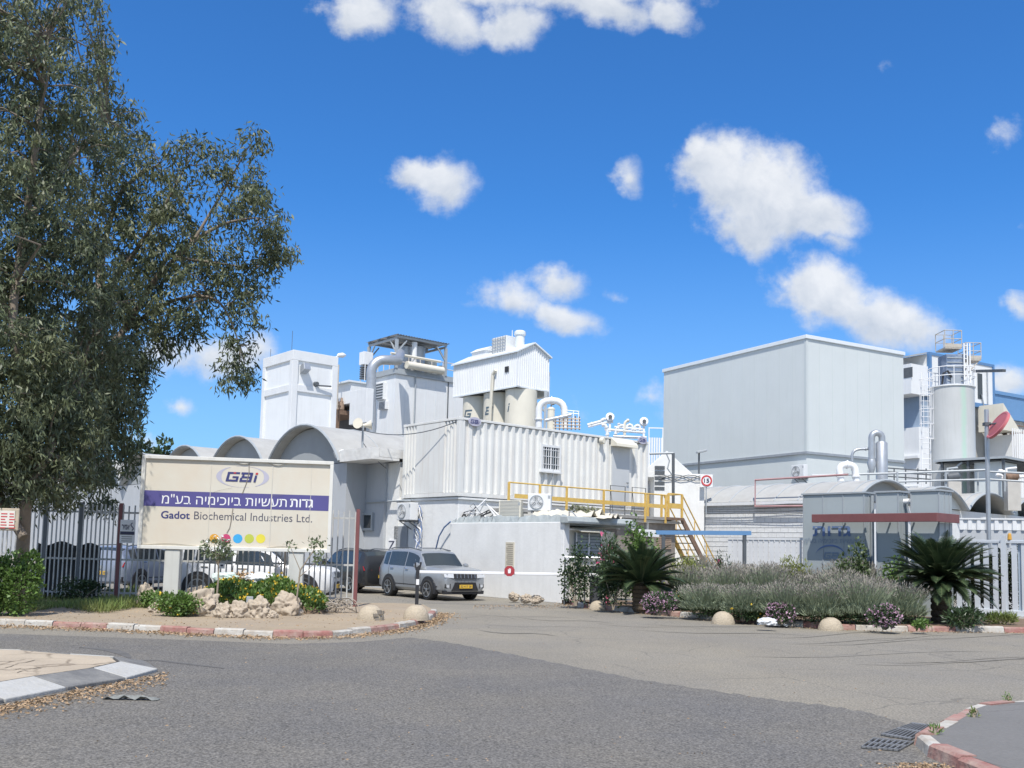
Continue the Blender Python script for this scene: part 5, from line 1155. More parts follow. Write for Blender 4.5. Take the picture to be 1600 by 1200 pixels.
mb = MB(); mb.beam(Vector((0, 0, 0)), e_ - oB, .12, .13); mb.build('bar', BLUE2, t)
for f in (.08, .93):
    mb = MB(); p_ = (e_ - oB) * f; mb.box(p_.x - .05, p_.x + .05, p_.y - .05, p_.y + .05, -oB.z, p_.z - .066); mb.build('post', DKSTEEL, t)

# ------------------------------------------------------------------ sliding gate, low fence behind it, mirror pole
o = P(1600, 900, 27.0); FGt = frame((o.x, 27.0, 0), 130)     # local x runs left-away along the gate
GATEW = M('gate_paint', (.60, .64, .68), .45, .05, 2, streak=.15)
zt_, zb_ = plane(FGt, 1575, 844, 1).z, plane(FGt, 1575, 962, 1).z; xg = plane(FGt, 1478, 900, 1).x; xr = plane(FGt, 1640, 900, 1).x
t = T('sliding_gate', 'pale blue white steel gate of flat upright slats beside the dark cycad', 'gate', FGt)
mb = MB(); mb.box(xr, xg, -.05, .05, zt_ - .09, zt_); mb.box(xr, xg, -.05, .05, zb_, zb_ + .16); mb.build('rail', GATEW, t, bev=.01)
mb = MB(); n = int((xg - xr) / .25)
for k in range(n): x_ = xr + (xg - xr) * (k + .5) / n; mb.box(x_ - .07, x_ + .07, -.022, .022, zb_ + .161, zt_ - .091)
mb.build('slats', GATEW, t)
x_ = plane(FGt, 1587, 900, 1).x
mb = MB(); mb.box(x_ - .5, x_ - .05, -.075, -.054, zb_ + .1, zt_ + .01); mb.build('end_post', M('gate_blue', (.42, .50, .58), .5, .05), t)
mb = MB(); x2 = plane(FGt, 1571, 900, 1).x; mb.box(x2 - .06, x2 + .06, .06, .14, 0, zt_ + .12); mb.build('post', GATEW, t)
for px in (1535, 1555, 1573):
    x_, z_ = plane(FGt, px, 851, 1, -.03).x, plane(FGt, px, 851, 1, -.03).z; mb = MB(); mb.box(x_ - .07, x_ + .07, -.04, -.028, z_ - .09, z_ + .09); pl = mb.build('warning_plate', WHITEI, t)
    mb = MB(); mb.box(x_ - .05, x_ + .05, -.045, -.041, z_ - .0, z_ + .07); mb.build('mark', REDI, pl)
mb = MB(); mb.lathe([(.05, 0), (.06, .02), (.05, .16), (.02, .2)], (plane(FGt, 1578, 840, 1).x, .02, zt_ + .002), 12); mb.build('warning_lamp', M('amber_lens', (.6, .32, .05), .3, 0), t)
mb = MB(); mb.box(xr, xg + 2, -.2, .2, 0, .17); tag(mb.build('gate_track', CONC, None, FGt), 'low concrete track under the pale slatted gate', 'track')
oF = P(1505, 850, 32); FL_ = frame((oF.x, 32, 0), -25); z0, z1 = plane(FL_, 1550, 828, 1).z, plane(FL_, 1550, 812, 1).z; xe = plane(FL_, 1640, 820, 1).x
t = T('corrugated_fence', 'low white ribbed sheet fence in front of the open barrel vaults', 'fence', FL_)
mb = MB(); corr(mb, lambda a, d, z: (a, d, z), -.1, xe, z0, z1, .26, .05); mb.build('sheet', WHITE, t, recalc=False)
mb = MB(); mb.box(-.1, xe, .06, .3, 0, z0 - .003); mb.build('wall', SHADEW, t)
mb = MB(); mb.box(-.1, xe, -.02, .1, z1 + .003, z1 + .05); mb.build('cap', WHITE, t)
o = P(1545, 838, 29.6); o.z = 0; hp = P(1545, 640, 29.6).z
t = T('mirror_pole', 'tall grey pole with a tilted red framed traffic mirror', 'traffic mirror', Vector(o))
mb = MB(); mb.tube([(0, 0, 0), (0, 0, hp)], .065, 12); mb.build('pole', STEEL, t, smooth=40)
ct = P(1559, 664, 29.3) - o
rt = Vector((.82, -.02, -.5)).to_track_quat('Z', 'Y').to_matrix()
MIRF = M('mirror_red', (.55, .16, .17), .45, .08, 4)
mb = MB(); mb.lathe([(.43, -.035), (.48, -.03), (.48, .05), (.44, .05), (.415, -.02), (.43, -.035)], ct, 32, rot=rt, cap=False); mb.build('mirror_frame', MIRF, t, smooth=35)
mb = MB(); mb.lathe([(.425, -.02), (.30, -.04), (.15, -.05), (.02, -.055)], ct, 32, rot=rt); mb.build('mirror_back', M('mirror_back', (.40, .11, .12), .5, .1), t, smooth=40)
mb = MB(); mb.tube([(0, 0, ct.z + .06), ct + Vector((.0, .02, .05))], .03, 6); mb.obox((0, 0, ct.z + .06), (.18, .18, .1)); mb.build('bracket', DKSTEEL, t)
mb = MB(); mb.obox((0, 0, .9), (.3, .3, .06)); mb.lathe([(.09, 0), (.07, .5)], (0, 0, 0), 12); mb.build('base', GREYST, t)
# ------------------------------------------------------------------ company sign
dL, dR_ = 23.3, 23.9
pl, pr = P(219, 785, dL), P(519, 792, dR_); ang = math.degrees(math.atan2(pr.y - pl.y, pr.x - pl.x)); wS = (Vector((pr.x, pr.y)) - Vector((pl.x, pl.y))).length
FSn = frame((pl.x, pl.y, 0), ang); zs0 = (plane(FSn, 217, 858, 1).z + plane(FSn, 518, 863, 1).z) / 2; zs1 = (plane(FSn, 223, 710, 1).z + plane(FSn, 521, 722, 1).z) / 2; hS = zs1 - zs0
t = T('company_sign', 'large cream billboard with a violet band, Hebrew and English lettering', 'sign', FSn)
FRM = M('sign_frame', (.72, .71, .66), .5, .06, 2, streak=.2)
mb = MB(); f = .085
mb.box(0, wS, -.06, .10, zs0, zs0 + f); mb.box(0, wS, -.06, .10, zs1 - f, zs1); mb.box(0, f, -.06, .10, zs0 + f, zs1 - f); mb.box(wS - f, wS, -.06, .10, zs0 + f, zs1 - f); mb.build('frame', FRM, t, bev=.008)
mb = MB(); mb.box(f, wS - f, .0, .05, zs0 + f, zs1 - f); pan = mb.build('panel', SIGNW, t)
iw, ih = wS - 2 * f, hS - 2 * f
SU = lambda u: f + iw * (u - 62) / (1524 - 62)
def sv(u, v):        # photo crop coordinates (5x) to sign coordinates, following the board's own slant
    top = 66 + (118 - 66) * (u - 75) / (1530 - 75); bot = 770 + (800 - 770) * (u - 45) / (1505 - 45)
    return zs0 + f + ih * (1 - (v - top) / (bot - top))
s0 = lambda x, z, e=0: (x, -.003 - e, z)
mb = MB(); zb0, zb1 = sv(800, 472), sv(800, 347); mb.add([s0(f, zb0), s0(wS - f, zb0), s0(wS - f, zb1), s0(f, zb1)], [(0, 1, 2, 3)]); mb.build('band', BAND, t, recalc=False)
mb = MB(); text_into(mb, 'תעשיות ביוכימיה בע"מ'[::-1], lambda x, z: s0(x, z, .004), SU(200), SU(1185), sv(690, 446), sv(690, 352) - .05, bold=.0)
text_into(mb, 'גדות'[::-1], lambda x, z: s0(x, z, .004), SU(1212), SU(1396), sv(690, 446), sv(690, 378), bold=.018); mb.build('lettering', WHITEI, t, recalc=False)
mb = MB(); text_into(mb, 'Gadot', lambda x, z: s0(x, z), SU(200), SU(425), sv(800, 570), sv(800, 508), bold=.024); mb.build('lettering', NAVY, t, recalc=False)
mb = MB(); text_into(mb, 'Biochemical Industries Ltd.', lambda x, z: s0(x, z), SU(458), SU(1395), sv(800, 570), sv(800, 506)); mb.build('lettering', M('slate_ink', (.09, .09, .12), .6, 0), t, recalc=False)
gg, bb, ii, dot = GBI_RECTS()
lx0, lx1 = SU(690), SU(938); lz0, lz1 = sv(820, 255), sv(820, 178)
mb = MB(); rects_into(mb, gg + bb + ii, lambda u, v, e: s0(u, v, .004 + e), lx0, lz0, (lx1 - lx0) / 3.2, lz1 - lz0, .22); mb.build('logo_letters', NAVY, t, recalc=False)
mb = MB(); rects_into(mb, [dot, (.6, .85, .84, .97)], lambda u, v, e: s0(u, v, .0065 + e), lx0, lz0, (lx1 - lx0) / 3.2, lz1 - lz0, .22); mb.build('logo_dot', REDI, t, recalc=False)
mb = MB(); ex, ez = SU(825), sv(825, 215); ea, eb = (SU(1035) - SU(615)) / 2, (sv(825, 125) - sv(825, 300)) / 2
for k in range(72):
    a0, a1 = 2 * math.pi * k / 72, 2 * math.pi * (k + 1) / 72
    if .28 < (a0 / (2 * math.pi)) % .5 < .33: continue
    th = lambda a: .035 + .16 * abs(math.cos(a)) ** 3
    q = lambda a, s_: s0(ex + ea * s_ * math.cos(a), ez + eb * (1 - (1 - s_) * .5) * math.sin(a), .001)
    mb.poly([q(a0, 1), q(a1, 1), q(a1, 1 - th(a1)), q(a0, 1 - th(a0))])
mb.build('logo_swoosh', PALEL, t, recalc=False)
for u, nm, col in ((624, 'orange', (.72, .36, .04)), (716, 'magenta', (.55, .06, .16)), (809, 'blue', (.05, .38, .72)), (900, 'green', (.50, .55, .08)), (990, 'yellow', (.75, .65, .07))):
    mb = MB(); cx_, cz_ = SU(u), sv(u, 716); mb.poly([s0(cx_ + .112 * math.cos(a * math.pi / 16), cz_ + .112 * math.sin(a * math.pi / 16)) for a in range(32)]); tag(mb.build('colour_dot', M('dot_' + nm, col, .5, .05), t, recalc=False), nm + ' dot')
CR = M('sign_crease', (.25, .22, .18), .9, 0)
mb = MB()
for u, w_ in ((575, .006), (1062, .012), (1375, .005)): mb.box(SU(u) - w_, SU(u) + w_, -.0085, -.0005, zs0 + f, zs1 - f)
mb.build('seam', M('seam_pale', (.60, .57, .50), .7, .1), t)
mb = MB()
for pl_ in ([(870, 105), (874, 180), (858, 262), (828, 352)], [(760, 470), (752, 560), (742, 630), (720, 672)], [(590, 345), (650, 325), (745, 305)], [(1060, 360), (1100, 372), (1150, 362)]):
    for a, b in zip(pl_, pl_[1:]): p, q = (SU(a[0]), sv(*a)), (SU(b[0]), sv(*b)); mb.add([s0(p[0] - .009, p[1], .011), s0(p[0] + .009, p[1], .011), s0(q[0] + .009, q[1], .011), s0(q[0] - .009, q[1], .011)], [(0, 1, 2, 3)])
mb.build('crease', CR, t, recalc=False)
# buckled strips along the top and bottom of the face
mb = MB()
for u0, u1, v, s_ in ((760, 900, 98, -1), (1020, 1180, 112, -1), (60, 500, 772, 1), (1040, 1330, 790, 1)):
    n = 10; zt_ = zs1 - f if s_ < 0 else zs0 + f
    for k in range(n):
        a, b = u0 + (u1 - u0) * k / n, u0 + (u1 - u0) * (k + 1) / n; h = lambda q: .05 * math.sin(math.pi * (q - u0) / (u1 - u0)) + .004
        mb.add([(SU(a), -.012, zt_), (SU(b), -.012, zt_), (SU(b), -.035, zt_ + s_ * h(b)), (SU(a), -.035, zt_ + s_ * h(a))], [(0, 1, 2, 3)])
mb.build('peeling_edge', SIGNW, t, recalc=False)
POST = M('sign_post', (.60, .60, .56), .6, .08, 1.5, streak=.3)
for a, b in ((257, 281), (451, 474)):
    x0, x1 = plane(FSn, a, 880, 1, .02).x, plane(FSn, b, 880, 1, .02).x; mb = MB(); mb.box(x0, x1, -.03, .25, .05, zs0 - .002); mb.build('post', POST, t, bev=.02)

# ------------------------------------------------------------------ steel picket fence
PICK = M('picket_paint', (.48, .49, .48), .5, .15, 3, col2=(.36, .33, .3), c2amt=.4, c2scale=4)
q0, q1 = G(-420, 925, .12), G(556, 948, .12); FFc = frame(q0, math.degrees(math.atan2(q1.y - q0.y, q1.x - q0.x))); LF = (q1 - q0).length
t = T('picket_fence', 'grey steel picket fence with maroon posts behind the billboard', 'fence', FFc)
hF = plane(FFc, 500, 797, 1).z
edges = [plane(FFc, px, 900, 1).x for px in (-420, -250, -95, 66, 121, 183, 556)]
for k, (a, b) in enumerate(zip(edges, edges[1:])):
    n = max(2, round((b - a) / .115)) if b - a < 5.5 else round((b - a) / .142)
    mb = MB()
    for j in range(n): x_ = a + (b - a) * (j + .5) / n; w_ = .017; jt = rnd.uniform(-.008, .008); mb.box(x_ - w_ + jt, x_ + w_ + jt, -.012, .012, .04, hF + rnd.uniform(-.03, .02))
    mb.build('pickets', PICK, t)
    for z_ in (hF * .42 if k > 0 else .9, hF - .22, .18):
        mb = MB(); mb.box(a + .03, b - .03, .0125, .05, z_, z_ + .05); mb.build('rail', PICK, t)
for k, x_ in enumerate(edges):
    mb = MB(); mb.box(x_ - .045, x_ + .045, -.02, .07, -.1, hF + .05); mb.build('post', MAROON if k >= 5 else DKSTEEL, t)
xr_ = plane(FFc, 557, 860, 1).x
a_, b_ = plane(FFc, 189, 812, 1, -.03), plane(FFc, 210, 849, 1, -.03)
t = T('fence_notice', 'white notice board with black Hebrew letters hung on the picket fence', 'sign', FFc)
mb = MB(); mb.box(a_.x, b_.x, -.05, -.025, b_.z, a_.z); mb.build('board', WHITEI, t)
w_ = b_.x - a_.x; h_ = a_.z - b_.z; fn = lambda x, z: (x, -.053, z)
mb = MB(); text_into(mb, 'אמיר'[::-1], fn, a_.x + .04, a_.x + w_ * .62, b_.z + h_ * .58, b_.z + h_ * .80, bold=.03); mb.tube([(a_.x + w_ * (.8 + .09 * math.sin(k * .8)), -.052, b_.z + h_ * (.55 + .04 * k)) for k in range(9)], .012, 4); mb.build('lettering', INK, t, recalc=False)
mb = MB(); mb.box(a_.x + .01, b_.x - .01, -.0545, -.0505, b_.z + h_ * .36, b_.z + h_ * .5); mb.build('dark_stripe', INK, t)
mb = MB()
for k in range(3): mb.box(a_.x + .05, b_.x - .06, -.0535, -.0505, b_.z + h_ * (.08 + .09 * k), b_.z + h_ * (.11 + .09 * k))
mb.build('text_line', M('grey_ink', (.25, .25, .25), .6, 0), t)
# small tag on the fence behind the sapling
a_ = plane(FFc, 347, 884, 1, -.03); t = T('fence_tag', 'small white tag tied to the picket fence above the white car door', 'sign', FFc)
mb = MB(); mb.box(a_.x - .07, a_.x + .07, -.04, -.025, a_.z - .07, a_.z + .07); mb.build('plate', WHITEI, t)
mb = MB(); mb.box(a_.x - .04, a_.x + .03, -.044, -.041, a_.z - .01, a_.z + .03); mb.build('mark', INK, t)

# ------------------------------------------------------------------ notice board by the tree
o = P(10, 815, 18.9); FN = frame((o.x, o.y, 0), 4); z0, z1 = plane(FN, 10, 829, 1).z, plane(FN, 10, 794, 1).z; x1 = plane(FN, 29, 812, 1).x
t = T('notice_board', 'small rusty framed notice board with red text at the edge of the photo', 'sign', FN)
mb = MB(); mb.box(-.55, x1, .0, .05, z0, z1); mb.build('frame', M('notice_frame', (.45, .38, .28), .8, .2, 6), t, bev=.02)
mb = MB(); mb.box(-.5, x1 - .07, -.02, -.002, z0 + .06, z1 - .05); mb.build('sheet', M('notice_paper', (.72, .68, .6), .8, .06), t)
mb = MB()
for k in range(6):
    for j in range(4): x_ = -.42 + j * .16; mb.box(x_, x_ + rnd.uniform(.07, .13), -.024, -.0205, z1 - .12 - k * .055, z1 - .1 - k * .055)
mb.build('text_line', REDI, t)
mb = MB(); mb.box(-.3, -.22, .051, .12, 0, z1); mb.build('post', GREYST, t)

# ------------------------------------------------------------------ boom barrier
o = G(931, 950, 0); FBm = frame((o.x, o.y, 0), 0)
t = T('barrier_cabinet', 'dark grey barrier motor cabinet with a rounded top', 'barrier', FBm)
zc = P(931, 884, o.y).z; hw = (P(943, 900, o.y).x - P(919, 900, o.y).x) / 2
CABD = M('cabinet_dark', (.055, .06, .068), .5, .12, 3)
mb = MB(); mb.prism([(-hw * .82, 0), (hw * .82, 0), (hw * .82, zc - .28), (-hw * .82, zc - .28)], lambda u, v, a: (u, a, v), -.17, .17); mb.build('housing', CABD, t, bev=.03)
mb = MB(); mb.prism([(-hw, zc - .277), (hw, zc - .277), (hw, zc - .08), (hw * .7, zc), (-hw * .7, zc), (-hw, zc - .08)], lambda u, v, a: (u, a, v), -.2, .2); mb.build('lid', CABD, t, bev=.03)
mb = MB(); mb.box(-hw * .5, hw * .5, -.18, -.172, .25, zc - .5); mb.build('door', M('cabinet_door', (.075, .08, .09), .5, .1), t)
zb = P(931, 898, o.y).z; pl = P(655, 893.5, 28.9)
t = T('barrier_boom', 'white horizontal barrier boom with a round red sign in front of the silver car', 'barrier', Vector((o.x, o.y, zb)))
e_ = pl - Vector((o.x, o.y, zb)); s_ = Vector((hw * .1, -.24, 0))
mb = MB(); mb.beam(s_, Vector((e_.x, e_.y - .05, e_.z)), .05, .085); mb.build('boom', WHITEI, t, bev=.015)
pp = P(796, 893, 28.3) - Vector((o.x, o.y, zb)); fr = .37
mb = MB(); rd = .165
oct_ = [(rd * math.cos(a * math.pi / 4 + .39), rd * math.sin(a * math.pi / 4 + .39)) for a in range(8)]
pp.y = s_.y + (e_.y - s_.y) * (pp.x - s_.x) / (e_.x - s_.x) - .07
mb.prism(oct_, lambda u, v, a: (pp.x + u, pp.y + a, pp.z + v), -.015, .015); sg = mb.build('stop_plate', M('stop_red', (.38, .04, .05), .5, .08), t)
mb = MB()  # raised hand mark
mb.prism([(-.05, -.08), (.04, -.08), (.055, .0), (.05, .09), (.02, .095), (.015, .02), (.008, .10), (-.018, .10), (-.02, .02), (-.045, .08), (-.06, .07)], lambda u, v, a: (pp.x + u * .8, pp.y + a, pp.z + v * .8), -.02, -.0155); mb.build('hand_mark', WHITEI, sg)
og = G(651, 946, .12); t = T('barrier_rest', 'black boom rest post with a fork standing behind the dome boulder', 'post', og)
zt_ = P(651, 878, og.y).z - .12
mb = MB(); mb.box(-.045, .045, -.045, .045, -.1, zt_ - .22); mb.build('post', BLACKP, t)
mb = MB(); mb.prism([(-.06, zt_ - .22), (.06, zt_ - .22), (.1, zt_ - .06), (.1, zt_), (.05, zt_), (.05, zt_ - .08), (-.02, zt_ - .14), (-.05, zt_ - .14), (-.05, zt_ - .02), (-.1, zt_ - .02)], lambda u, v, a: (u, a, v), -.04, .04); mb.build('fork', BLACKP, t)
mb = MB(); zz = P(653, 909, og.y).z - .12; mb.box(-.03, .05, -.05, -.0455, zz - .08, zz + .07); mb.build('reflector', WHITEI, t)
# rules plate on the wall above the boom
a0, a1 = fy(FG, 791, 847, -.004), fy(FG, 803, 886, -.004)
t = T('rules_plate', 'narrow beige plate of small text on the white guard house wall', 'sign', FG)
mb = MB(); mb.box(-.03, -.004, a1[0], a0[0], a1[1], a0[1]); mb.build('plate', M('plate_beige', (.62, .57, .46), .7, .08), t)
mb = MB()
for k in range(11): z_ = a0[1] - .06 - (a0[1] - a1[1] - .1) * k / 11; mb.box(-.034, -.0305, a1[0] + .04, a0[0] - .04 - rnd.uniform(0, .08), z_ - .022, z_)
mb.build('text_line', M('brown_ink', (.22, .18, .13), .7, 0), t)

# ------------------------------------------------------------------ concrete domes
def dome(r, h, label, px, py, z0, scar=False, squash=1.0):
    o = G(px, py, z0); t = T('dome_boulder', label, 'bollard', o, 'low concrete domes along the kerbs')
    rs = np.random.RandomState(int(px)); n, m_ = 30, 10; vs = []; fs = []
    for i in range(m_):
        a = (math.pi / 2) * i / (m_ - .0)
        for j in range(n):
            b = 2 * math.pi * j / n; k = 1 + rs.uniform(-.012, .012); vs.append((r * math.cos(a) ** .85 * math.cos(b) * k, r * squash * math.cos(a) ** .85 * math.sin(b) * k, h * math.sin(a) * k - .02))
    vs.append((0, 0, h - .02)); mb = MB()
    for i in range(m_ - 1):
        for j in range(n): fs.append((i * n + j, i * n + (j + 1) % n, (i + 1) * n + (j + 1) % n, (i + 1) * n + j))
    for j in range(n): fs.append(((m_ - 1) * n + j, (m_ - 1) * n + (j + 1) % n, m_ * n))
    mb.add(vs, fs); mb.build('dome', SANDST, t, smooth=60)
    if scar:
        mb = MB()
        for k in range(9):
            a, b = rs.uniform(-1.1, -.15), rs.uniform(.1, .65); c = Vector((r * math.cos(a) * math.cos(b), r * math.sin(a) * math.cos(b), h * math.sin(b) - .02)) * .99
            mb.obox(c, (rs.uniform(.05, .12), rs.uniform(.05, .12), rs.uniform(.03, .09)), Matrix.Rotation(a, 3, 'Z'))
        mb.build('broken_patch', M('broken_concrete', (.26, .23, .19), .95, .25, 12), t)
    return t
dome(.29, .33, 'sandy dome with a broken dark patch, in front of the fence end', 579, 968, .12, True)
dome(.29, .33, 'sandy dome in front of the black boom rest post', 650, 967, .12)
dome(.285, .29, 'sandy dome at the kerb beside the barrier cabinet', 935, 953, .0)
dome(.29, .33, 'sandy dome on the kerb between the purple flower bushes', 1130, 975, .0)
dome(.29, .32, 'rounded dome on the kerb next to a red kerb stone by the lavender', 1298, 985, .0)

# ------------------------------------------------------------------ drain grates
for k, (c4, lb) in enumerate((([(1345, 1169), (1365, 1155), (1428, 1161), (1404, 1174)], 'cast iron drain grate, the one nearer the camera at the corner kerb'), ([(1376, 1149), (1426, 1131), (1456, 1135), (1424, 1157)], 'cast iron drain grate, the farther one touching the kerb curve'))):
    w4 = [G(x, y, .012) for x, y in c4]; o = sum(w4, Vector()) / 4
    t = T('drain_grate', lb, 'drain', Vector((o.x, o.y, 0)), 'drain grates at the corner')
    rl = [p - Vector((o.x, o.y, .012)) for p in w4]; L4 = lambda u, v, z: tuple((rl[0] * (1 - u) * (1 - v) + rl[1] * u * (1 - v) + rl[2] * u * v + rl[3] * (1 - u) * v) + Vector((0, 0, z)))
    mb = MB(); mb.poly([L4(0, 0, .0125), L4(1, 0, .0125), L4(1, 1, .0125), L4(0, 1, .0125)]); mb.build('pit', M('drain_black', (.012, .012, .012), .9, 0), t, recalc=False)
    mb = MB(); IR = M('cast_iron', (.17, .175, .18), .6, .2, 8)
    nb = 7
    for j in range(nb + 1):
        v0, v1 = j / nb - .022, j / nb + .022; v0 = max(v0, 0); v1 = min(v1, 1); mb.add([L4(0, v0, .015), L4(1, v0, .015), L4(1, v1, .015), L4(0, v1, .015), L4(0, v0, .028), L4(1, v0, .028), L4(1, v1, .028), L4(0, v1, .028)], [(0, 3, 2, 1), (4, 5, 6, 7), (0, 1, 5, 4), (1, 2, 6, 5), (2, 3, 7, 6), (3, 0, 4, 7)])
    for u0, u1 in ((0, .06), (.47, .53), (.94, 1)): mb.add([L4(u0, 0, .014), L4(u1, 0, .014), L4(u1, 1, .014), L4(u0, 1, .014), L4(u0, 0, .03), L4(u1, 0, .03), L4(u1, 1, .03), L4(u0, 1, .03)], [(0, 3, 2, 1), (4, 5, 6, 7), (0, 1, 5, 4), (1, 2, 6, 5), (2, 3, 7, 6), (3, 0, 4, 7)])
    mb.build('grating', IR, t)

# ------------------------------------------------------------------ cars
TYRE = M('tyre', (.02, .02, .02), .85, .1, 8); RIM = M('alloy_rim', (.42, .43, .44), .3, .05, 6, metal=.8); RIMD = M('rim_dark', (.03, .03, .03), .5, 0)
LAMPW = M('headlamp', (.62, .64, .66), .08, .1, 8, spec=.8); LAMPR = M('tail_lamp', (.32, .015, .02), .15, .1); CHROME = M('chrome', (.75, .76, .77), .15, .05, 3, metal=1); PLATE = M('plate_yellow', (.72, .46, .05), .5, .05)
def car(name, label, F, paint, ln=4.17, wd=1.78, ht=1.6, digits=None, glass=GLASS, wheel_r=.335):
    t = T(name, label, 'car', F); hl, hw = ln / 2, wd / 2; gc = .26
    # stations: x, bottom, belt, roof, half width at belt, half width at roof
    ST = [(-hl, .50, .90, .95, .76, .62), (-hl + .03, .34, .98, 1.05, .86, .70), (-hl + .10, gc + .02, 1.03, 1.32, .93, .72), (-hl + .30, gc, 1.05, ht - .06, .97, .75), (-hl + .60, gc, 1.05, ht - .01, .99, .76), (-hl + 1.2, gc, 1.04, ht, 1, .77), (-hl + 1.75, gc, 1.03, ht, 1, .77), (-.02 * ln + .22, gc, 1.02, ht - .02, 1, .765), (.06 * ln + .20, gc, 1.01, ht - .08, 1, .75),
          (.22 * ln - .04, gc, 1.0, 1.09, .99, .84), (.32 * ln, gc, .98, 1.07, .985, .84), (hl - .30, gc, .95, 1.03, .965, .83), (hl - .11, gc + .02, .90, .985, .92, .80), (hl - .03, gc + .05, .84, .91, .86, .78), (hl, gc + .14, .70, .74, .80, .72)]
    def ring(s_):
        x, zb_, zl_, zr_, wb, wr = s_; wb *= hw; wr *= hw
        return [(0, zb_), (wb * .86, zb_), (wb * .97, zb_ + .10), (wb * 1.0, (zb_ + zl_) * .5 + .05), (wb * .985, zl_ - .08), (wb * .955, zl_), (wr + (wb * .955 - wr) * .12, zr_ - (zr_ - zl_) * .12 - .0), (wr * .93, zr_ - .018), (wr * .6, zr_), (0, zr_ + .012)]
    rings = [ring(s_) for s_ in ST]
    def pt(k, i, sd, out=0.0):  # fractional station k and ring index i
        k0 = min(int(k), len(ST) - 2); f = k - k0; i0 = min(int(i), 8); g_ = i - i0
        lx = ST[k0][0] + (ST[k0 + 1][0] - ST[k0][0]) * f
        A = [rings[k0][i0][c] + (rings[k0][i0 + 1][c] - rings[k0][i0][c]) * g_ for c in (0, 1)]; B = [rings[k0 + 1][i0][c] + (rings[k0 + 1][i0 + 1][c] - rings[k0 + 1][i0][c]) * g_ for c in (0, 1)]
        return Vector((lx, sd * (A[0] + (B[0] - A[0]) * f), A[1] + (B[1] - A[1]) * f))
    def ptn(k, i, sd, out):
        e = .05; a = pt(k, i, sd); du = pt(min(k + e, len(ST) - 1.001), i, sd) - pt(max(k - e, 0), i, sd); dv = pt(k, min(i + e, 8.99), sd) - pt(k, max(i - e, 0), sd)
        n_ = du.cross(dv); n_ = n_.normalized() if n_.length > 1e-9 else Vector((0, 0, 1))
        c = Vector((0, 0, .8)) if i < 6 else Vector((a.x * .8, 0, .7))
        if n_.dot(a - c) < 0: n_ = -n_
        return a + n_ * out
    vs = []; fs = []; nr = 19
    for s_, r in zip(ST, rings): vs += [(s_[0], y, z) for y, z in r] + [(s_[0], -y, z) for y, z in r[-2:0:-1]]
    nr = len(rings[0]) * 2 - 2
    for k in range(len(ST) - 1):
        for j in range(nr): fs.append((k * nr + j, k * nr + (j + 1) % nr, (k + 1) * nr + (j + 1) % nr, (k + 1) * nr + j))
    fs += [tuple(range(nr - 1, -1, -1)), tuple((len(ST) - 1) * nr + j for j in range(nr))]
    mb = MB(); mb.add(vs, fs); body = mb.build('body', paint, t, smooth=32)
    def panel(name, k0, k1, i0, i1, sides, mat, out=.006, par=t, nu=6, nv=4, i1b=None, i0b=None):
        for sd in sides:
            mb = MB(); vv = []
            for a in range(nu + 1):
                k = k0 + (k1 - k0) * a / nu; lo = i0 + ((i0b - i0) * a / nu if i0b is not None else 0); hi = i1 + ((i1b - i1) * a / nu if i1b is not None else 0)
                for b in range(nv + 1): vv.append(ptn(k, lo + (hi - lo) * b / nv, sd, out))
            mb.add(vv, [(a * (nv + 1) + b, (a + 1) * (nv + 1) + b, (a + 1) * (nv + 1) + b + 1, a * (nv + 1) + b + 1) for a in range(nu) for b in range(nv)]); o_ = mb.build(name, mat, par, smooth=50)
        return o_
    # side windows, windscreen, rear window
    panel('side_window', 3.25, 4.15, 5.12, 5.9, (1, -1), glass, i0b=5.06); panel('side_window', 4.25, 6.1, 5.06, 5.94, (1, -1), glass); panel('side_window', 6.22, 8.55, 5.06, 5.94, (1, -1), glass, i1b=5.75)
    def top_panel(name, k0, k1, lim, mat, out=.007):
        mb = MB(); vv = []; nu, nv = 8, 12
        for a in range(nu + 1):
            k = k0 + (k1 - k0) * a / nu
            for b in range(nv + 1):
                s_ = -1 + 2 * b / nv; sd = 1 if s_ >= 0 else -1; vv.append(ptn(k, 9 - abs(s_) * (9 - lim) * .999 - .001, sd, out))
        mb.add(vv, [(a * (nv + 1) + b, (a + 1) * (nv + 1) + b, (a + 1) * (nv + 1) + b + 1, a * (nv + 1) + b + 1) for a in range(nu) for b in range(nv)]); return mb.build(name, mat, t, smooth=60)
    top_panel('windscreen', 8.12, 8.97, 6.4, glass); top_panel('rear_window', 2.15, 2.92, 6.4, glass)
    # door lines, handles, mirrors
    dl = M('shut_line', (.02, .02, .02), .7, 0)
    for sd in (1, -1):
        mb = MB()
        for k in (4.35, 6.15, 8.75): 
            for b in range(6): i0, i1 = 2.2 + b * .46, 2.2 + (b + 1) * .46; mb.add([ptn(k - .012, i0, sd, .004), ptn(k + .012, i0, sd, .004), ptn(k + .012, i1, sd, .004), ptn(k - .012, i1, sd, .004)], [(0, 1, 2, 3)])
        mb.build('door_gap', dl, body, recalc=False)
        for k in (4.55, 6.35):
            mb = MB(); a = ptn(k, 4.1, sd, .02); b = ptn(k + .35, 4.1, sd, .02); mb.tube([a, b], .017, 6); mb.build('door_handle', CHROME, t)
        m_ = ptn(8.55, 5.25, sd, .02); mb = MB(); mb.lathe([(.02, -.09), (.085, -.07), (.10, 0), (.085, .06), (.03, .08)], m_ + Vector((.0, sd * .14, .02)), 14, rot=Matrix.Rotation(R_(90), 3, 'Y')); mb.tube([m_, m_ + Vector((0, sd * .12, 0))], .03, 6); mb.build('wing_mirror', paint, t, smooth=50)
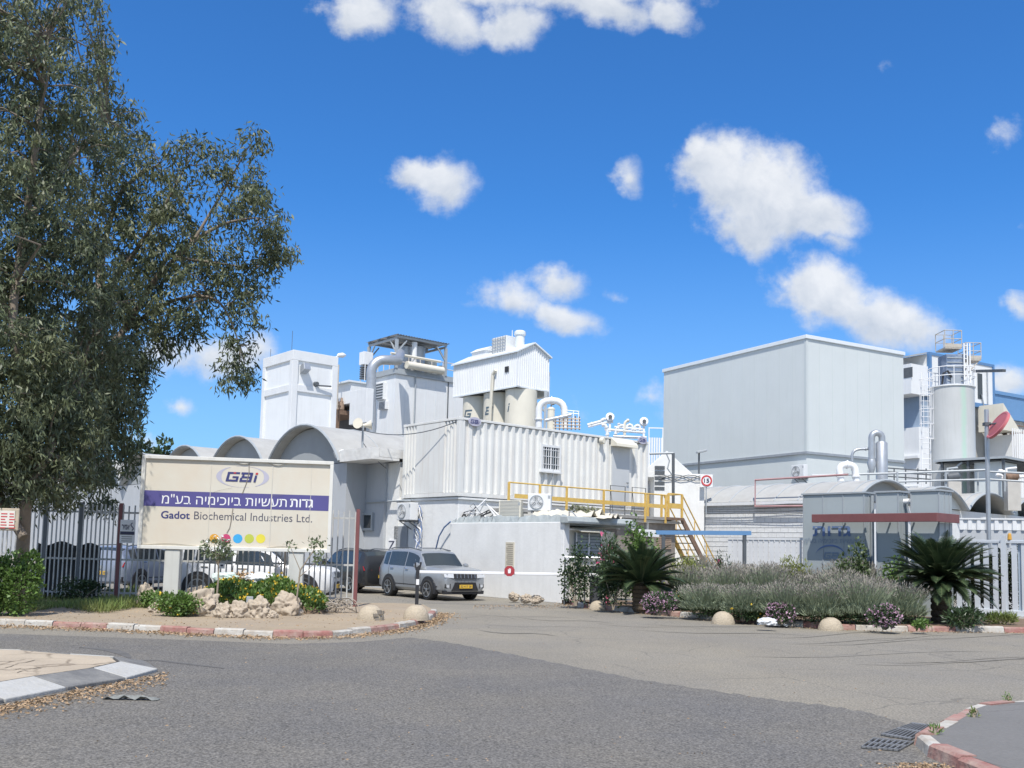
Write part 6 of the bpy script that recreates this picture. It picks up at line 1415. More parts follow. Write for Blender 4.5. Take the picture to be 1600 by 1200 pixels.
        mb = MB(); mb.tube([ptn(3.6, 7.2, sd, .03), ptn(4.2, 7.2, sd, .05), ptn(6, 7.2, sd, .05), ptn(7.6, 7.2, sd, .03)], .018, 6); mb.build('roof_rail', DKSTEEL, t)
        mb = MB(); vv = []
        for a in range(13):
            k = 3.4 + (10.9 - 3.4) * a / 12; vv += [ptn(k, 1.0, sd, .012), ptn(k, 2.35, sd, .012)]
        mb.add(vv, [(2 * a, 2 * a + 2, 2 * a + 3, 2 * a + 1) for a in range(12)]); mb.build('sill_cladding', BLACKP, t)
    # wheels and arches
    for wx in (-hl + .86, hl - .84):
        for sd in (1, -1):
            y_ = sd * (hw - .02)
            mb = MB(); arc = [(wx + (wheel_r + .10) * math.cos(a), wheel_r + (wheel_r + .10) * math.sin(a)) for a in np.linspace(-.28, math.pi + .28, 22)]
            mb.prism(arc, lambda u, v, a: (u, a, v), y_ - sd * .35, y_ + sd * .022); mb.build('wheel_arch', BLACKP, t)
            wl = MB(); rot = Matrix.Rotation(R_(-90 * sd), 3, 'X'); wl.lathe([(wheel_r * .70, .045), (wheel_r * .9, .05), (wheel_r * .99, .02), (wheel_r, -.06), (wheel_r * .98, -.2), (wheel_r * .6, -.21)], (wx, y_, wheel_r), 32, rot=rot); wo_ = wl.build('wheel', TYRE, t, smooth=40)
            mb = MB(); mb.lathe([(.02, .046), (wheel_r * .685, .047), (wheel_r * .69, .0)], (wx, y_, wheel_r), 28, rot=rot); mb.build('rim_dish', RIMD, wo_)
            mb = MB(); mb.lathe([(wheel_r * .62, .05), (wheel_r * .70, .055), (wheel_r * .70, .06), (wheel_r * .62, .058), (wheel_r * .62, .05)], (wx, y_, wheel_r), 28, rot=rot, cap=False)
            for k in range(5):
                a = k * 2 * math.pi / 5 + .3
                for da in (-.13, .13): mb.beam(Vector((wx + .05 * math.cos(a), y_ + sd * .055, wheel_r + .05 * math.sin(a))), Vector((wx + wheel_r * .66 * math.cos(a + da), y_ + sd * .053, wheel_r + wheel_r * .66 * math.sin(a + da))), .032, .014)
            mb.lathe([(.02, .07), (.05, .065), (.05, .05)], (wx, y_, wheel_r), 12, rot=rot); mb.build('rim', RIM, wo_)
    # front face
    fxp = lambda y, z, out=.012: Vector((hl + out - .10 * abs(y) ** 2 - max(0, z - .72) * .22, y, z))
    def fpanel(name, poly, mat, par=t, out=.014, th=.03):
        mb = MB(); n = len(poly); mb.add([fxp(y, z, out) for y, z in poly] + [fxp(y, z, out - th - .12) for y, z in poly], [tuple(range(n)), tuple(range(2 * n - 1, n - 1, -1))] + [(i, (i + 1) % n, n + (i + 1) % n, n + i) for i in range(n)]); return mb.build(name, mat, par)
    gr = fpanel('grille', [(-.43, .71), (.43, .71), (.45, .88), (-.45, .88)], BLACKP, out=.05)
    mb = MB()
    for k in range(6): y_ = -.35 + k * .14; mb.beam(fxp(y_, .73, .06), fxp(y_, .865, .06), .012, .03)
    mb.build('grille_bar', CHROME, gr)
    for sd in (1, -1):
        fpanel('headlight', [(sd * .46, .74), (sd * .78, .76), (sd * .81, .87), (sd * .46, .875)], LAMPW, out=.055)
        fg = fpanel('fog_lamp_recess', [(sd * .56, .40), (sd * .76, .42), (sd * .76, .55), (sd * .56, .56)], BLACKP, out=.035)
        mb = MB(); c = fxp(sd * .66, .48, .045); mb.lathe([(.02, 0), (.045, 0), (.05, -.03)], c, 14, rot=Matrix.Rotation(R_(90), 3, 'Y')); mb.build('fog_lamp', LAMPW, fg)
    fpanel('lower_intake', [(-.52, .33), (.52, .33), (.40, .60), (-.40, .60)], BLACKP, out=.04); fpanel('bumper_lip', [(-.76, .22), (.76, .22), (.78, .33), (-.78, .33)], BLACKP, out=.03)
    def plate(xf, z_, sg):
        mb = MB(); mb.obox(xf(0, z_), (.014, .50, .115)); p_ = mb.build('number_plate', PLATE, t)
        mb = MB(); c = xf(0, z_); text_into(mb, digits or '52 417 38', lambda u, v: (c.x + sg * .009, sg * u, c.z + v), -.21, .21, -.035, .035, bold=.01); mb.build('digits', INK, p_, recalc=False)
    plate(lambda y, z: Vector((hl + .055, y, z)), .47, 1)
    # rear face
    rxp = lambda y, z, out=.012: Vector((-hl - out + .10 * abs(y) ** 2 + max(0, z - .86) * .45, y, z))
    def rpanel(name, poly, mat, out=.012, th=.03):
        mb = MB(); n = len(poly); mb.add([rxp(y, z, out) for y, z in poly] + [rxp(y, z, out - th - .14) for y, z in poly], [tuple(range(n)), tuple(range(2 * n - 1, n - 1, -1))] + [(i, (i + 1) % n, n + (i + 1) % n, n + i) for i in range(n)]); return mb.build(name, mat, t)
    for sd in (1, -1): rpanel('tail_light', [(sd * .50, .84), (sd * .80, .82), (sd * .82, .97), (sd * .60, .96)], LAMPR, .03)
    rpanel('rear_bumper', [(-.78, .32), (.78, .32), (.80, .50), (-.80, .50)], BLACKP, .03)
    plate(lambda y, z: Vector((-hl - .045, y, z)), .62, -1)
    mb = MB(); mb.lathe([(.01, 0), (.06, 0), (.06, -.02)], rxp(0, .80, .02), 14, rot=Matrix.Rotation(R_(-90), 3, 'Y')); mb.build('badge', CHROME, t)
    return t
SILV = M('silver_paint', (.37, .39, .41), .28, .03, 1, metal=.45, spec=.6); WHP = M('white_car_paint', (.74, .75, .76), .25, .02, 1, spec=.6); BLK = M('black_car_paint', (.028, .03, .033), .2, .05, 1, spec=.6); GRB = M('blue_grey_car_paint', (.30, .34, .42), .3, .03, 1, metal=.3)
a, b = G(671, 938), G(604, 931); dv = (a - b).normalized(); hd = math.degrees(math.atan2(dv.y, dv.x)); nrm = Vector((-dv.y, dv.x, 0))
cc = (a + b) / 2 + nrm * .87; 
car('parked_car', 'silver compact SUV with yellow front plate parked by the white wall', frame(cc, hd), SILV, 4.17, 1.78, 1.64)
pc = P(403, 900, 29.2); car('parked_car', 'white SUV seen from the side behind the picket fence', frame((pc.x, 29.2, 0), 1), WHP, 4.75, 1.9, 1.62, wheel_r=.37)
pc = P(556, 900, 36.2); car('parked_car', 'black hatchback seen from behind between the fence and the silver car', frame((pc.x, 36.2, 0), 128), BLK, 4.1, 1.78, 1.56)
pc = P(222, 900, 33.5); car('parked_car', 'blue grey car half hidden behind the pickets beside the billboard post', frame((pc.x, 33.5, 0), 75), GRB, 4.3, 1.78, 1.5)
a_, b_ = plane(FFc, 60, 848, 1, .1), plane(FFc, 158, 848, 1, .1)
t = T('shade_cloth', 'dark grey shade cloth fixed behind the pickets below the tree', 'shade cloth', FFc); mb = MB(); n = 14
for k in range(n):
    xa, xb = a_.x + (b_.x - a_.x) * k / n, a_.x + (b_.x - a_.x) * (k + 1) / n; za, zb__ = a_.z - .06 * math.sin(k * .9) - .03 * max(0, k - 11), a_.z - .06 * math.sin((k + 1) * .9) - .03 * max(0, k - 10)
    mb.add([(xa, .10 + .02 * math.sin(k), -.1), (xb, .10 + .02 * math.sin(k + 1), -.1), (xb, .10 + .02 * math.sin(k + 1), zb__), (xa, .10 + .02 * math.sin(k), za)], [(0, 1, 2, 3)])
mb.build('cloth', M('shade_net', (.055, .06, .062), .9, .2, 2), t, smooth=60)
# ------------------------------------------------------------------ vegetation
RS = np.random.RandomState(11)
EUC = M('eucalyptus_leaf', (.092, .118, .062), .5, .14, .8, island=.45, spec=.5, col2=(.17, .185, .09), c2amt=.85, c2scale=1.0, trans=.22)
GRN = M('bright_leaf', (.13, .22, .05), .5, .1, 1.5, island=.35, col2=(.09, .16, .04), c2amt=.6, c2scale=2, trans=.25)
DGRN = M('dark_leaf', (.05, .085, .035), .4, .1, 1.5, island=.35, trans=.15)
CYC = M('cycad_leaf', (.055, .085, .04), .35, .1, 1.5, island=.3, trans=.1)
GRASS = M('grass_blade', (.16, .23, .06), .6, .12, .8, island=.35, col2=(.30, .28, .11), c2amt=.6, c2scale=.7, trans=.25)
LAV = M('lavender_leaf', (.25, .295, .195), .7, .1, 1.2, island=.35, trans=.15)
LAVF = M('lavender_spike', (.285, .26, .225), .8, .1, 2, island=.35)
PINKF = M('pink_flower', (.50, .31, .42), .7, .1, 3, island=.35)
YELF = M('yellow_flower', (.75, .52, .05), .6, .05, 3, island=.2)
OLEF = M('oleander_flower', (.62, .14, .26), .6, .1, 3, island=.25)
TWIG = M('dry_twig', (.30, .25, .19), .9, .2, 6)
STEMG = M('green_stem', (.12, .13, .06), .7, .1, 5)

def bush(name, label, cat, o, rad, n, leaf, mat, F=None, droop=.0, stems=5, group=None, flowers=None, shell=.55, wd=.32, up=.25, bumps=5):
    """a shrub standing at o: leaves on an uneven set of lobes, a few stems, optional flowers"""
    rs = np.random.RandomState(abs(hash_((o.x, o.y, n))) % 100000); t = T(name, label, cat, F if F is not None else o, group)
    rx, ry, rz = rad; lob = [(np.array([0, 0, rz * .52]), np.array([rx * .85, ry * .85, rz * .52]))]
    for k in range(bumps):
        a = rs.uniform(0, 6.28); q = rs.uniform(.3, .62); lob.append((np.array([rx * q * math.cos(a), ry * q * math.sin(a), rz * rs.uniform(.35, .78)]), np.array([rx, ry, rz]) * rs.uniform(.28, .45)))
    which = rs.choice(len(lob), n, p=np.array([2.2] + [1] * bumps) / (2.2 + bumps))
    cen = np.array([l[0] for l in lob])[which]; rr = np.array([l[1] for l in lob])[which]
    d = unit(rs.normal(size=(n, 3))); rad_ = rs.uniform(shell ** 3, 1.08, (n, 1)) ** (1 / 3); p = cen + d * rad_ * rr; p[:, 2] = np.maximum(p[:, 2], .02)
    dr = unit(d * .7 + rs.normal(size=(n, 3)) * .55 + np.array([0, 0, up - droop])); ln = leaf * rs.uniform(.6, 1.3, n)
    np_mesh('foliage', kites(p, dr, ln, ln * wd, rs), 4, mat, t)
    mb = MB()
    for k in range(stems):
        a = rs.uniform(0, 6.28); e = Vector((rx * .5 * math.cos(a), ry * .5 * math.sin(a), rz * rs.uniform(.5, .85))); mb.tube([Vector((rs.uniform(-.05, .05), rs.uniform(-.05, .05), -.03)), e * .5 + Vector((0, 0, .05)), e], [.022, .015, .006], 5)
    mb.build('stem', TWIG, t)
    if flowers:
        fm, nf, fs_ = flowers; i = rs.choice(n, nf); q = cen[i] + d[i] * rr[i] * rs.uniform(1.0, 1.12, (nf, 1)); q[:, 2] = np.maximum(q[:, 2], .04)
        V = []
        for k in range(4): V.append(kites(q, unit(rs.normal(size=(nf, 3)) + np.array([0, -.2, .35])), fs_ * rs.uniform(.7, 1.2, nf), fs_ * .42, rs))
        np_mesh('flowers', np.concatenate(V), 4, fm, t)
    return t
def hash_(tp):
    h = 17
    for v in tp: h = (h * 31 + int(abs(v) * 1000)) % 1000003
    return h

# ---- the big eucalyptus at the left
dE = 20.0; root = G(38, 940, .12); root.y = dE + .6; root.x = P(40, 800, root.y).x; root.z = .1
t = T('eucalyptus_tree', 'tall drooping eucalyptus filling the upper corner, its trunk behind the notice board', 'tree', root)
def rel(px, py, d=dE): f = min(1, max(0, (px - 60) / 120)); return P(px, py, d + 7.4 * f * f * (3 - 2 * f)) - root
circ = [(20, 35, 75), (90, 35, 62), (140, 32, 42), (60, 125, 80), (145, 115, 42), (20, 230, 80), (110, 215, 78), (182, 190, 42), (190, 245, 40), (60, 320, 90), (150, 310, 70), (215, 300, 45), (255, 252, 36), (300, 245, 26), (282, 310, 48), (338, 262, 24), (388, 232, 30), (383, 285, 26), (350, 335, 30), (408, 340, 45), (430, 375, 26), (400, 405, 46), (345, 400, 42), (270, 385, 56), (190, 400, 80), (90, 430, 100), (20, 420, 80), (388, 470, 42), (330, 455, 40), (262, 465, 55), (200, 490, 65), (120, 540, 90), (30, 540, 80), (362, 545, 26), (368, 588, 16), (300, 505, 22), (245, 525, 34), (195, 570, 48), (140, 630, 68), (60, 640, 80), (190, 640, 36), (195, 688, 26), (20, 720, 50), (80, 710, 56), (150, 715, 46), (140, 775, 26), (62, 762, 30), (105, 770, 26), (30, 690, 60), (92, 655, 60), (28, 765, 34), (0, 742, 55), (105, 742, 42), (165, 690, 38), (60, 580, 70), (150, 580, 60),
        (-60, 80, 100), (-80, 240, 120), (-90, 420, 120), (-80, 600, 110), (-70, 720, 70)]
mpp = dE / FPX
rs = np.random.RandomState(5); CL = []
for (x, y, r_) in circ:
    c = np.array(rel(x, y)); kd = (c[1] + root.y) / dE; R = r_ * mpp * kd; n = max(7, int(r_ * r_ / (125 if y < 520 else 92))); dz = min(1.0, 1.0 + r_ / 120)
    for k in range(n):
        q = ball(rs, 1)[0] * np.array([R, R * .9 + .75, R]) * rs.uniform(.85, 1.06); CL.append(c + q + np.array([0, rs.normal() * .35, 0]))
CL = np.array(CL)
# limbs grown towards the clusters
limbs = [([(40, 930), (37, 840), (44, 770), (82, 690), (128, 590), (150, 520), (185, 430)], [.155, .13, .12, .11, .10, .09, .07]),
         ([(130, 590), (190, 520), (240, 440), (262, 400)], [.13, .10, .08, .05]), ([(240, 440), (300, 380), (350, 350), (400, 340)], [.075, .06, .045, .02]), ([(300, 380), (345, 305), (385, 235)], [.05, .035, .015]),
         ([(262, 400), (330, 410), (400, 420)], [.05, .035, .015]), ([(44, 770), (38, 640), (20, 500), (40, 350), (60, 200), (75, 60)], [.11, .10, .09, .08, .06, .03]), ([(40, 350), (110, 250), (170, 190)], [.09, .06, .02]),
         ([(150, 520), (160, 400), (190, 300), (250, 255)], [.11, .09, .06, .02]), ([(185, 430), (240, 350), (290, 260)], [.08, .05, .02]), ([(190, 520), (270, 470), (340, 470), (375, 540)], [.07, .05, .035, .015]), ([(20, 500), (-60, 380), (-90, 240)], [.12, .08, .03]), ([(95, 690), (150, 660), (190, 650)], [.06, .04, .015]), ([(37, 840), (-20, 740), (-80, 560)], [.10, .09, .04])]
tm = MB(); LP_PTS = []
for pl, rr in limbs:
    pw = [np.array(rel(x, y, dE + .25 * math.sin(i * 1.7 + x))) for i, (x, y) in enumerate(pl)]
    if pl[0] == (40, 930): pw[0] = np.array((0, 0, -.1))
    fine = []; fr = []
    for i in range(len(pw) - 1):
        p0, p1, p2, p3 = pw[max(i - 1, 0)], pw[i], pw[i + 1], pw[min(i + 2, len(pw) - 1)]
        for k in range(5):
            f = k / 5; fine.append(.5 * (2 * p1 + (p2 - p0) * f + (2 * p0 - 5 * p1 + 4 * p2 - p3) * f * f + (3 * p1 - p0 - 3 * p2 + p3) * f ** 3)); fr.append(rr[i] + (rr[i + 1] - rr[i]) * f)
    fine.append(pw[-1]); fr.append(rr[-1]); tm.tube([Vector(q) for q in fine], fr, 9); LP_PTS += fine
tm.build('trunk', BARK, t, smooth=60)
LPA = np.array(LP_PTS); br = MB()
for c in CL[rs.permutation(len(CL))[:620]]:
    i = np.argmin(np.linalg.norm(LPA - c, axis=1) + .25 * np.maximum(LPA[:, 2] - c[2], 0)); a = LPA[i]; ln = np.linalg.norm(c - a)
    if ln < .15 or ln > 3.8: continue
    m_ = a * .45 + c * .55 + np.array([rs.normal() * .08 * ln, rs.normal() * .08 * ln, .10 * ln]); br.tube([Vector(a), Vector(m_), Vector(c)], [.012 + .012 * ln, .010 + .006 * ln, .005], 4)
br.build('branches', BARK, t, smooth=60)
def hang(CL, rs, per, spread, leaf):
    n = len(CL) * per; cen = np.repeat(CL, per, axis=0); tw = np.repeat(unit(rs.normal(size=(len(CL), 3)) + np.array([0, 0, -.35])), per, axis=0)
    p = cen + tw * rs.uniform(-.2, .75, (n, 1)) * spread * 1.5 + rs.normal(size=(n, 3)) * spread * .42
    d = unit(rs.normal(size=(n, 3)) * .55 + np.array([.05, -.05, -.75])); return p, d, leaf * rs.uniform(.6, 1.35, n)
p, d, ln = hang(CL, rs, 68, .25 * np.repeat(((CL[:, 1] + root.y) / dE)[:, None], 68, axis=0), .145); ln = ln * np.repeat((CL[:, 1] + root.y) / dE, 68)
np_mesh('crown', kites(p, d, ln, ln * .13, rs), 4, EUC, t)

# ---- shrubs at the left
bush('shrub', 'bright green shrub at the foot of the notice board', 'shrub', P(20, 934, 19.6) * 1 - Vector((0, 0, P(20, 934, 19.6).z - .12)), (.66, .5, 1.25), 4200, .08, GRN, flowers=None)
bush('shrub', 'low straggly weed at the foot of the shaded pickets', 'shrub', G(128, 940, .12), (.75, .35, .5), 900, .08, DGRN, stems=4)
# grass strip
n = 15000; u = RS.uniform(-260, 228, n); v = RS.uniform(0, 1, n) ** .8; gp = np.array([list(G(a, 924 + 31 * b + 4 * math.sin(a * .05), .122)) for a, b in zip(u, v)])
patch = np.sin(gp[:, 0] * 2.1) * np.cos(gp[:, 1] * 2.7 + gp[:, 0]) > -.75; gp = gp[patch]; n = len(gp)
gd = unit(RS.normal(size=(n, 3)) * np.array([.35, .35, .1]) + np.array([0, 0, 1])); gl = RS.uniform(.08, .27, n) * (1 + .4 * np.sin(gp[:, 0] * 1.3))
o_ = np_mesh('grass', kites(gp, gd, gl, .009 + .006 * RS.rand(n), RS), 4, GRASS, None, None, 'stuff'); tag(o_, 'strip of uneven green grass at the foot of the picket fence', 'grass')

# ---- flower mound with rocks in front of the fence
mo = G(398, 957, .12)
hm = MB(); nx, ny = 40, 16
def mound(x, y):
    e = max(0, 1 - (x / 1.5) ** 2) * max(0, 1 - (y / .8) ** 2); return .58 * e ** .55 * (1 + .15 * math.sin(x * 5 + y * 3))
vs = []
for i in range(nx + 1):
    for j in range(ny + 1): x, y = (i / nx - .5) * 3.0, (j / ny - .5) * 1.6; vs.append((x, y, mound(x, y) + .004 - (.05 if i in (0, nx) or j in (0, ny) else 0)))
hm.add(vs, [(i * (ny + 1) + j, (i + 1) * (ny + 1) + j, (i + 1) * (ny + 1) + j + 1, i * (ny + 1) + j + 1) for i in range(nx) for j in range(ny)])
fm = frame(mo + Vector((0, .55, 0)), ang)
structure(hm.build('earth_mound', bedsoil, None, fm, smooth=60))
n = 14000; xy = RS.uniform(-1, 1, (n, 2)) * np.array([1.5, .82]); z = np.array([mound(a, b) for a, b in xy]); k = z > .05; xy, z = xy[k], z[k]; n = len(z)
gp = np.column_stack([xy, z + RS.uniform(0, .17, n)]); gd = unit(RS.normal(size=(n, 3)) * .6 + np.array([0, -.1, .8])); gl = RS.uniform(.05, .13, n)
t = T('ground_cover', 'mound of green ground cover with yellow daisies under the billboard', 'ground cover', fm); t['kind'] = 'stuff'
np_mesh('foliage', kites(gp, gd, gl, gl * .22, RS), 4, GRN, t)
i = RS.choice(n, 260); q = gp[i] + np.array([0, 0, .09]); V = np.concatenate([kites(q, unit(RS.normal(size=(260, 3)) + np.array([0, -.4, .3])), .052 * RS.uniform(.7, 1.2, 260), .022, RS) for _ in range(5)]); np_mesh('flowers', V, 4, YELF, t)
bush('shrub', 'low green shrub with few yellow flowers between the pale rocks', 'shrub', G(275, 963, .12), (.62, .35, .5), 2000, .07, GRN, flowers=(YELF, 14, .05))
bush('shrub', 'small green tuft beside the first rock at the billboard post', 'shrub', G(240, 950, .12), (.5, .3, .38), 900, .07, GRN)
ROCK = M('pitted_limestone', (.46, .39, .30), .95, .14, 3, bump=1.0, bscale=9, fine=.05, fscale=25, col2=(.34, .28, .22), c2amt=.6, c2scale=3.5)
def rock(label, px, py, rx, ry, rz, seed):
    rs = np.random.RandomState(seed); bm = bmesh.new(); bmesh.ops.create_icosphere(bm, subdivisions=5, radius=1)
    from mathutils import noise as mn
    for v in bm.verts:
        p = v.co.copy(); f = 1 + .34 * mn.noise(p * 1.4 + Vector((seed, 0, 0))) + .24 * mn.noise(p * 3.1 + Vector((0, seed, 0))) + .13 * mn.noise(p * 7 + Vector((0, 0, seed))) - .10 * max(0, mn.noise(p * 4.2 + Vector((seed, seed, 0))) - .12) * 3; c = mn.cell(p * 2.6 + Vector((seed, 1, 2))); f -= .03 * c
        v.co = Vector((p.x * f * rx, p.y * f * ry, p.z * f * rz))
    me = bpy.data.meshes.new('rock'); bm.to_mesh(me); bm.free(); me.materials.append(ROCK); me.shade_smooth(); me.set_sharp_from_angle(angle=R_(70))
    o = bpy.data.objects.new('rock', me); C.objects.link(o); g_ = G(px, py, .12); o.location = g_ + Vector((0, 0, rz * .55)); o.rotation_euler = (0, 0, rs.uniform(-.4, .4)); tag(o, label, 'rock', 'pale rocks round the flower mound')
for a in (('pale pitted rock by the left billboard post, standing upright', 226, 948, .22, .2, .33, 1), ('small pale rock low beside the upright one', 247, 957, .2, .16, .16, 2), ('largest pitted rock with a dark hollow', 313, 962, .42, .3, .36, 3), ('top rock of the largest pair, leaning back', 333, 946, .3, .24, .3, 4), ('small rock under the yellow daisies, first of the low row', 349, 965, .2, .15, .2, 5), ('small rounded rock beside the first of the low row', 374, 965, .22, .17, .22, 6),
          ('rounded rock with a cracked side in the middle of the row', 402, 965, .3, .22, .26, 7), ('tiny rock wedged between two larger ones', 424, 966, .12, .1, .1, 8), ('long sloping pale rock near the right end of the mound', 447, 961, .36, .25, .33, 9), ('pale rock closing the row near the dry branches', 469, 957, .28, .2, .28, 10), ('flat pale rock at the back of the mound by the white car wheel', 312, 934, .4, .2, .2, 11)): rock(*a)
for px, py, lb, sd_ in ((803, 936, 'pale rock against the foot of the white wall, first of three', 21), (822, 939, 'pale rock against the foot of the white wall, middle one', 22), (838, 941, 'pale rock against the foot of the white wall, nearest its corner', 23)):
    rock(lb, px, py, .19, .15, .13, sd_); bpy.data.objects[-1]
# sapling, dry branches, bags, stake
sp_ = G(337, 946, .3); t = T('sapling', 'thin sapling with a small leafy crown in front of the billboard', 'sapling', Vector((sp_.x, sp_.y, .3))); hz = P(337, 862, sp_.y).z - .3
mb = MB(); mb.tube([(0, 0, -.2), (.03, 0, hz * .5), (0, 0, hz)], [.025, .02, .012], 6)
for k in range(6): a = k * 1.1; mb.tube([(0, 0, hz * .75), (.22 * math.cos(a), .16 * math.sin(a), hz + .08 + .03 * k)], [.01, .004], 4)
mb.build('trunk', TWIG, t)
n = 900; q = ball(RS, n) * np.array([.42, .3, .26]) + np.array([0, 0, hz + .06]); q = q[(np.sin(q[:, 0] * 14) + np.cos(q[:, 2] * 17) > -.9)]; n = len(q); np_mesh('crown', kites(q, unit(RS.normal(size=(n, 3)) + np.array([0, 0, -.3])), RS.uniform(.05, .1, n), .018, RS), 4, M('olive_leaf', (.15, .19, .10), .5, .1, island=.35, trans=.2), t)
i = RS.choice(n, 30); np_mesh('flowers', np.concatenate([kites(q[i] + np.array([0, -.03, .06]), unit(RS.normal(size=(30, 3))), .045, .018, RS) for _ in range(4)]), 4, WHITEI, t)
sp_ = G(482, 950, .3); t = T('thin_bush', 'sparse twig with a few leaves in front of the right end of the billboard', 'sapling', Vector((sp_.x, sp_.y, .1))); hz = P(482, 850, sp_.y).z
mb = MB(); mb.tube([(-.3, 0, 0), (-.22, 0, hz * .6), (.05, 0, hz * .85), (.18, 0, hz + .05)], [.022, .018, .012, .006], 5); mb.tube([(-.22, 0, hz * .6), (-.5, 0, hz * .95)], [.012, .005], 5); mb.tube([(-.25, 0, hz * .5), (.25, 0, hz * .78)], [.012, .005], 5); mb.build('branch', TWIG, t)
q = np.concatenate([np.array([.1, 0, hz * .95]) + RS.normal(size=(70, 3)) * np.array([.11, .08, .10]), np.array([.2, 0, hz * .76]) + RS.normal(size=(50, 3)) * .08, np.array([-.48, 0, hz * .93]) + RS.normal(size=(25, 3)) * .06]); n = len(q); np_mesh('foliage', kites(q, unit(RS.normal(size=(n, 3))), RS.uniform(.06, .11, n), .026, RS), 4, M('olive_leaf', (.15, .19, .10)), t)
p0 = P(443, 935, 22.9); a = Vector((p0.x, p0.y - .05, .2)); b = P(446, 862, p0.y) ; mb = MB(); mb.tube([a, b], .028, 6); mb.tube([a.lerp(b, .55), a.lerp(b, .9) + Vector((-.22, 0, .05))], .01, 4); tag(mb.build('wooden_stake', M('stake_dark', (.10, .09, .08), .9, .2)), 'dark wooden stake beside the right billboard post', 'stake')
mb = MB(); bo = G(505, 957, .12)
for k in range(46):
    a = rnd.uniform(0, 6.28); ln = rnd.uniform(.3, .9); c = bo + Vector((rnd.gauss(0, .36), rnd.gauss(0, .14), rnd.uniform(.02, .22))); d = Vector((math.cos(a), math.sin(a) * .5, rnd.uniform(-.35, .45))) * ln / 2
    lo = c - d; lo.z = max(lo.z, .13); hi = c + d; hi.z = max(hi.z, .13); md = (lo + hi) / 2 + Vector((rnd.uniform(-.06, .06), 0, rnd.uniform(0, .12))); mb.tube([lo, md, hi], [.014, .011, .005], 5)
for k in range(5):
    x_ = bo.x + rnd.uniform(.2, .62); mb.tube([(x_ + .25 * math.cos(q), bo.y, .13 + .34 * math.sin(q)) for q in np.linspace(0, 3.1, 8)], .011, 5)
tag(mb.build('branch_pile', M('dry_branch', (.38, .33, .27), .9, .2, 8)), 'pile of dry pruned branches at the foot of the fence end', 'branches')
def bag(label, px, py, sx, sz, seed, mat):
    rs = np.random.RandomState(seed); o = G(px, py, .12); bm = bmesh.new(); bmesh.ops.create_icosphere(bm, subdivisions=4, radius=1)
    from mathutils import noise as mn
    for v in bm.verts:
        p = v.co.copy(); f = 1 + .35 * mn.noise(p * 2.2 + Vector((seed, 0, 0))) + .22 * abs(mn.noise(p * 5 + Vector((0, seed, 0)))); v.co = Vector((p.x * f * sx, p.y * f * sx * .55, max(p.z * f * sz, -sz * .5)))
    me = bpy.data.meshes.new('plastic_bag'); bm.to_mesh(me); bm.free(); me.materials.append(mat); me.shade_smooth(); me.set_sharp_from_angle(angle=R_(30)); ob = bpy.data.objects.new('plastic_bag', me); C.objects.link(ob); return tag(ob, label, 'bag'), o
BAGW = M('bag_white', (.62, .63, .63), .4, .08, 6, bump=.6, bscale=12); BAGG = M('bag_greenish', (.62, .70, .66), .4, .1, 6, bump=.6, bscale=12, col2=(.3, .5, .4), c2amt=.4, c2scale=5)
for lb, px, py, z, sx, sz, sd_, mt in (('pale greenish plastic sack behind the daisies, by the sapling', 354, 905, .78, .30, .16, 31, BAGG), ('white crumpled plastic sack on the mound behind the yellow daisies', 405, 906, .76, .36, .16, 32, BAGW)):
    ob, _ = bag(lb, px, py, sx, sz, sd_, mt); q = P(px, py, 22.75); ob.location = q
ob, o_ = bag('white plastic bag lying over the kerb by the lavender', 1204, 972, .21, .10, 33, BAGW); g_ = G(1198, 976, .14); ob.location = g_ + Vector((0, -.05, .05)); ob.rotation_euler = (0, 0, -.3)
mb = MB(); g_ = G(1230, 981, 0); sheet(mb, (g_.x - .12, g_.y + .02, .03), .42, .2, -.3, .08); ob = mb.build('plastic_sheet', BAGW, smooth=60); tag(ob, 'thin white plastic strip trailing off the kerb beside the bag', 'plastic sheet')
q = P(379, 903, 22.8); n = 420; pp_ = RS.normal(size=(n, 3)) * np.array([.16, .1, .055]) + np.array(q); ob = np_mesh('dry_leaf_heap', kites(pp_, unit(RS.normal(size=(n, 3))), RS.uniform(.05, .11, n), .02, RS), 4, M('dry_leaf', (.36, .24, .13), .9, .1, island=.35)); tag(ob, 'heap of dry brown clippings between the two plastic sacks', 'clippings')
mb = MB(); q = G(383, 962, .12); mb.box(q.x - .075, q.x + .075, q.y + .3, q.y + .34, .3, .52); mb.box(q.x - .02, q.x + .02, q.y + .345, q.y + .37, .1, .5); tag(mb.build('ground_lamp', GREYST, bev=.02), 'small grey spotlight box half sunk in the yellow daisies', 'lamp')

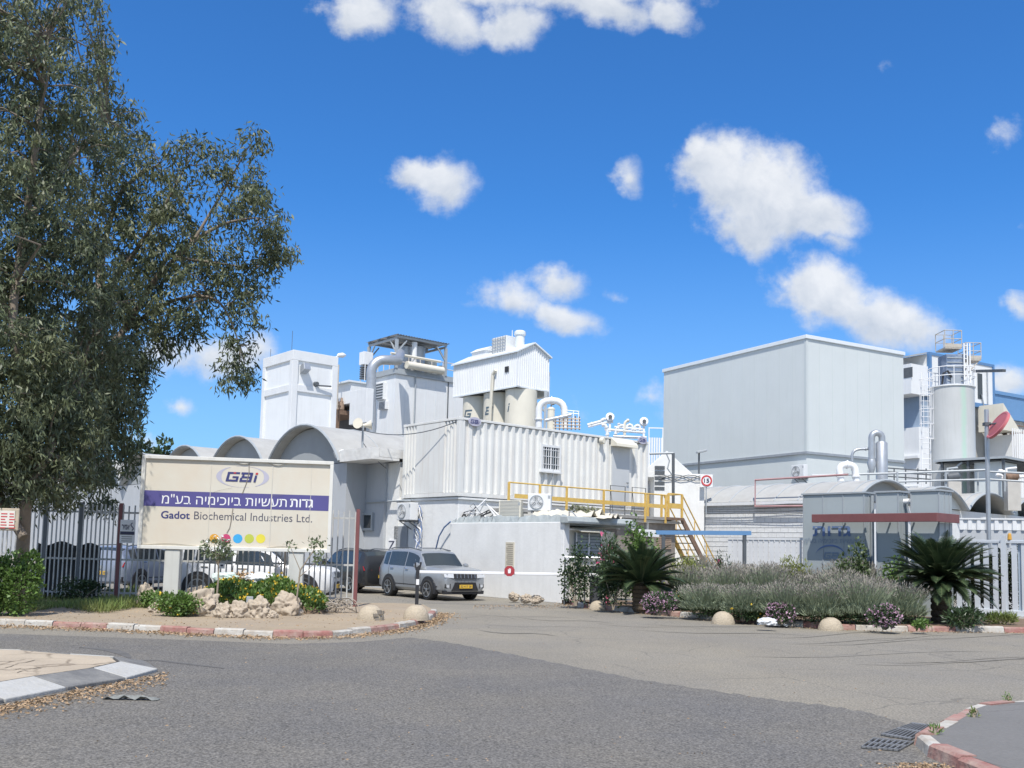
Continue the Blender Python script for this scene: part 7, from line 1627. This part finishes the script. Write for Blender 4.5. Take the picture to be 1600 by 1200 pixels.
# ---- cycads
def cycad(label, px, py, d_, rad, trunk_h, seed, nf=70):
    rs = np.random.RandomState(seed); o = G(px, py, .12); o.y = d_; o.x = P(px, 900, d_).x; o.z = .1; t = T('cycad', label, 'cycad', o)
    mb = MB(); prof = [(.20, -.05)]
    for k in range(12): prof += [(.22 + .03 * (k % 2), trunk_h * k / 12), (.25, trunk_h * (k + .5) / 12)]
    mb.lathe(prof + [(.2, trunk_h), (.05, trunk_h + .12)], (0, 0, 0), 16); mb.build('trunk', M('cycad_trunk', (.10, .075, .05), .95, .25, 8, bump=1, bscale=14), t)
    V = []; mbs = MB()
    for f in range(nf):
        az = rs.uniform(0, 2 * math.pi); el = R_(rs.choice([rs.uniform(-12, 30), rs.uniform(20, 60), rs.uniform(50, 82)])); ln = rad * rs.uniform(.85, 1.1); h = np.array([math.cos(az), math.sin(az), 0]); pts = []
        pos = np.array([0, 0, trunk_h + .05]) + h * .1; e = el; st = 16
        for k in range(st + 1):
            pts.append(pos.copy()); pos = pos + (h * math.cos(e) + np.array([0, 0, math.sin(e)])) * ln / st; e -= R_(58) / st * (.5 + k / st) * .75
        pts = np.array(pts); mbs.tube([Vector(q) for q in pts], [.012 - .009 * k / st for k in range(st + 1)], 4)
        side = np.array([-h[1], h[0], 0])
        for k in range(2, 3 * st):
            s_ = k / (3 * st); i0 = min(int(s_ * st), st - 1); ff = s_ * st - i0; b = pts[i0] * (1 - ff) + pts[i0 + 1] * ff; tg = unit(pts[i0 + 1] - pts[i0]); nrm_ = np.cross(side, tg)
            ll = .22 * math.sin(math.pi * min(1, s_ * .95 + .1)) ** .6 + .03
            for sg in (-1, 1):
                dd = unit(side * sg * .8 + tg * .55 + nrm_ * (.28 if nrm_[2] > 0 else -.28)); w_ = tg * .015
                V += [b - w_, b + w_, b + dd * ll * .6 + w_ * .8, b + dd * ll]
    V = np.array(V).reshape(-1, 4, 3); np_mesh('fronds', V.reshape(-1, 3), 4, CYC, t); mbs.build('frond_ribs', M('frond_rib', (.16, .17, .08), .6, .1), t)
    mb = MB(); mb.lathe([(.03, 0), (.10, .05), (.11, .2), (.03, .32)], (0, 0, trunk_h + .05), 12); mb.build('cone', M('cycad_cone', (.34, .25, .14), .9, .2, 12), t)
cycad('dark green cycad fanning out beside the barrier cabinet', 1002, 955, 27.0, 1.24, .70, 3, 110)
cycad('dark cycad with brown lower fronds in front of the sliding gate', 1470, 978, 24.4, 1.36, 1.0, 8, 190)

# ---- lavender, one bush built and copied
def lavender(o, seed):
    rs = np.random.RandomState(seed); t = T('lavender_bush', 'grey green lavender bush with faded purple spikes filling the planter', 'lavender', o, 'lavender bushes in the planter')
    n = 2600; a = rs.uniform(0, 6.28, n); r = np.sqrt(rs.uniform(0, 1, n)); b = np.column_stack([r * np.cos(a) * .55, r * np.sin(a) * .5, .25 + .45 * np.sqrt(np.maximum(0, 1 - r ** 2)) * rs.uniform(.2, 1, n)])
    d = unit(np.column_stack([np.cos(a) * r * .45, np.sin(a) * r * .45, np.ones(n)]) + rs.normal(size=(n, 3)) * .28); ln = rs.uniform(.12, .3, n); np_mesh('foliage', kites(b, d, ln, .012, rs), 4, LAV, t)
    n = 900; a = rs.uniform(0, 6.28, n); r = np.sqrt(rs.uniform(0, 1, n)); b = np.column_stack([r * np.cos(a) * .5, r * np.sin(a) * .45, .6 + .18 * (1 - r ** 2)]); d = unit(np.column_stack([np.cos(a) * r * .5, np.sin(a) * r * .5, np.ones(n)]) + rs.normal(size=(n, 3)) * .16); ln = rs.uniform(.25, .62, n)
    np_mesh('stalks', kites(b, d, ln, .0055, rs), 4, LAV, t); e = b + d * ln[:, None] * .9; np_mesh('flowers', kites(e, d, rs.uniform(.05, .11, n), .011, rs), 4, LAVF, t)
    n = 900; q = ball(rs, n) * np.array([.58, .5, .3]) + np.array([0, 0, .28]); q[:, 2] = np.abs(q[:, 2]); np_mesh('lower_leaves', kites(q, unit(rs.normal(size=(n, 3))), rs.uniform(.06, .12, n), .016, rs), 4, DGRN, t); return t
lv = lavender(Vector((0, 0, 0)), 2); first = True
rs = np.random.RandomState(9)
for row, (d0, xs, hz) in enumerate(((0, [(1105, 965), (1165, 970), (1225, 974), (1285, 977), (1345, 979), (1400, 977)], .82), (1.1, [(1075, 958), (1135, 962), (1195, 966), (1255, 969), (1315, 972), (1370, 972)], 1.0), (2.2, [(1090, 955), (1150, 958), (1210, 962), (1270, 965), (1330, 967), (1385, 967)], 1.12))):
    for (px, py) in xs:
        g_ = G(px, py, .12); k_ = d0 * .9; g_ = g_ * (1 + (k_ + .78) / g_.y); g_.z = .1; s_ = hz * rs.uniform(.78, 1.08)
        Fm = Matrix.Translation(g_) @ Matrix.Rotation(rs.uniform(0, 6.28), 4, 'Z') @ Matrix.Diagonal((1.12 * rs.uniform(.9, 1.15), 1.05, s_, 1))
        if first: lv.matrix_world = Fm; first = False
        else: copy_thing(lv, Fm)

PF = 'flowering shrubs along the planter kerb'
for px, py, r_, h_, lb in ((1033, 961, .52, .52, 'purple pink flowering shrub at the foot of the barrier side cycad'), (1116, 962, .36, .34, 'low pink flowering cushion behind the middle dome'), (1228, 975, .40, .45, 'pink flowering shrub beside the white plastic bag'), (1392, 984, .46, .50, 'pale pink flowering shrub hanging over the kerb left of the dark cycad')):
    bush('flowering_shrub', lb, 'shrub', G(px, py, .12) + Vector((0, .38, 0)), (r_, r_ * .7, h_), 1700, .06, DGRN, flowers=(PINKF, 420, .035), group=PF)
for px, py, r_, h_, lb in ((1065, 955, .5, .5, 'dark green clump with yellow flowers left of the lavender'), (1165, 969, .55, .38, 'dark green clump with yellow flowers below the lavender')):
    bush('flowering_shrub', lb, 'shrub', G(px, py, .12) + Vector((0, .25, 0)), (r_, r_ * .6, h_), 1600, .07, DGRN, flowers=(YELF, 34, .06), group=PF)
bush('shrub', 'small fresh green weed on the red and white kerb by the dark cycad', 'shrub', G(1441, 983, .12), (.22, .18, .2), 350, .07, GRN)
bush('shrub', 'low dark green clump right of the dark cycad trunk', 'shrub', G(1505, 980, .12), (.55, .35, .42), 1500, .13, DGRN, wd=.12)
bush('shrub', 'grassy green tuft below the gate rail', 'shrub', G(1563, 976, .12), (.5, .25, .24), 900, .14, GRASS, wd=.08, up=.9)
bush('shrub', 'leafy dark shrub between the lavender and the dark cycad', 'shrub', G(1402, 968, .12) + Vector((.2, 1.2, 0)), (.7, .5, .95), 2200, .08, DGRN)
bush('shrub', 'green shrub rising before the lettered steel cabinet', 'shrub', P(1335, 905, 27.0) * 1 - Vector((0, 0, P(1335, 905, 27.0).z - .1)), (.52, .4, 1.95), 1700, .09, M('mid_leaf', (.09, .13, .05), .5, .1, island=.35, trans=.2), bumps=8, shell=.2)
bush('shrub', 'light green shrub between two steel cabinets', 'shrub', P(1402, 905, 27.2) - Vector((0, 0, P(1402, 905, 27.2).z - .1)), (.42, .35, 1.6), 1000, .09, GRN)
bush('shrub', 'yellow green shrub in front of the white slat fence', 'shrub', P(1240, 905, 28.0) - Vector((0, 0, P(1240, 905, 28.0).z - .1)), (.6, .4, 1.55), 1300, .10, M('yellow_green_leaf', (.24, .27, .07), .5, .1, island=.3, trans=.3), wd=.14, up=.8)
bush('shrub', 'yellowish shrub at the foot of the steel stair', 'shrub', P(1072, 905, 28.6) - Vector((0, 0, P(1072, 905, 28.6).z - .1)), (.7, .5, 1.5), 1500, .09, M('yellow_green_leaf', (.24, .27, .07)))
bush('shrub', 'big bright green shrub behind the barrier side cycad', 'shrub', P(1005, 905, 29.2) - Vector((0, 0, P(1005, 905, 29.2).z - .1)), (.62, .5, 2.3), 2400, .11, GRN, shell=.4)
bush('oleander', 'tall oleander with deep pink flowers before the shutter window', 'shrub', P(948, 905, 28.9) - Vector((0, 0, P(948, 905, 28.9).z - .1)), (.48, .4, 2.15), 2000, .13, DGRN, wd=.14, flowers=(OLEF, 26, .10), shell=.2, up=.7)
bush('oleander', 'small oleander with red flowers at the foot of the white slat fence', 'shrub', P(1130, 905, 29.0) - Vector((0, 0, P(1130, 905, 29.0).z - .1)), (.3, .3, 1.75), 700, .12, DGRN, wd=.14, flowers=(OLEF, 10, .10), shell=.2, up=.7)
bush('climbing_plant', 'dark leafy climber on the wire fence by the white wall corner', 'shrub', G(900, 946, .12) + Vector((0, .35, 0)), (.58, .22, 1.72), 1500, .085, DGRN, shell=.2, wd=.38, bumps=9)
bush('climbing_plant', 'leafy climber with pale stems between the barrier cabinet and the cycad', 'shrub', G(962, 953, .12) + Vector((0, .5, 0)), (.6, .3, 1.5), 1500, .085, DGRN, shell=.2, wd=.36, bumps=9)
# fence carrying the climber
o = G(883, 945, .05); t = T('wire_fence', 'low pipe and wire fence under the climber beside the white wall', 'fence', Vector((o.x, o.y + .5, 0))); mb = MB()
xe_ = P(945, 905, o.y + .5).x - o.x; zt_ = P(910, 871, o.y + .5).z
mb.tube([(0, 0, zt_), (xe_, -.05, zt_)], .03, 6); mb.build('top_pipe', STEEL, t)
for f in (0, .5, 1): mb = MB(); mb.tube([(xe_ * f, -.05 * f, 0), (xe_ * f, -.05 * f, zt_)], .03, 6); mb.build('post', DKSTEEL, t)
mb = MB()
for k in range(1, 14): mb.tube([(0, 0, .1 + (zt_ - .1) * k / 14), (xe_, -.05, .1 + (zt_ - .1) * k / 14)], .004, 3)
for k in range(1, 16): mb.tube([(xe_ * k / 16, -.05 * k / 16, .1), (xe_ * k / 16, -.05 * k / 16, zt_)], .004, 3)
mb.build('wire_mesh', STEEL, t)
pg_ = plane(FGt, 1545, 900, 1, -.9); hb = FGt @ Vector((pg_.x, -.95, 0)); hb.z = 0
bush('added_hedge', 'added dark foliage standing for shade behind the slats of the sliding gate', 'added_hedge', hb, (2.7, .5, 1.95), 7000, .11, M('added_hedge_leaf', (.03, .045, .022), .6, .1, island=.3), bumps=14, stems=8, F=frame(hb, 130))  # foliage added to make the gaps between the gate slats dark
# plants on the hut roof
bush('roof_plant', 'dry succulent clump growing on the hut roof edge beneath the container', 'plant', FG @ Vector((fx(FG, 935, 806)[0], .7, hG + .1)), (.6, .3, .42), 260, .16, M('succulent_dry', (.19, .20, .12), .6, .15, island=.3), wd=.3, stems=4)
# weeds on the near corner
for px, py, lb in ((1462, 1150, 'weed growing in the crack behind the corner kerb'), (1524, 1122, 'dry weed at the bend of the red kerb'), (1576, 1098, 'lone thin weed beyond the far end of the corner kerb')):
    bush('weed', lb, 'weed', G(px, py, .1), (.06, .06, .09), 55, .04, GRN if 'dry' not in lb else GRASS, wd=.16, up=.8, stems=2, bumps=3)

# ---- leaf litter
DRY = M('fallen_leaf', (.36, .25, .15), .9, .1, island=.4)
def litter(rng, n, label, size=.05):
    P_ = np.array([rng() for _ in range(n)]); d = unit(RS.normal(size=(n, 3)) * np.array([1, 1, .22])); ob = np_mesh('fallen_leaves', kites(P_, d, size * RS.uniform(.5, 1.4, n), size * .22, RS), 4, DRY, None, None, 'stuff'); tag(ob, label, 'leaves')
L1 = [Vector((p.x, p.y, 0)) for p in line1]
def on_line(Ln, lo, hi, side):
    k = rnd.randrange(len(Ln) - 1); p = Ln[k].lerp(Ln[k + 1], rnd.random()); d = (Ln[k + 1] - Ln[k]).normalized(); n_ = Vector((d.y, -d.x, 0)) * side; return p + n_ * (lo + abs(rnd.gauss(0, 1)) * hi)
LL = resample(L1, .3); LL = [p for p in LL if proj(p)[0] > -60]
litter(lambda: tuple(on_line(LL, .02, .22, 1) + Vector((0, 0, .016 + rnd.random() * .03))), 3600, 'brown leaf litter gathered in the gutter below the red and white kerb', .055)
L2 = resample([Vector((p.x, p.y, 0)) for p in line2], .3)
litter(lambda: tuple(on_line(L2, .02, .22, 1) + Vector((0, 0, .012 + rnd.random() * .02))), 1300, 'brown leaf litter along the planter kerb', .045)
litter(lambda: tuple(G(rnd.gauss(150, 62), 0, 0) if False else (lambda px: G(px, 1082 - .20 * (px - 100) + abs(rnd.gauss(0, 9)), .016 + rnd.random() * .02))(rnd.uniform(-20, 262))), 1500, 'brown leaf litter along the grey and white island kerb', .042)
litter(lambda: tuple(G(rnd.gauss(1440, 26), 1192 + abs(rnd.gauss(0, 9)), .016 + rnd.random() * .02)), 420, 'brown leaf litter in the gutter at the near corner kerb', .032)
litter(lambda: tuple((lambda px: G(px, 950 + rnd.uniform(2, 30), .126 + rnd.random() * .01))(rnd.uniform(-40, 640))), 700, 'scattered brown leaves on the sandy pavement', .045)
litter(lambda: tuple(G(rnd.uniform(740, 900), 945 + abs(rnd.gauss(0, 3)), .012 + rnd.random() * .02)), 380, 'brown leaf litter below the white wall', .05)
litter(lambda: tuple(G(rnd.uniform(100, 1500), rnd.uniform(1000, 1190), .011)), 260, 'stray bits of leaf scattered over the road', .028)
# debris on the road
mb = MB(); o = G(205, 1093, .01)
sheet(mb, (o.x, o.y, .012), .58, .10, .02, .05, 10); tag(mb.build('road_debris', M('debris_grey', (.20, .21, .20), .7, .35, 14), smooth=60), 'flat grey scrap of plastic lying on the road before the island', 'debris')
# dim trees far behind the vaults
for px, r_, lb in ((232, 2.6, 'distant dark tree top just above the vault roofs'), (214, 2.0, 'smaller distant tree top by the big eucalyptus edge')):
    o = P(px, 860, 130); o.z = 0; bush('distant_tree', lb, 'tree', o, (r_ * 1.6, r_, P(px, 697, 130).z), 2200, .7, DGRN, stems=3)
